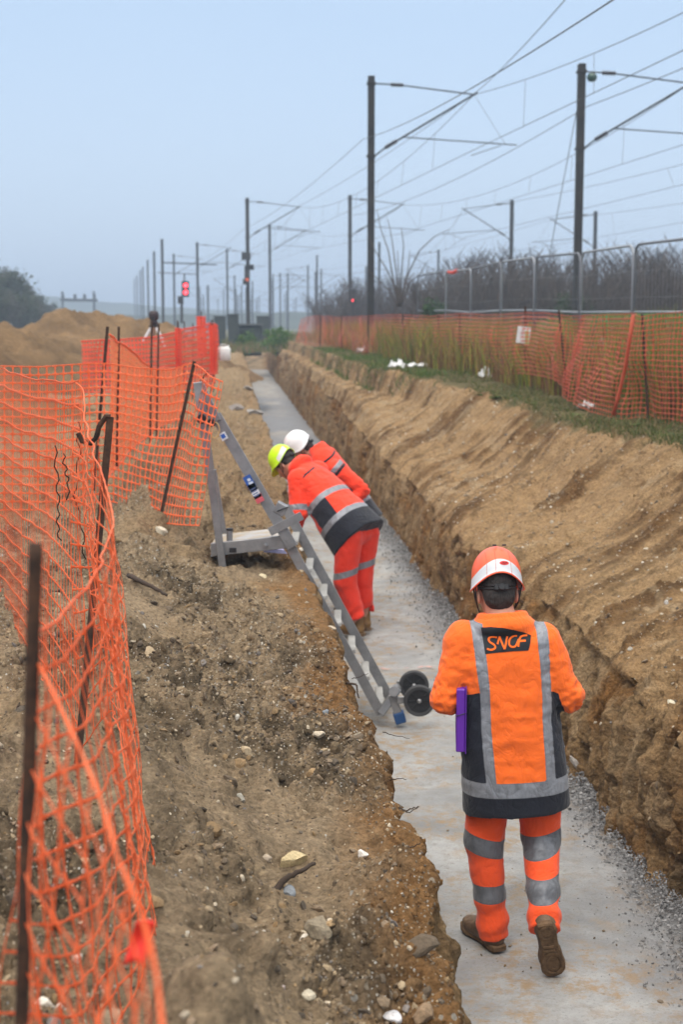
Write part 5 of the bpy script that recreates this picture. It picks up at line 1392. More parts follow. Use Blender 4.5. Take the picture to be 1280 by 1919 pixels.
# lower ladder: near and far rails with the steps between them
n0, n1 = Lp(708, 1322, Yn), Lp(545, 1000, Yn)          # near outer rail
h1 = Lp(403, 778, Yn)
rail(Lp(714, 1338, Yn), Lp(536, 1010, Yn))
r_hand = rail(Lp(548, 1026, Yn - 0.03), h1, "handrail", wd=0.070, th=0.03)
rail(Lp(738, 1322, Yf), Lp(533, 948, Yf))
A_, B_ = Lp(722, 1325, (Yn + Yf) / 2), Lp(540, 985, (Yn + Yf) / 2)
stepdir = Vector((1, 0, 0))
for i in range(7):
    t = 0.06 + i * 0.145; p = A_.lerp(B_, t)
    mb = MB(); mb.box(p + Vector((0.0, 0, 0)), (0.050, Yf - Yn - 0.03, 0.026), None, 0.003)
    for k_ in (-0.018, -0.006, 0.006, 0.018): mb.box(p + Vector((k_, 0, 0.0145)), (0.004, Yf - Yn - 0.04, 0.004))
    mb.build("step", STEPM, ld)
# head piece, clamp and caps
mb = MB(); mb.bar(Lp(505, 997, Yn - 0.035), Lp(566, 966, Yn - 0.035), 0.055, 0.012, up=(0, 1, 0)); mb.build("bracket", ALU, ld)
mb = MB(); mb.bar(Lp(521, 962, Yn + 0.02), Lp(531, 944, Yn + 0.02), 0.075, 0.10, up=(0, 1, 0), bev=0.004); mb.build("head_cap", ALU, ld)
mb = MB(); mb.bar(Lp(519, 958, Yn - 0.035), Lp(540, 950, Yn - 0.035), 0.006, 0.01, up=(0, 1, 0)); mb.build("rubber_strip", BLACKP, ld)
# standing platform: two side beams, deck, end bar
for Y, nm in ((Yn, "platform_beam"), (Yf + .12, "platform_beam")):
    mb = MB(); mb.bar(Lp(396, 1030, Y), Lp(545, 1014, Y), 0.03, 0.085, up=(0, 0, 1), bev=0.003); mb.build(nm, ALU, ld)
mb = MB(); p = (Lp(400, 1016, Yn + .3) + Lp(540, 1001, Yn + .3)) / 2; M_ = np.array(Matrix.Rotation(R(-4), 3, 'Y'))
M_ = np.array(Matrix.Rotation(-math.atan2((Lp(540, 1001, Yn) - Lp(400, 1016, Yn)).z, (Lp(540, 1001, Yn) - Lp(400, 1016, Yn)).x), 3, 'Y'))
mb.box(p + Vector((0, 0, 0.0)), (0.50, 0.54, 0.022), M_, 0.003)
DECK = NT("muddy_deck", 0.8, 0.3); DECK.color(DECK.mix(DECK.rng(DECK.noise(8, 5), 0.45, 0.6), (0.42, 0.36, 0.27), (0.44, 0.44, 0.44))); DECK.bump(DECK.noise(60), 0.003)
mb.build("platform_deck", DECK.m, ld)
mb = MB(); mb.bar(Lp(399, 1031, Yn), Lp(399, 1031, Yf + .12), 0.03, 0.085); mb.build("end_bar", ALU, ld)
mb = MB(); mb.box(Lp(436, 1031, Yn - 0.018), (0.045, 0.006, 0.030)); mb.build("lock_plate", BLACKP, ld)
mb = MB(); mb.lathe([(0.0001, -0.016), (0.012, -0.014), (0.014, 0)], Lp(498, 1022, Yn - 0.016), (0, 1, 0), 14); mb.build("bolt", ALU, ld)
mb = MB(); mb.tube([Lp(430, 1014, Yn + .02), Lp(430, 992, Yn + .02)], 0.020, 12); mb.build("post_socket", ALU, ld)
MB().tube([Lp(430, 994, Yn + .02), Lp(430, 990, Yn + .02)], 0.022, 12).build("socket_cap", BLACKP, ld)
# rear leg and its upper guard rail frame seen through the net
for a, b, nm in ((Lp(419, 1080, Yn - .03), Lp(393, 880, Yn - .03), "rear_leg"), (Lp(393, 880, Yn - .03), Lp(370, 716, Yn - .03), "rear_leg_extension"), (Lp(428, 1060, Yf + .15), Lp(398, 880, Yf + .15), "rear_leg")):
    mb = MB(); mb.bar(a, b, 0.048 if nm == "rear_leg" else 0.056, 0.028, up=(0, 1, 0), bev=0.003); mb.build(nm, ALU, ld)
mb = MB(); mb.bar(Lp(372, 722, Yn), Lp(405, 790, Yn), 0.07, 0.03, up=(0, 1, 0), bev=0.003); mb.build("top_bar", ALU, ld)
mb = MB(); mb.lathe([(0.0001, -0.02), (0.03, -0.02), (0.035, 0.0), (0.03, 0.03), (0.0001, 0.03)], Lp(378, 785, Yn - .03), (0, 1, 0), 16); mb.build("hinge", BLACKP, ld)
mb = MB(); mb.lathe([(0.0001, -0.02), (0.024, -0.02), (0.028, 0.0), (0.024, 0.03), (0.0001, 0.03)], Lp(396, 792, Yn - .05), (0, 1, 0), 16); mb.build("hinge", BLACKP, ld)
an = np.linspace(0, 2 * np.pi, 17); c_ = Lp(402, 806, Yn - .06)
MB().tube([c_ + Vector((0.030 * math.cos(a), 0, 0.050 * math.sin(a))) for a in an], 0.0045, 6, caps=False).build("rope_loop", simple("rope", (0.55, 0.36, 0.16)), ld, smooth=True)
# stickers on the handrail
def sticker(x0, y0, x1, y1, wd, col, nm="sticker", dy=0.0):
    a, b = Lp(x0, y0, Yn - 0.046 - dy), Lp(x1, y1, Yn - 0.046 - dy); mb = MB(); mb.bar(a, b, wd, 0.0012, up=(0, 1, 0), bev=0.0002)
    return mb.build(nm, simple(nm + "_" + "%d" % (col[2] * 100), col, 0.45), ld)
sticker(461, 892, 474, 915, 0.052, (0.03, 0.10, 0.38)); sticker(469.5, 907, 477, 920, 0.050, (0.62, 0.64, 0.72)); sticker(474, 914, 484, 933, 0.050, (0.62, 0.63, 0.68)); sticker(481, 927, 489, 941, 0.052, (0.55, 0.10, 0.12)); sticker(415, 811, 422, 824, 0.042, (0.65, 0.67, 0.72))
b_ = sticker(416, 814, 420, 821, 0.026, (0.04, 0.12, 0.45), dy=.002)
for k_ in range(4):
    sticker(473.5 + 2.3 * k_, 915.5 + 4.2 * k_, 474.3 + 2.3 * k_, 917 + 4.2 * k_, 0.036, (0.12, 0.16, 0.32), "printed_line", dy=.002)
sticker(465, 897, 467.5, 901.5, 0.020, (0.60, 0.65, 0.75), "printed_figure", dy=.002); sticker(468.8, 903, 470.6, 907, 0.030, (0.55, 0.62, 0.75), "printed_figure", dy=.002)
# foot bar, blue foot and wheels
mb = MB(); mb.bar(Lp(712, 1338, Yn), Lp(746, 1290, Yn + .05), 0.05, 0.05, up=(0, 1, 0), bev=.004); mb.build("foot_joint", ALU, ld)
mb = MB(); mb.tube([Lp(738, 1296, Yn - .04), Lp(744, 1290, Yf + .04)], 0.032, 14); mb.build("cross_tube", ALU, ld)
mb = MB(); mb.bar(Lp(735, 1300, Yn + 0.02), Lp(749, 1346, Yn + 0.02), 0.052, 0.05, up=(0, 1, 0), bev=.004); mb.build("front_foot", ALU, ld)
mb = MB(); mb.bar(Lp(746, 1334, Yn + 0.02), Lp(752, 1354, Yn + 0.02), 0.072, 0.07, up=(0, 1, 0), bev=.006); mb.build("foot_cap", simple("blue_rubber", (0.02, 0.07, 0.20), 0.6), ld)
mb = MB(); mb.bar(Lp(716, 1335, Yf), Lp(722, 1352, Yf), 0.06, 0.06, up=(0, 1, 0), bev=.006); mb.build("foot_cap", simple("mud", (0.30, 0.22, 0.13), 0.9), ld)
for wx, wy, Y in ((786, 1313, Yn - .02), (776, 1284, Yf + .05)):
    mb = MB(); mb.bar(Lp(744, 1312 - (30 if Y > 9.2 else 0), Y), Lp(wx + 2, wy - 4, Y), 0.020, 0.048, up=(0, 0, 1), bev=.003); mb.build("wheel_arm", ALU, ld)
    c_ = Lp(wx, wy, Y - 0.04); wh = empty("wheel", tuple(c_)); wh.parent = ld; wh.scale = (1.12, 1.1, 1.12)
    mb = MB(); mb.lathe([(0.070, -0.018), (0.086, -0.020), (0.0915, -0.012), (0.0915, 0.012), (0.086, 0.020), (0.070, 0.018), (0.070, -0.018)], (0, 0, 0), (0, 1, 0), 40); o = mb.build("tyre", TYRE, wh); smooth_by_angle(o, 40)
    mb = MB(); mb.lathe([(0.0001, -0.006), (0.0705, -0.006), (0.0705, 0.006), (0.0001, 0.006)], (0, 0, 0), (0, 1, 0), 32)
    for a in range(8):
        v_ = Vector((math.cos(a * R(45)), 0, math.sin(a * R(45)))); mb.bar(v_ * 0.014 + Vector((0, -0.008, 0)), v_ * 0.069 + Vector((0, -0.008, 0)), 0.005, 0.006, up=(0, 1, 0))
    mb.build("rim", HUB, wh)
    mb = MB(); mb.lathe([(0.0001, -0.022), (0.012, -0.020), (0.014, -0.006), (0.014, 0.016)], (0, 0, 0), (0, 1, 0), 20); mb.build("axle_cap", ALU, wh, smooth=True)
# ================================================================ overhead line masts, wires, signals
STEEL = NT("painted_steel", 0.7, 0.3); STEEL.color(STEEL.mix(STEEL.rng(STEEL.noise(2.5, 6, 0.7), 0.4, 0.65), (0.018, 0.018, 0.019), (0.040, 0.036, 0.032))); STEEL = STEEL.m
INSUL = simple("brown_insulator", (0.03, 0.022, 0.02), 0.3, 0.5)
WIRE = simple("copper_wire", (0.07, 0.075, 0.08), 0.6, 0.4)
GLASSG = simple("green_glass", (0.02, 0.07, 0.05), 0.15, 0.6)
TRK = Vector((-0.1536, 1, 0)).normalized(); TRN = Vector((TRK.y, -TRK.x, 0))
MG = "catenary masts along the railway"
def mast(px, ytop, H_, Y, label, side=1, arm=3.2, w_=0.235, detail=2, boxes=False, tilt=0.0):
    """H-beam mast whose top shows at (px, ytop) from distance Y; side: +1 arm reaches right, -1 left, 0 none"""
    tp = at(px, ytop, Y); base = Vector((tp.x, tp.y, tp.z - H_)); o = empty("catenary_mast", tuple(base), 0, label, "mast", MG)
    mb = MB(); hw = w_ / 2; hx = 0.0
    for s_ in (-1, 1): mb.box((0, s_ * hw, H_ / 2), (w_ * 0.92, 0.016, H_))
    mb.box((0, 0, H_ / 2), (0.016, w_ - 0.02, H_)); 
    for s_ in (-1, 1): mb.box((s_ * w_ * 0.40, 0, H_ / 2), (0.012, w_ - 0.03, H_ * 0.998))
    mb.build("column", STEEL, o)
    if side and detail:
        t0, t1 = H_ - 0.22, H_ - 2.42; ex = arm * side
        pt = Vector((ex, 0, H_ - 0.55))
        mb = MB(); mb.tube([(0.1 * side, 0, t0), (0.75 * side, 0, t0 - 0.03)], 0.022, 8); mb.tube([(1.0 * side, 0, t0 - 0.06), pt], 0.022, 8); mb.build("top_tube", STEEL, o)
        mb = MB(); mb.lathe([(0.03, -.2), (.075, -.16), (.035, -.12), (.075, -.08), (.035, -.04), (.075, 0), (.035, .04), (.075, .08), (.035, .12), (.075, .16), (.03, .2)], (0.80 * side, 0, t0 - 0.04), (side, 0, -0.04), 10); mb.build("insulator", INSUL, o)
        d = (pt - Vector((0, 0, t1))); n_ = d.normalized()
        mb = MB(); mb.tube([Vector((0.1 * side, 0, t1)) , Vector((0, 0, t1)) + n_ * 0.5], 0.024, 8); mb.tube([Vector((0, 0, t1)) + n_ * 0.95, pt + n_ * 0.12], 0.030, 8); mb.build("diagonal_tube", STEEL, o)
        mb = MB(); mb.lathe([(0.03, -.22), (.08, -.17), (.035, -.13), (.08, -.09), (.035, -.04), (.08, 0), (.035, .04), (.08, .09), (.035, .13), (.08, .17), (.03, .22)], Vector((0, 0, t1)) + n_ * 0.72, n_, 10); mb.build("insulator", INSUL, o)
        p1 = Vector((0, 0, t1)) + n_ * 1.15; reg_end = Vector((ex + 1.35 * side, 0, t1 + 0.34)); 
        mb = MB(); mb.tube([p1, reg_end], 0.018, 8); mb.build("registration_tube", STEEL, o)
        mb = MB(); q0 = reg_end - Vector((0.5 * side, 0, 0.02)); mb.tube([q0, q0 + Vector((-0.35 * side, -0.25, -0.13)), q0 + Vector((-0.95 * side, -0.35, -0.34))], 0.012, 6); mb.build("steady_arm", STEEL, o)
        if detail > 1:
            MB().tube([pt, Vector((ex + 1.0 * side, 0, t1 + 0.36))], 0.006, 6).build("stay_wire", WIRE, o)
        for zc in (t1, t0):
            MB().box((0, 0, zc), (w_ + 0.05, w_ + 0.05, 0.07)).build("clamp", STEEL, o)
    return o, base, H_
def mess(o, base, H_, side, arm=3.2): return base + Vector((arm * side, 0, H_ - 0.55)), base + Vector(((arm - 0.1) * side, -0.3, H_ - 2.3))
PXT = [(696, 143, 8.6, 45.5, 1), (463, 371, 8.6, 90, 1), (369, 454, 8.5, 138, 1), (325, 476, 8.5, 170, 1)]
lab = ["tall dark mast nearest the trench, its arm reaching right against the sky", "dark mast with signal boxes on it, directly beyond the nearest one",
       "mast right of the twin red lights, third along the trench row", "mast just left of the twin red lights"]
rowA = []
for (x, y, H_, Y, sd_), lb_ in zip(PXT, lab): rowA.append(mast(x, y, H_, Y, lb_, sd_, detail=2 if Y < 100 else 1))
rowB = []
for (x, y, H_, Y, sd_), lb_ in zip([(1091, 120, 8.6, 43, 1), (656, 366, 8.6, 88, 1), (505, 420, 9.2, 128, 1), (425, 466, 9, 170, 1)],
    ["tall dark mast behind the grey site fence at right, with a round green insulator", "mast just left of the nearest tall mast with a red signal light at its foot", "slim mast between the box-carrying mast and the tall pair", "thin hazy mast standing alone right of the third trench-row mast"]):
    rowB.append(mast(x, y, H_, Y, lb_, sd_, detail=2 if Y < 100 else 1))
rowC = []
for (x, y, H_, Y, sd_), lb_ in zip([(960, 375, 8.2, 90, -1), (1117, 396, 8.2, 99, -1), (822, 468, 8, 153, -1), (577, 497, 8, 195, -1), (711, 454, 8.4, 138, 0), (594, 478, 9, 175, 0)],
    ["mast right of the bare shrub with its arm reaching left", "mast seen right behind the big right-hand mast, arm reaching left", "small mast between shrub and thicket, arm reaching left", "short far mast with a leftward arm near the middle of the horizon", "plain pole just right of the nearest tall mast", "pale far lattice pole without arm at the middle of the horizon"]):
    rowC.append(mast(x, y, H_, Y, lb_, sd_, arm=3.0, detail=2 if Y < 100 else 1))
k_ = 0
for x, y, Y, sd_ in ((303, 448, 132, 0), (288, 471, 166, 0), (276, 487, 200, 0), (267, 500, 235, 0), (262, 506, 262, 0), (256, 516, 300, 0), (251, 522, 340, 0)):
    k_ += 1; o, b_, h_ = mast(x, y, 8.6, Y, "hazy mast in the receding left-hand row beside the spoil heap", 0)
    o["label"] = ["nearest and tallest mast of the receding row at far left", "second mast of the receding row at far left", "third mast of the receding row at far left", "fourth mast of the receding row at far left", "fifth mast of the receding row at far left", "sixth mast of the receding row at far left, faint in haze", "last and faintest mast of the receding row at far left"][k_ - 1]
rnd = random.Random(9)
for i in range(40):
    x = rnd.uniform(372, 700) if i % 3 else rnd.uniform(375, 560); Y = rnd.uniform(160, 420); H_ = rnd.uniform(7.5, 9)
    o, b_, h_ = mast(x, 605 - (H_ - 1.4) / Y * F_PX * 1.0, H_, Y, "thin distant mast lost in haze among the others on the horizon", rnd.choice((-1, 1, 1)), detail=1 if i % 2 else 0)
# cross beam of the gantry carried by the left rows
g = empty("signal_gantry", tuple(at(345, 600, 136)), 0, "thin horizontal gantry beam across the masts above the twin red lights", "gantry")
a, b = at(303, 492, 135) - g.location, at(405, 496, 138) - g.location
MB().bar(a, b, 0.10, 0.12).build("beam", STEEL, g); a, b = at(296, 511, 165) - g.location, at(372, 514, 165) - g.location
MB().bar(a, b, 0.08, 0.10).build("beam", STEEL, g)
# wires
def span(p, q, sag, n=24):
    return [p.lerp(q, i / n) - Vector((0, 0, sag * 4 * (i / n) * (1 - i / n))) for i in range(n + 1)]
def line_run(name, lbl, pts, sag, r, drop_to=None, dn=7, grp="overhead wires"):
    o = empty(name, tuple(pts[0]), 0, lbl, "wire", grp); P_ = []
    for p, q in zip(pts[:-1], pts[1:]): P_ += [v - o.location for v in span(p, q, sag)]
    MB().tube(P_, r, 5).build("wire", WIRE, o, smooth=True)
    if drop_to:
        for (p, q), (c, d) in zip(zip(pts[:-1], pts[1:]), zip(drop_to[:-1], drop_to[1:])):
            for i in range(1, dn + 1):
                t = i / (dn + 1); u_ = p.lerp(q, t) - Vector((0, 0, sag * 4 * t * (1 - t))) - o.location; l_ = c.lerp(d, t) - o.location
                MB().tube([u_, l_], 0.006, 5).build("dropper", WIRE, o)
    return o
def ext(p, k): return p - TRK * k
def chain(row, side, arm, lbm, lbc, back):
    ms = [mess(o, b, h, side, arm) for o, b, h in row]; M_ = [m[0] for m in ms]; C_ = [m[1] for m in ms]
    M_ = [ext(M_[0], back)] + M_; C_ = [ext(C_[0], back) + Vector((0.25, 0, 0))] + C_
    line_run("contact_wire", lbc, C_, 0.02, 0.010); line_run("messenger_wire", lbm, M_, 1.1, 0.010, C_)
chain(rowA, 1, 3.2, "upper sagging wire carried by the trench-side masts, with droppers", "lower straight wire carried by the trench-side masts", 46)
chain(rowB, 1, 3.2, "upper sagging wire carried by the right-hand tall masts, with droppers", "lower straight wire carried by the right-hand tall masts", 46)
rc2 = [rowC[0], (None, rowC[2][1] , 8.0)]
chain([rowC[0], rowC[2]], -1, 3.0, "upper wire of the far track held by the left-reaching arms", "lower wire of the far track held by the left-reaching arms", 90)
chain([rowC[1]] + [rowC[3]], -1, 3.0, "upper wire of the farthest track beyond the thicket", "lower wire of the farthest track beyond the thicket", 98)
fe = [b + Vector((-0.25, 0, h - 1.9)) for o, b, h in rowA[:3]]
line_run("feeder_wire", "thick feeder wire fixed to the trench-side masts and leaving at the top of the picture", [fe[0] + (at(1088, 0, 16.5) - fe[0]) * 1.35] + fe, 0.3, 0.009)
fe2 = [b + Vector((3.3, 0, h - 0.45)) for o, b, h in rowA[:2]]
line_run("earth_wire", "thin wire rising steeply from the arm tip of the nearest mast", [at(1112, 0, 17.5) + Vector((1, -3, 1.5))] + fe2, 0.2, 0.010)
fe3 = [b + Vector((0.2, 0, h - 1.2)) for o, b, h in rowB[:2]]
line_run("feeder_wire", "feeder wire fixed low on the right-hand tall masts", [ext(fe3[0], 40) + Vector((0, 0, 0.8))] + fe3, 0.5, 0.012)
o, b, h = rowB[0]
MB().tube([Vector((-0.1, 0, h - 1.2)), at(1030, 480, 43.5) - b, at(1022, 545, 43.6) - b], 0.012, 5).build("guy_wire", WIRE, o)
MB().lathe([(0.0001, -.13), (.10, -.11), (.15, -.03), (.15, .03), (.10, .11), (0.0001, .13)], at(1110, 145, 42.9) - b, (0, 0, 1), 16).build("round_insulator", GLASSG, o, smooth=True)
# boxes on the second mast and signals
o, b, h = rowA[1]
for x, y, w_, h_ in ((461, 480, 0.55, 0.45), (468, 501, 0.50, 0.32), (463, 512, 0.32, 0.9), (461, 528, 0.40, 0.35)):
    MB().box(at(x, y, 89.6) - b, (w_, 0.3, h_)).build("signal_box", STEEL, o)
LAMPR = NT("red_signal_lamp"); LAMPR.color((0.5, 0.01, 0.01)); LAMPR.b.inputs['Emission Color'].default_value = (1.0, 0.035, 0.05, 1); LAMPR.b.inputs['Emission Strength'].default_value = 9.0; LAMPR = LAMPR.m
LAMPO = NT("orange_signal_lamp"); LAMPO.color((0.5, 0.08, 0.02)); LAMPO.b.inputs['Emission Color'].default_value = (1.0, 0.20, 0.08, 1); LAMPO.b.inputs['Emission Strength'].default_value = 0.35; LAMPO = LAMPO.m
def lamp(o, b, x, y, Y, r_, mat, nm="lamp"):
    MB().lathe([(0.0001, -0.02), (r_ * 0.7, -0.012), (r_, 0)], at(x, y, Y) - b, (0, 1, 0), 16).build(nm, mat, o)
lamp(o, b, 463, 524, 89.2, 0.10, LAMPO)
sg = empty("railway_signal", tuple(at(347, 603, 95)), 0, "railway signal on a post showing two red lights, one above the other", "signal"); b = sg.location.copy()
MB().box(at(347, 541.5, 95.1) - b, (0.48, 0.22, 1.05), None, 0.05).build("signal_head", STEEL, sg)
MB().box(at(345, 520, 95.2) - b, (0.06, 0.3, 0.5)).build("backboard_bracket", STEEL, sg)
MB().tube([at(340, 606, 95.3) - b, at(340, 560, 95.3) - b], 0.09, 8).build("post", STEEL, sg)
MB().box(at(338, 562, 95.2) - b, (0.35, 0.25, 0.5)).build("relay_box", STEEL, sg)
lamp(sg, b, 347.5, 535, 94.9, 0.13, LAMPR); lamp(sg, b, 347.5, 548, 94.9, 0.13, LAMPR)
sg = empty("railway_signal", tuple(at(661, 590, 86)), 0, "small single red signal light at the foot of the left tall pair of masts", "signal"); b = sg.location.copy()
MB().box(at(661, 556, 86.1) - b, (0.45, 0.2, 0.9), None, 0.04).build("signal_head", STEEL, sg); MB().tube([(0, .1, -.4), at(661, 565, 86.2) - b], 0.06, 8).build("post", STEEL, sg)
lamp(sg, b, 661, 563, 85.9, 0.055, LAMPR)
# far gantry at left
g = empty("signal_gantry", tuple(at(146, 592, 260)), 0, "faint grey gantry over the line far away behind the spoil heaps", "gantry"); b = g.location.copy()
for x in (117, 176): MB().box((at(x, 580, 260) - b), (0.35, 0.4, 6.5)).build("leg", STEEL, g)
MB().bar(at(113, 562, 260) - b, at(182, 563, 260) - b, 0.5, 0.5).build("beam", STEEL, g)
for x in (117, 140, 158, 176): MB().box(at(x, 556, 260) - b, (0.5, 0.5, 0.9)).build("signal_head", STEEL, g)

# ================================================================ grey temporary site fence panels
GALV = simple("galvanised_tube", (0.30, 0.32, 0.35), 0.5, 0.5, 0.3); GALD = simple("weathered_tube", (0.16, 0.17, 0.19), 0.6, 0.4, 0.2)
tops = [(1420, 430, 20.5), (1300, 446, 22.6), (1190, 459, 25), (1090, 474, 28.2), (1004, 482, 31.5), (940, 491, 34.5), (884, 504, 38.5), (836, 509, 43), (783, 517, 48)]
TP = [at(*t) for t in tops]
lbs = ["grey temporary fence panel running off the right edge above the grass", "grey temporary fence panel with rounded top corner at right edge", "grey temporary fence panel in front of the big right-hand mast", "grey temporary fence panel just left of the big right-hand mast", "grey temporary fence panel behind the thin stake with the white notice",
       "grey temporary fence panel in front of the thicket, third from its left end", "grey temporary fence panel with red cloth on its top bar", "small grey temporary fence panel at the left end of the line"]
WM = NT("mesh_wire", 0.6, 0.4); WM.color((0.25, 0.27, 0.29)); WM = WM.m
for i in range(len(TP) - 1):
    a, b = TP[i], TP[i + 1]; d = (b - a); d.z = 0; L = d.length; d.normalize(); H_ = 2.0
    a2 = a + d * 0.05; b2 = b - d * 0.05; o = empty("site_fence_panel", (a2.x, a2.y, a2.z - H_), 0, lbs[i], "fence panel", "grey temporary fence panels"); bb = o.location.copy()
    r_ = 0.021; A = a2 - bb; B = b2 - bb; cz = Vector((0, 0, 1))
    fr = [A - cz * H_, A - cz * 0.18, A - cz * 0.06 + d * 0.04, A + d * 0.16, B - d * 0.16, B - cz * 0.06 - d * 0.04, B - cz * 0.18, B - cz * H_]
    mb = MB(); mb.tube(fr, r_ * 1.15, 8); mb.build("frame", GALD if i % 2 else GALV, o, smooth=True)
    mb = MB(); mb.tube([A - cz * 1.15 + d * 0.02, B - cz * 1.15 - d * 0.02], r_, 8); mb.build("lower_rail", GALV, o, smooth=True)
    mb = MB(); n = int(L / 0.16)
    for j in range(1, n):
        p = A.lerp(B, j / n); mb.tube([p - cz * 0.02, p - cz * (H_ - 0.55)], 0.0014, 3, caps=False)
    for zz in (0.45, 0.9, 1.3): mb.tube([A - cz * zz, B - cz * zz], 0.0022, 3, caps=False)
    mb.build("wire_mesh", WM, o)
    MB().box(A - cz * (H_ - 0.06) - d * 0.05, (0.65, 0.22, 0.13), None, 0.02).build("foot_block", simple("concrete_foot", (0.35, 0.34, 0.32)), o)
    if i == 6:
        MB().tube([A.lerp(B, 0.55), A.lerp(B, 0.7) - cz * .05, A.lerp(B, 0.9) - cz * .02], 0.05, 6).build("red_cloth", NETF, o)

# ================================================================ spoil heaps
def heap(lbl, cx, cy, rx, ry, h, seed, base=1.05):
    n, mm = 110, 90; th, rr = np.meshgrid(np.linspace(0, 2 * np.pi, n), np.linspace(0, 1, mm) ** 0.8, indexing='ij')
    x = cx + rx * rr * np.cos(th); y = cy + ry * rr * np.sin(th)
    z = h * (1 - rr ** 1.25) * (1 + 0.30 * vnoise(x * 0.35, y * 0.35, seed=seed) * rr * 2) + 0.16 * h * fbm(x * 0.7, y * 0.7, None, 4, seed=seed + 1) * (1 - rr ** 3) + 0.05 * fbm(x * 4, y * 4, None, 3, seed=seed + 2)
    z = base + z - 0.15
    c = fbm(x * 1.5, y * 1.5, None, 4, seed=seed + 3); C_ = np.array([0.205, 0.130, 0.065])[None, None] * (1 + 0.28 * c)[..., None]
    me = np_mesh("spoil_heap", np.stack([x, y, z], -1), quads=grid_faces(n, mm), attrs={"tint": C_.reshape(-1, 3), "stony": np.full(x.size, 0.2)})
    return link("spoil_heap", me, SOIL, None, lbl, "earth heap", "brown earth heaps beyond the left fence")
p = at(176, 640, 44); heap("rounded brown earth heap with its peak beside the masts", p.x, p.y, 5.2, 6.0, 1.95, 3)
p = at(-30, 640, 32); heap("larger brown earth heap cut off by the left edge", p.x - .2, p.y, 3.4, 6.0, 1.75, 7)
p = at(75, 645, 38); heap("low saddle of brown earth between the two bigger heaps", p.x, p.y, 3.0, 5.0, 1.35, 13)
p = at(-160, 700, 22); heap("flat brown earth heap in front of the left heap", p.x + 0.6, p.y, 3.6, 3.5, 0.75, 17)
# ================================================================ plants
def leafmat(name, attr=True, c=(0.1, 0.1, 0.05), tr=0.35):
    m = NT(name, 0.7, 0.25)
    if attr: cc = m.attr("tint", 'Color')
    else: cc = m.mix(m.rng(m.noise(3, 4), 0.3, 0.7), tuple(x * 0.6 for x in c), tuple(x * 1.4 for x in c))
    m.color(cc); t = m.node('ShaderNodeBsdfTranslucent'); m.l(cc, t.inputs[0]); mx = m.node('ShaderNodeMixShader'); mx.inputs[0].default_value = tr
    m.l(m.b.outputs[0], mx.inputs[1]); m.l(t.outputs[0], mx.inputs[2]); m.l(mx.outputs[0], m.nt.nodes['Material Output'].inputs[0]); return m.m
LEAF = leafmat("leaf"); BARK = simple("bark", (0.085, 0.070, 0.058), 0.9, 0.2, vary=0.35); TWIG = simple("bare_twig", (0.085, 0.070, 0.062), 0.9, 0.15, vary=0.3)
def blades(name, P_, Hh, Wd, tint, seed, lean=0.35, lbl=None):
    rg = np.random.default_rng(seed); n = len(P_); an = rg.uniform(0, 2 * np.pi, n); le = rg.normal(0, lean, (n, 2))
    dx, dy = np.cos(an) * Wd / 2, np.sin(an) * Wd / 2; V = []
    for k_, (t, wf) in enumerate(((0, 1.0), (0.4, 0.85), (0.75, 0.5), (1.0, 0.06))):
        cx = P_[:, 0] + le[:, 0] * Hh * t * t; cy = P_[:, 1] + le[:, 1] * Hh * t * t; cz = P_[:, 2] + Hh * (t - 0.25 * t * t * np.hypot(le[:, 0], le[:, 1])) - 0.01
        V += [np.stack([cx - dx * wf, cy - dy * wf, cz], -1), np.stack([cx + dx * wf, cy + dy * wf, cz], -1)]
    V = np.stack(V, 1).reshape(-1, 3); b = (np.arange(n) * 8)[:, None, None]
    q = (np.array([(0, 1, 3, 2), (2, 3, 5, 4), (4, 5, 7, 6)])[None] + b).reshape(-1, 4)
    me = np_mesh(name, V, quads=q, attrs={"tint": np.repeat(tint, 8, axis=0)}); return link(name, me, LEAF, kind='stuff', label=lbl)
def gz_arr(s, t):
    i = np.clip(np.searchsorted(S, s), 1, NR - 1); out_ = np.zeros(len(s))
    for k_ in range(len(s)):
        out_[k_] = 0
    # nearest column lookup, done row by row in blocks
    for r_ in np.unique(i):
        m_ = i == r_; ok = zone[r_] >= 5
        out_[m_] = np.interp(t[m_], T[r_][ok], P[r_, ok, 2])
    return out_
def field_pts(n, s0, s1, toff0, toff1, seed, sp=1.0, clump=None):
    rg = np.random.default_rng(seed); s_ = s0 + (s1 - s0) * rg.random(n) ** sp; c_ = np.interp(s_, S, rc); t_ = c_ + toff0 + (toff1 - toff0) * rg.random(n)
    if clump is not None:
        k_ = fbm(s_ * clump[0], t_ * clump[1], None, 3, seed=seed) + 0.5 * rg.random(n) > clump[2]; s_, t_ = s_[k_], t_[k_]
    z_ = gz_arr(s_, t_); return np.stack([s_ * TD[0] + t_ * TN[0], s_ * TD[1] + t_ * TN[1], z_], -1), s_, t_, rg
def tints(rg, n, cols, pr, var=0.25): return np.array(cols)[rg.choice(len(cols), n, p=pr)] * (1 + rg.uniform(-var, var, (n, 1)))
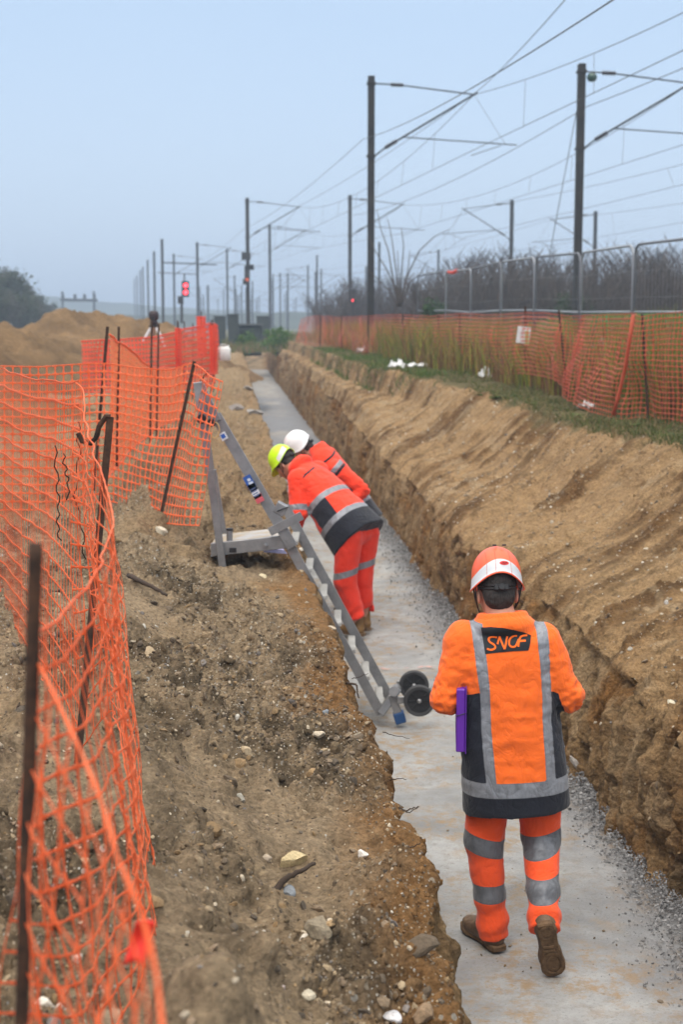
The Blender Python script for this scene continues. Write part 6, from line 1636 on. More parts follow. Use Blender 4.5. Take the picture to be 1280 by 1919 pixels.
# tall dead weeds behind the right fence
Pw, s_, t_, rg = field_pts(52000, 10.5, 60, 0.85, 4.0, 5, 1.6)
patch = fbm(s_ * 0.45, t_ * 0.7, None, 3, seed=71)
cw = tints(rg, len(Pw), [(0.25, 0.15, 0.07), (0.19, 0.085, 0.045), (0.30, 0.28, 0.055), (0.16, 0.21, 0.04)], [.26, .24, .28, .22], 0.4)
cg = tints(rg, len(Pw), [(0.20, 0.21, 0.04), (0.11, 0.15, 0.03), (0.26, 0.19, 0.075)], [.4, .35, .25]); cw = np.where((patch > 0.35)[:, None], cg, cw)
blades("weeds", Pw, rg.uniform(0.45, 1.12, len(Pw)) * (0.75 + 0.25 * np.clip(patch + .5, 0, 1)), rg.uniform(0.008, 0.026, len(Pw)), cw, 6, 0.22)
# low grass and rosettes on the verge in front of the fence
Pg, s_, t_, rg = field_pts(42000, 9.5, 46, -0.10, 1.3, 15, 1.6, (1.1, 1.9, 0.16))
blades("grass", Pg, rg.uniform(0.02, 0.13, len(Pg)), rg.uniform(0.005, 0.014, len(Pg)), tints(rg, len(Pg), [(0.09, 0.12, 0.032), (0.14, 0.15, 0.05), (0.24, 0.18, 0.09), (0.07, 0.085, 0.03)], [.28, .24, .28, .2]), 16, 0.8)
Pg, s_, t_, rg = field_pts(9000, 24, 44, -0.25, 1.2, 25, 1.0, (0.5, 0.8, 0.10))
blades("grass", Pg, rg.uniform(0.06, 0.20, len(Pg)), rg.uniform(0.010, 0.022, len(Pg)), tints(rg, len(Pg), [(0.070, 0.125, 0.025), (0.13, 0.16, 0.045)], [.6, .4]), 26, 0.7)
# bright green bank further back at right, and low growth at the trench end
rg = np.random.default_rng(35); n = 9000; s_ = rg.uniform(22, 46, n); t_ = rg.uniform(7.4, 13.5, n)
Pg = np.stack([s_ * TD[0] + t_ * TN[0], s_ * TD[1] + t_ * TN[1], gz_arr(s_, t_)], -1)
blades("grass", Pg, rg.uniform(0.10, 0.32, n), rg.uniform(0.015, 0.035, n), tints(rg, n, [(0.075, 0.20, 0.020), (0.11, 0.25, 0.03)], [.6, .4]), 36, 0.5)
n = 5000; s_ = rg.uniform(62, 95, n); t_ = rg.uniform(-0.5, 5.5, n); k_ = fbm(s_ * 0.15, t_ * 0.5, None, 3, seed=9) > -0.1; s_, t_ = s_[k_], t_[k_]
Pg = np.stack([s_ * TD[0] + t_ * TN[0], s_ * TD[1] + t_ * TN[1], gz_arr(s_, np.maximum(t_, 2.4)) - 0.1], -1)
blades("weeds", Pg, rg.uniform(0.1, 0.55, len(Pg)), rg.uniform(0.03, 0.06, len(Pg)), tints(rg, len(Pg), [(0.09, 0.14, 0.035), (0.15, 0.15, 0.05), (0.22, 0.16, 0.09)], [.3, .3, .4]), 37, 0.35)
# broad-leaved rosettes and tufts one can pick out on the edge of the verge
def rosette(o, r_, n, seed, col):
    rg = random.Random(seed); V, Q, Tn = [], [], []
    for i in range(n):
        a = rg.uniform(0, 2 * math.pi); L = r_ * rg.uniform(0.6, 1.1); w_ = L * rg.uniform(0.16, 0.26); up_ = rg.uniform(0.2, 0.8); ca, sa_ = math.cos(a), math.sin(a); b = len(V); c_ = [x * rg.uniform(0.7, 1.3) for x in col]
        for t, wf in ((0, .3), (.35, 1), (.7, .85), (1, .1)):
            z = L * up_ * (t - 0.7 * t * t); x = L * t
            for s__ in (-1, 0, 1): V.append((x * ca - s__ * w_ * wf * sa_, x * sa_ + s__ * w_ * wf * ca, z - (0.012 if s__ == 0 else 0) + 0.015)); Tn.append(c_)
        for k in range(3):
            for j in range(2): Q.append((b + k * 3 + j, b + k * 3 + j + 1, b + k * 3 + j + 4, b + k * 3 + j + 3))
    return np_mesh("leaves", V, quads=Q, attrs={"tint": np.array(Tn)})
for i, (px, py, r_, lb_) in enumerate(((1262, 822, .16, "leafy weed at the right edge, nearest on the verge"), (1185, 800, .10, "small leafy weed below the hanging net fold"), (1082, 782, .12, "leafy weed beside the white rag on the grass edge"), (935, 748, .15, "pale leafy weed on the lip of the sand slope"), (968, 744, .10, "small pale weed right of another on the lip of the slope"), (1000, 760, .09, "tiny weed at the lip below the thin stake"), (905, 742, .10, "small pale weed left of another on the lip of the slope"))):
    p = on_ground(px, py); link("leafy_weed", rosette(None, r_, 16, i, (0.10, 0.15, 0.045)), LEAF, None, lb_, "weed", "leafy weeds on the verge").location = (p.x, p.y, p.z - .005)

# bare shrubs of the thicket
def shrub_mesh(seed, Hh, spread, stems, twigs, r0=0.02, curve=0.5):
    rg = random.Random(seed); mb = MB()
    for i in range(stems):
        a = rg.uniform(0, 2 * math.pi); L = Hh * rg.uniform(0.65, 1.0); out_ = spread * rg.uniform(0.1, 1.0); x0, y0 = rg.uniform(-.15, .15) * spread, rg.uniform(-.15, .15) * spread
        pts = []
        for k in range(7):
            t = k / 6; wob = 0.05 * L * math.sin(3 * t + i); pts.append(Vector((x0 + math.cos(a) * out_ * t ** (1 + curve) + wob * t, y0 + math.sin(a) * out_ * t ** (1 + curve), L * (t - 0.08 * curve * t * t))))
        mb.tube(pts, [r0 * (1 - 0.85 * k / 6) for k in range(7)], 4, caps=False)
        for j in range(twigs):
            t = rg.uniform(0.25, 0.98); k = int(t * 6); p = pts[k].lerp(pts[min(6, k + 1)], t * 6 - k); b = rg.uniform(0, 2 * math.pi); l = L * rg.uniform(0.10, 0.30) * (1.1 - 0.5 * t)
            d = Vector((math.cos(b) * 0.6, math.sin(b) * 0.6, rg.uniform(0.5, 1.1))).normalized()
            q = p + d * l * .5; q2 = p + d * l + Vector((rg.uniform(-.05, .05), rg.uniform(-.05, .05), 0.02)) * L * .3
            mb.tube([p, q, q2], [r0 * .32, r0 * .24, r0 * .12], 3, caps=False)
            if rg.random() < .5:
                e = Vector((math.cos(b + 1.2), math.sin(b + 1.2), .9)).normalized(); mb.tube([q, q + e * l * .45], [r0 * .2, r0 * .1], 3, caps=False)
    return np_mesh("branches", np.concatenate(mb.v), np.concatenate(mb.q), None, False)
SHM = [shrub_mesh(100 + i, 3.2, 1.5, 16, 16, 0.028) for i in range(5)]
for me in SHM: me.materials.append(TWIG)
rnd = random.Random(3)
SV = []
for me in SHM:
    v = np.empty(len(me.vertices) * 3, np.float32); me.vertices.foreach_get('co', v); q = np.empty(len(me.loops), np.int32); me.loops.foreach_get('vertex_index', q); SV.append((v.reshape(-1, 3), q.reshape(-1, 4)))
thv, thq, tn_ = [], [], 0
def put_shrub(px, ytop, Y):
    global tn_
    tp = at(px, ytop, Y); zb = 1.8; h = tp.z - zb; v, q = SV[rnd.randrange(5)]; s_ = h / 2.95; a = rnd.uniform(0, 6.28); k = s_ * rnd.uniform(.9, 1.3); c_, n_ = math.cos(a) * k, math.sin(a) * k
    V = np.stack([v[:, 0] * c_ - v[:, 1] * n_ + tp.x, v[:, 0] * n_ + v[:, 1] * c_ + tp.y, v[:, 2] * s_ + zb], -1); thv.append(V); thq.append(q + tn_); tn_ += len(V)
for i in range(50):
    x = 800 + 520 * (i + rnd.random()) / 50; put_shrub(x, 470 + 24 * rnd.random() + (22 if x < 880 else 0) - (8 if x > 1150 else 0), rnd.uniform(50, 66))
for i in range(34):
    x = 790 + 540 * (i + rnd.random()) / 34; put_shrub(x, 508 + 24 * rnd.random(), rnd.uniform(46, 52))
for i in range(28):
    x = 590 + 215 * (i + rnd.random()) / 28; put_shrub(x, 518 + 24 * rnd.random() + (20 if x < 640 else 0), rnd.uniform(80, 100))
link("thicket", np_mesh("thicket", np.concatenate(thv), np.concatenate(thq), None, False), TWIG, kind='stuff')
# the tall shrub with long arching rods
p = at(748, 590, 44); o = empty("arching_shrub", (p.x, p.y, 1.7), 0, "tall leafless shrub with long arching rods right of the nearest mast", "shrub")
rods = [[(745, 575), (742, 540), (722, 500), (700, 465), (690, 440)], [(748, 575), (738, 530), (728, 470), (714, 430), (706, 392)], [(746, 575), (744, 520), (735, 450), (727, 410)], [(750, 575), (752, 520), (757, 460), (752, 425)], [(751, 575), (762, 520), (786, 470), (815, 443), (842, 430)], [(752, 575), (768, 530), (790, 510), (800, 490)],
        [(745, 575), (730, 545), (705, 520), (690, 505)], [(749, 575), (748, 520), (745, 470)], [(750, 575), (757, 540), (766, 500), (768, 470)]]
rg_ = random.Random(5)
for rd in rods:
    Yr = 44 + rg_.uniform(-.8, .8); pts = [at(x, y, Yr) - o.location for x, y in rd]; P_ = []
    for i in range(len(pts) - 1):
        for j in range(4): P_.append(pts[i].lerp(pts[i + 1], j / 4))
    P_.append(pts[-1]); MB().tube(P_, list(np.linspace(0.028, 0.008, len(P_))), 5).build("stem", TWIG, o, smooth=True)
me = shrub_mesh(77, 1.7, 0.8, 26, 14, 0.02); link("branches", me, TWIG, o)
# leafy crowns
def crown_mesh(seed, n, rx, rz, z0, leaf, cols):
    rg = np.random.default_rng(seed); c = rg.normal(0, 1, (34, 3)); c /= np.linalg.norm(c, axis=1)[:, None]; c *= rg.uniform(0.25, 0.85, (34, 1)); w_ = rg.uniform(0.16, 0.34, 34)
    k = rg.integers(0, 34, n); p = c[k] + rg.normal(0, 1, (n, 3)) * w_[k][:, None] * 0.55; p = p * np.array([rx, rx, rz]) + np.array([0, 0, z0])
    a = rg.normal(0, 1, (n, 3)); a /= np.linalg.norm(a, axis=1)[:, None]; b = np.cross(a, rg.normal(0, 1, (n, 3))); b /= np.linalg.norm(b, axis=1)[:, None]; s_ = leaf * rg.uniform(.5, 1.3, (n, 1))
    V = np.stack([p - a * s_, p + b * s_ * .6, p + a * s_, p - b * s_ * .6], 1).reshape(-1, 3); tn = np.array(cols)[rg.integers(0, len(cols), n)] * rg.uniform(.7, 1.3, (n, 1))
    return np_mesh("crown", V, quads=np.arange(n * 4).reshape(-1, 4), smooth=False, attrs={"tint": np.repeat(tn, 4, axis=0)})
def trunk_mesh(seed, h, r_, limbs=7):
    rg = random.Random(seed); mb = MB(); pts = [Vector((0.08 * h * math.sin(t * 2 + seed) * t, 0.05 * h * math.cos(t * 3) * t, h * t)) for t in np.linspace(0, 1, 8)]
    mb.tube(pts, [r_ * (1 - .8 * t) for t in np.linspace(0, 1, 8)], 7)
    for i in range(limbs):
        t = rg.uniform(.3, .85); k = int(t * 7); p = pts[k]; a = rg.uniform(0, 6.28); d = Vector((math.cos(a), math.sin(a), rg.uniform(.5, 1.2))).normalized(); L = h * rg.uniform(.2, .4)
        mb.tube([p, p + d * L * .5, p + d * L + Vector((0, 0, .06 * L))], [r_ * .4, r_ * .25, r_ * .08], 5)
    return np_mesh("trunk", np.concatenate(mb.v), np.concatenate(mb.q), np.concatenate(mb.t), True)
GRN = [(0.045, 0.070, 0.030), (0.065, 0.085, 0.040), (0.085, 0.080, 0.055)]; GRY = [(0.10, 0.090, 0.075), (0.075, 0.070, 0.060), (0.085, 0.095, 0.05)]
CR = [crown_mesh(1, 5200, 2.6, 3.2, 5.2, 0.16, GRN), crown_mesh(2, 4600, 2.4, 3.0, 5.0, 0.15, GRY), crown_mesh(3, 4200, 2.2, 2.6, 4.6, 0.15, GRN + GRY)]
TM_ = [trunk_mesh(i, 7.0, 0.20) for i in (1, 2, 3)]
for me in CR: me.materials.append(LEAF)
for me in TM_: me.materials.append(BARK)
wood = [(-70, 470, 120, 1), (-35, 486, 124, 0), (-5, 496, 128, 1), (8, 502, 118, 0), (24, 516, 132, 1), (38, 526, 128, 1), (52, 540, 138, 2), (66, 548, 142, 0), (80, 556, 150, 2), (90, 566, 158, 0), (30, 545, 112, 0), (5, 540, 108, 1), (-20, 540, 105, 0), (60, 565, 125, 1), (45, 560, 116, 0)]
tl = ["partly out of frame at far left", "grey-green and tall at the left edge", "dull brown crown at the left edge", "dark green crown beside the left edge", "brownish bare-looking crown on the wooded slope", "grey crown in the middle of the wooded slope", "green-grey crown low on the wooded slope", "dark rounded crown near the low end", "small crown near the low end", "lowest and farthest, at the right end",
      "dark low tree in front of the middle", "brown low tree in front at the left", "dark low tree in front, cut by the left edge", "low tree in front near the right end", "low green tree in front, second from the right end"]
for i, (x, y, Y, k_) in enumerate(wood):
    tp = at(x, y, Y); h = tp.z - 1.0; o = empty("tree", (tp.x, tp.y, 1.0), rnd.uniform(0, 6), "hazy tree beyond the earth heaps, " + tl[i], "tree", "trees of the wood at far left"); s_ = h / 8.0
    a = bpy.data.objects.new("trunk", TM_[k_]); b = bpy.data.objects.new("crown", CR[k_])
    for c_ in (a, b): COL.objects.link(c_); c_.parent = o; c_.scale = (s_ * 1.25, s_ * 1.25, s_)
# evergreen bush
def bush(px, py_top, Y, zb, w_, lb_, cols, seed, leaf=0.05, nm="evergreen_bush"):
    tp = at(px, py_top, Y); h = tp.z - zb; o = empty(nm, (tp.x, tp.y, zb), 0, lb_, "bush")
    link("foliage", crown_mesh(seed, 3500, w_, h * .55, h * .5, leaf, cols), LEAF, o); link("stem", trunk_mesh(seed, h * .7, 0.05, 9), BARK, o)
bush(815, 546, 45, 1.75, 0.65, "dark green bush under the left end of the grey fence", [(0.03, 0.07, 0.02), (0.05, 0.09, 0.03)], 21)
bush(1072, 545, 48, 1.9, 1.0, "dark green bush in the thicket beside the big right-hand mast", [(0.035, 0.065, 0.025), (0.055, 0.085, 0.03)], 22)
bush(520, 612, 66, 1.15, 0.9, "green bush at the far end of the trench", [(0.07, 0.15, 0.03), (0.11, 0.19, 0.045)], 23, 0.06)
bush(462, 618, 70, 1.1, 0.7, "small green bush beside the dark cabin at the far end", [(0.07, 0.15, 0.03), (0.11, 0.19, 0.045)], 24, 0.06)

# ================================================================ distant land
def ridge(name, pts, Y, depth, seed, col, kind='structure'):
    n = 120; xs = np.linspace(pts[0][0], pts[-1][0], n); ys = np.interp(xs, [p[0] for p in pts], [p[1] for p in pts]) + 2.0 * fbm(xs * 0.03, 0 * xs, None, 3, seed=seed)
    V = []
    for x, y in zip(xs, ys):
        c = at(x, y, Y); V += [(c.x, c.y - depth * .5, 0.5), (c.x, c.y - depth * .2, (c.z - .5) * .55), (c.x, c.y, c.z), (c.x, c.y + depth * .6, 0.5)]
    me = np_mesh(name, V, quads=grid_faces(n, 4)); mt = simple(name + "_%d" % seed, col, 0.95, 0.1, vary=0.35, scale=0.05); return link(name, me, mt, kind=kind)
ridge("hill", [(-600, 520), (-200, 536), (60, 552), (200, 566), (330, 578), (500, 584), (900, 588), (1600, 584)], 640, 160, 2, (0.06, 0.075, 0.05))
ridge("hill", [(-500, 585), (100, 590), (220, 592), (600, 586), (760, 578), (1000, 570), (1500, 560)], 330, 60, 5, (0.055, 0.065, 0.045))
# dark cabin and far dark shapes beside the trench end
p = at(462, 622, 72); o = empty("site_cabin", (p.x, p.y, 0.9), R(4), "dark low cabin at the far end beside the mast with signal boxes", "cabin"); CAB = simple("dark_green_sheet", (0.035, 0.045, 0.042), 0.6, vary=0.25)
MB().box((0, 0, 0.85), (1.5, 2.0, 1.5)).build("wall", CAB, o); MB().box((0, 0, 1.65), (1.7, 2.2, 0.08)).build("roof", simple("cabin_roof", (0.09, 0.10, 0.10), 0.6), o); MB().box((-0.3, -1.01, 0.75), (0.6, 0.03, 1.2)).build("door", simple("cabin_door", (0.02, 0.025, 0.025), 0.6), o)
for i, (x, y, w_, h_, Y, lb_) in enumerate(((437, 606, .5, 1.2, 70, "dark narrow equipment box left of the dark cabin"), (412, 608, .6, .9, 78, "dark equipment box behind the white can"), (493, 606, .8, .8, 90, "dark low equipment box right of the dark cabin"))):
    p = at(x, y, Y); o = empty("equipment_box", (p.x, p.y, 1.0), 0, lb_, "equipment box", "trackside equipment boxes"); MB().box((0, 0, (p.z - 1) / 2 + .2), (w_, .5, p.z - 1 + .4)).build("body", CAB, o); MB().box((0, 0, p.z - 1 + .43), (w_ + .08, .58, .05)).build("lid", CAB, o)
# ================================================================ small things
# surveying instrument on its tripod
Y0 = 27.0; tp = at(288, 604, Y0); o = empty("survey_tripod", (tp.x, tp.y, 1.2), 0, "surveying tripod with pale legs and a dark instrument on top", "tripod"); b = o.location.copy()
LEGM = simple("pale_tripod_leg", (0.50, 0.47, 0.48), 0.5); 
for x, y, dy in ((264, 646, -.2), (309, 650, -.3), (287, 640, .5)):
    mb = MB(); a_, c_ = at(288 + (x - 288) * .18, 612, Y0 + dy * .1) - b, at(x, y, Y0 + dy) - b
    mb.bar(a_, a_.lerp(c_, .62), 0.06, 0.03); mb.bar(a_.lerp(c_, .55), c_, 0.028, 0.028); mb.build("leg", LEGM, o)
mb = MB(); mb.lathe([(0.0001, -.03), (.09, -.03), (.10, 0), (.06, .02), (.0001, .02)], at(288, 610, Y0) - b, (0, 0, 1), 20); mb.build("tripod_head", BLACKP, o)
mb = MB(); mb.lathe([(0.0001, 0), (.07, .0), (.075, .05), (.055, .07), (.09, .11), (.095, .2), (.07, .25), (.0001, .26)], at(288, 608, Y0) - b, (0, 0, 1), 20); mb.build("instrument", simple("instrument_body", (0.035, 0.02, 0.022), 0.5), o, smooth=True)
mb = MB(); c_ = at(288, 597, Y0) - b; mb.tube([c_ + Vector((0, -.14, 0)), c_ + Vector((0, .12, 0))], 0.035, 12); mb.build("telescope", BLACKP, o)
# white can on the bank
p = at(420, 676, 27.5); o = empty("plastic_can", (p.x, p.y, p.z), R(12), "white plastic can standing on the left bank beside the red mesh rolls", "can"); PLW = simple("white_plastic", (0.72, 0.72, 0.70), 0.4)
def lp(mb, w_, d_, h_, r_): 
    pr = [(0.0, .75), (.06, .97), (.5, 1), (.86, 1), (.95, .8), (1.0, .45)]; n = 28; V = []
    for f_, k in pr:
        for i in range(n):
            a = 2 * math.pi * i / n; c_, s_ = math.cos(a), math.sin(a); V.append((w_ / 2 * k * abs(c_) ** .35 * (1 if c_ > 0 else -1), d_ / 2 * k * abs(s_) ** .35 * (1 if s_ > 0 else -1), h_ * f_))
    mb.raw(V, [(i * n + j, i * n + (j + 1) % n, (i + 1) * n + (j + 1) % n, (i + 1) * n + j) for i in range(len(pr) - 1) for j in range(n)])
mb = MB(); lp(mb, 0.235, 0.20, 0.27, 0.03); mb.build("body", PLW, o, smooth=True)
MB().tube([(-.07, 0, .255), (-.06, 0, .305), (.02, 0, .305), (.04, 0, .26)], 0.012, 8).build("handle", PLW, o, smooth=True); MB().tube([(.075, 0, .25), (.075, 0, .295)], 0.025, 12).build("cap", PLW, o)

# single rocks and lumps one can pick out
def rock(px, py, r_, col, lbl, seed, sq=0.7, name="rock", cat="stone", grp="single stones on the banks", mat=None):
    p = on_ground(px, py + r_ * 0, 0.0); bm = bmesh.new(); bmesh.ops.create_icosphere(bm, subdivisions=3, radius=1)
    V = np.array([v.co[:] for v in bm.verts]); F = [[v.index for v in f.verts] for f in bm.faces]; bm.free(); rg = np.random.default_rng(seed)
    pl = rg.normal(size=(16, 3)); pl /= np.linalg.norm(pl, axis=1)[:, None]
    for n_, d_ in zip(pl, rg.uniform(.55, .92, 16)): V = V - np.clip(V @ n_ - d_, 0, None)[:, None] * n_
    V = V * (1 + 0.07 * fbm(V[:, 0] * 2.5 + seed, V[:, 1] * 2.5, V[:, 2] * 2.5, 4, seed=seed))[:, None] * np.array([1, rg.uniform(.65, .9), sq]) * r_
    o = link(name, np_mesh(name, V, tris=F, smooth=False, attrs={"tint": np.tile(col, (len(V), 1)) * (1 + .15 * rg.normal(size=(len(V), 1)) * .5)}), mat or STONE, None, lbl, cat, grp)
    o.location = (p.x, p.y, p.z + r_ * sq * 0.25); o.rotation_euler = (rg.uniform(-.3, .3), rg.uniform(-.3, .3), rg.uniform(0, 6)); return o
WH = (0.62, 0.58, 0.50); YL = (0.52, 0.42, 0.24); GR = (0.27, 0.25, 0.22); BR = (0.26, 0.18, 0.11); SL = (0.20, 0.22, 0.24)
rock(301, 1000, 0.060, (0.60, 0.54, 0.42), "pale cream stone at the foot of the leaning stake of the mesh panel", 1)
rock(549, 1614, 0.052, YL, "large pale yellow stone in the middle of the near bank", 2, .6)
rock(500, 1610, 0.020, (0.40, 0.33, 0.25), "smooth round brownish stone left of the large yellow one", 3)
rock(543, 1676, 0.030, SL, "blue-grey stone with a flat face below the large yellow one", 4)
rock(451, 1500, 0.026, (0.36, 0.34, 0.29), "rough grey stone lump beside the dark clods mid-bank", 5)
rock(381, 1352, 0.035, (0.33, 0.27, 0.19), "brown rounded stone high on the bank near the net", 6)
rock(367, 1326, 0.024, WH, "elongated white stone just above the brown rounded one", 7, .4)
rock(447, 1402, 0.020, (0.70, 0.68, 0.64), "small bright white stone alone on smooth soil", 8, .5)
rock(597, 1379, 0.026, (0.58, 0.50, 0.38), "cream stone on the bank a little left of the trench edge, below the ladder foot", 9)
rock(611, 1336, 0.018, SL, "small grey stone just up from the cream stone near the ladder foot", 10)
rock(680, 1604, 0.022, (0.66, 0.63, 0.58), "white chalky stone at the trench edge where it drops", 11)
rock(520, 1856, 0.024, (0.60, 0.48, 0.44), "pinkish white stone in the foreground left of the cream one", 12)
rock(575, 1868, 0.022, (0.56, 0.50, 0.38), "cream elongated stone in the foreground right of the pinkish one", 13)
rock(736, 1908, 0.034, (0.60, 0.60, 0.62), "whitish stone at the bottom edge of the picture", 14, .5)
rock(795, 1905, 0.036, BR, "brown stone at the bottom edge beside the whitish one", 15)
rock(493, 1083, 0.036, (0.58, 0.50, 0.33), "pale yellow stone behind the ladder on the trench edge", 16)
rock(600, 1745, 0.045, (0.24, 0.20, 0.14), "dull brown clod with dry fibres near the trench edge", 17)
rock(1142, 1830, 0.018, (0.20, 0.20, 0.21), "dark grey stone on the concrete behind the walking worker", 18, name="rock", grp="stones on the concrete floor")
rock(1210, 1857, 0.017, (0.22, 0.18, 0.14), "brown stone on the concrete, middle of three", 19, grp="stones on the concrete floor")
rock(1238, 1880, 0.018, (0.20, 0.16, 0.12), "brown stone on the concrete nearest the lower right corner", 20, grp="stones on the concrete floor")
rock(1250, 1132, 0.030, (0.42, 0.40, 0.37), "grey stone on the sand slope near the right edge", 21)
rock(1182, 1218, 0.026, (0.36, 0.33, 0.28), "grey-brown stone on the sand slope right of the walking worker's helmet", 22)
rock(1258, 1320, 0.028, (0.60, 0.55, 0.42), "cream stone low on the sand slope near the right edge", 23)
rock(468, 778, 0.32, (0.29, 0.27, 0.25), "big flat grey slab lying on the far left bank beside the trench", 24, .3)
rock(440, 768, 0.22, (0.25, 0.22, 0.20), "grey slab behind the big flat one on the far left bank", 25, .35)
rock(463, 730, 0.20, (0.46, 0.44, 0.42), "pale flat slab on the far left bank above the other two", 26, .25)
# white seam of chalk sticking out of the right wall
def wall_piece(px, py, r_, col, lbl, seed, sq=.35):
    Y = 5.0
    dx, dz_ = ray(px, py)
    while True:
        s_, t_ = to_st(dx * Y, Y); z_ = EYE + dz_ * Y; i = int(np.clip(np.searchsorted(S, s_), 1, NR - 1)); ok = zone[i] == 4; tw = float(np.interp(z_, P[i, ok, 2], P[i, ok, 0] * TN[0] + P[i, ok, 1] * TN[1]))
        if t_ > tw or Y > 40: break
        Y *= 1.003
    o = rock(px, py, r_, col, lbl, seed, sq); o.location = (dx * Y, Y, z_); o.rotation_euler = (0.3, 0.9, 0.2)
wall_piece(1078, 1428, 0.060, (0.46, 0.43, 0.40), "whitish stone bedded in the right trench wall behind the worker's jacket hem", 31)
# litter
CLOTH = NT("white_rag", 0.85, 0.2); CLOTH.color(CLOTH.mix(CLOTH.rng(CLOTH.noise(9, 5), .3, .7), (0.55, 0.56, 0.57), (0.78, 0.78, 0.77))); CLOTH = CLOTH.m
PINK = simple("pink_plastic", (0.72, 0.12, 0.16), 0.5, vary=.25)
def rag(px, py, w_, d_, h_, mat, lbl, seed, cat="rag", grp="litter on the verge", lift=0.0):
    p = on_ground(px, py); n = 22; x, y = np.meshgrid(np.linspace(-1, 1, n), np.linspace(-1, 1, n), indexing='ij'); r_ = np.hypot(x, y); k = fbm(x * 1.8 + seed, y * 1.8, None, 4, seed=seed)
    X = x * w_ / 2 * (1 + .4 * vnoise(y * 1.3, 0 * y, seed=seed)) ; Yy = y * d_ / 2 * (1 + .4 * vnoise(x * 1.3, 0 * x, seed=seed + 1)); Z = h_ * (np.abs(k) * 1.2 + .3) * (1 - .7 * r_ / 1.41)
    o = link("crumpled_rag" if cat == "rag" else "plastic_scrap", np_mesh("rag", np.stack([X, Yy, Z], -1), quads=grid_faces(n, n)), mat, None, lbl, cat, grp); sm = o.modifiers.new("t", 'SOLIDIFY'); sm.thickness = .004
    o.location = (p.x, p.y, p.z + .015 + lift); o.rotation_euler = (0, 0, seed); return o
rag(1100, 770, .34, .22, .09, CLOTH, "crumpled white rag in the grass below the right-hand net", 1); rag(1240, 748, .75, .5, .10, CLOTH, "dirty white sheet behind the net at the right edge", 2)
rag(911, 712, .26, .2, .16, CLOTH, "small bundled white rag on the grass left of the thin stake", 3); rag(785, 690, .55, .3, .10, CLOTH, "white sheeting lying beside pink plastic on the verge", 4)
rag(684, 662, .3, .3, .18, CLOTH, "small white bundle on the grass near the far net", 5); rag(745, 692, .25, .25, .16, CLOTH, "small white scrap left of the white sheeting", 6)
rag(1125, 700, .40, .3, .15, CLOTH, "white scrap seen through the net with the folds", 7, lift=.35)
rag(840, 686, .8, .35, .14, PINK, "crumpled pink-red plastic on the verge beyond the white sheeting", 8, "plastic scrap"); rag(1160, 716, 1.0, .4, .16, PINK, "pink plastic seen through the folded net", 9, "plastic scrap", lift=.2); rag(812, 650, .4, .3, .14, PINK, "small pink scrap among the tall weeds", 10, "plastic scrap", lift=.2)
rag(930, 702, .9, .3, .08, PINK, "flat pink plastic strip near the thin stake", 11, "plastic scrap")
# notice hanging on the thin stake of the right fence
p = at(984, 628, 20.7); o = empty("notice", tuple(p), 0, "small white notice tied to the thin stake of the right-hand fence", "notice")
MB().box((-.02, 0, 0), (0.19, 0.012, 0.24), np.array(Matrix.Rotation(.12, 3, 'Y'))).build("sheet", CLOTH, o); MB().box((0.03, -.012, -.04), (0.06, 0.01, 0.20)).build("yellow_stripe", simple("yellow_print", (.42, .40, .16)), o)
# red plastic tag on the nearest net
p = at(258, 1765, 1.75); o = empty("plastic_tag", tuple(p), 0, "red plastic tag clipped to the nearest net, out of focus", "tag")
mb = MB(); V = []; Q = []
for i in range(9):
    t = i / 8
    for j in range(5): u = j / 4 - .5; q_ = at(272 - 22 * t + 38 * u, 1728 + 78 * t, 1.74) - p; V.append((q_.x, q_.y + .010 * math.cos(u * 3) + .006 * math.sin(t * 4), q_.z))
mb.raw(V, grid_faces(9, 5)); k = mb.build("sheet", simple("red_plastic", (0.85, 0.05, 0.03), 0.35), o, smooth=True); sm = k.modifiers.new("t", 'SOLIDIFY'); sm.thickness = .0015
# roots hanging from the trench edge, wire, twigs
ROOT = simple("root", (0.050, 0.034, 0.024), 0.9, vary=.3)
def twig(pts, r_, lbl, name="root", cat="root", grp="roots sticking out of the trench edge"):
    p0 = at(*pts[0]); o = empty(name, tuple(p0), 0, lbl, cat, grp); P_ = [at(*q) - p0 for q in pts]; Q_ = []
    for i in range(len(P_) - 1):
        for j in range(4): Q_.append(P_[i].lerp(P_[i + 1], j / 4) + Vector((0, 0, .0025 * math.sin(i * 4 + j * 2))))
    Q_.append(P_[-1]); MB().tube(Q_, list(np.linspace(r_, r_ * .45, len(Q_))), 5).build("stem", ROOT, o, smooth=True)
twig([(748, 1514, 4.55), (762, 1519, 4.5), (776, 1514, 4.45), (786, 1512, 4.42)], .0028, "short dark root poking out over the concrete, second from the bottom")
twig([(756, 1520, 4.5), (768, 1522, 4.48), (784, 1513, 4.4)], .0024, "thin dark root under another over the concrete")
twig([(762, 1588, 4.2), (776, 1586, 4.15), (788, 1580, 4.1)], .0026, "dark root poking out lowest on the trench edge")
twig([(732, 1462, 4.9), (748, 1458, 4.85), (762, 1461, 4.8)], .0024, "dark root over the concrete, halfway down the near trench edge")
twig([(718, 1372, 5.6), (740, 1378, 5.5), (768, 1384, 5.4)], .0022, "thin root lying over the concrete below the ladder foot")
twig([(648, 1280, 6.4), (664, 1281, 6.35), (669, 1285, 6.32), (670, 1300, 6.3), (673, 1308, 6.3)], .006, "thick bent root beside the ladder rails")
twig([(660, 1272, 6.4), (674, 1268, 6.3), (690, 1262, 6.2)], .0022, "fine root in front of the ladder rails")
twig([(240, 1078, 7.1), (270, 1092, 6.9), (300, 1108, 6.8), (312, 1116, 6.75)], .014, "reddish broken branch lying on the bank right of the near net", "branch", "branch", "branches on the bank")
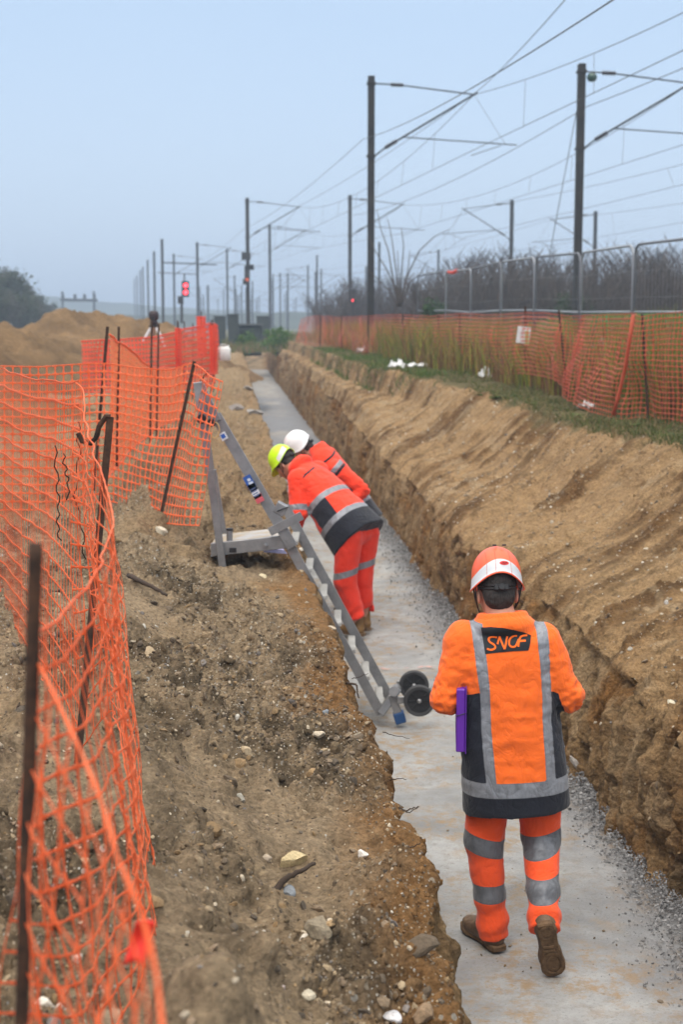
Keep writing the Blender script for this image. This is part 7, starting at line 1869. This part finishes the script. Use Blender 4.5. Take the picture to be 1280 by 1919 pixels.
twig([(512, 1676, 3.85), (530, 1650, 3.88), (556, 1636, 3.9), (590, 1618, 3.95)], .012, "dark fibrous root below the large yellow stone", "root", "root", "branches on the bank")
twig([(520, 1688, 3.75), (522, 1700, 3.7), (528, 1714, 3.66)], .005, "small pale twig hanging below the fibrous root", "branch", "branch", "branches on the bank")
# formwork board at the foot of the left wall
o = empty("formwork_board", tuple(st(4.05, .56, 0)), R(4.4), "dark board edge at the foot of the left trench wall near the worker's left boot", "board")
MB().box((0.0, 0, .10), (0.03, 1.3, .22)).build("plank", simple("dark_wet_wood", (.05, .05, .055), .6), o); MB().box((0.02, -.3, .10), (0.012, .05, .20)).build("batten", simple("wet_batten", (.07, .06, .055), .6), o)
# pink marking line across the concrete
V = []
for i in range(40):
    t = i / 39; c = st(10.55 + .015 * math.sin(i), 0.66 + 1.15 * t, 0.0)
    for s_ in (-1, 1): V.append((c.x, c.y + s_ * (.028 + .008 * vnoise(np.array([i * .7]), np.array([0.0]))[0]), .016 + .006 * float(fbm(np.array([10.55 * 1.5]), np.array([(0.66 + 1.15 * t) * 2]), None, 3, seed=200)[0])))
mt = NT("spray_paint", .7, .3); mt.color((0.62, 0.34, 0.29)); tb = mt.node('ShaderNodeBsdfTransparent'); mx = mt.node('ShaderNodeMixShader'); mt.l(mt.rng(mt.noise(14, 6, .7), .46, .66), mx.inputs[0]); mt.l(tb.outputs[0], mx.inputs[1]); mt.l(mt.b.outputs[0], mx.inputs[2]); mt.l(mx.outputs[0], mt.nt.nodes['Material Output'].inputs[0])
link("paint_line", np_mesh("paint_line", V, quads=grid_faces(40, 2)), mt.m, None, "faded pink sprayed line across the concrete behind the ladder wheels", "paint line")
# sheet of paper under the platform, held there
p = at(512, 1031, 9.6); o = empty("paper_sheet", tuple(p), R(10), "white and lilac sheet of paper just under the ladder platform", "paper"); mb = MB(); mb.box((0, 0, 0), (0.16, 0.24, 0.004), np.array(Matrix.Rotation(R(6), 3, 'Y'))); mb.build("sheet", simple("lilac_paper", (.55, .54, .85), .6), o)

# ================================================================ haze
bm = bmesh.new(); bmesh.ops.create_cube(bm, size=1)
for v in bm.verts: v.co = Vector((v.co.x * 5200, v.co.y * 5200, -2.2 + (v.co.z + .5) * 27.2))
me = bpy.data.meshes.new("haze"); bm.to_mesh(me); bm.free()
m = bpy.data.materials.new("haze"); m.use_nodes = True; m.node_tree.nodes.clear(); pv = m.node_tree.nodes.new('ShaderNodeVolumePrincipled'); om = m.node_tree.nodes.new('ShaderNodeOutputMaterial')
pv.inputs['Color'].default_value = (0.62, 0.75, 0.93, 1); pv.inputs['Density'].default_value = 0.0018; pv.inputs['Anisotropy'].default_value = 0.0
m.node_tree.links.new(pv.outputs[0], om.inputs['Volume'])
link("haze", me, m, kind='stuff')
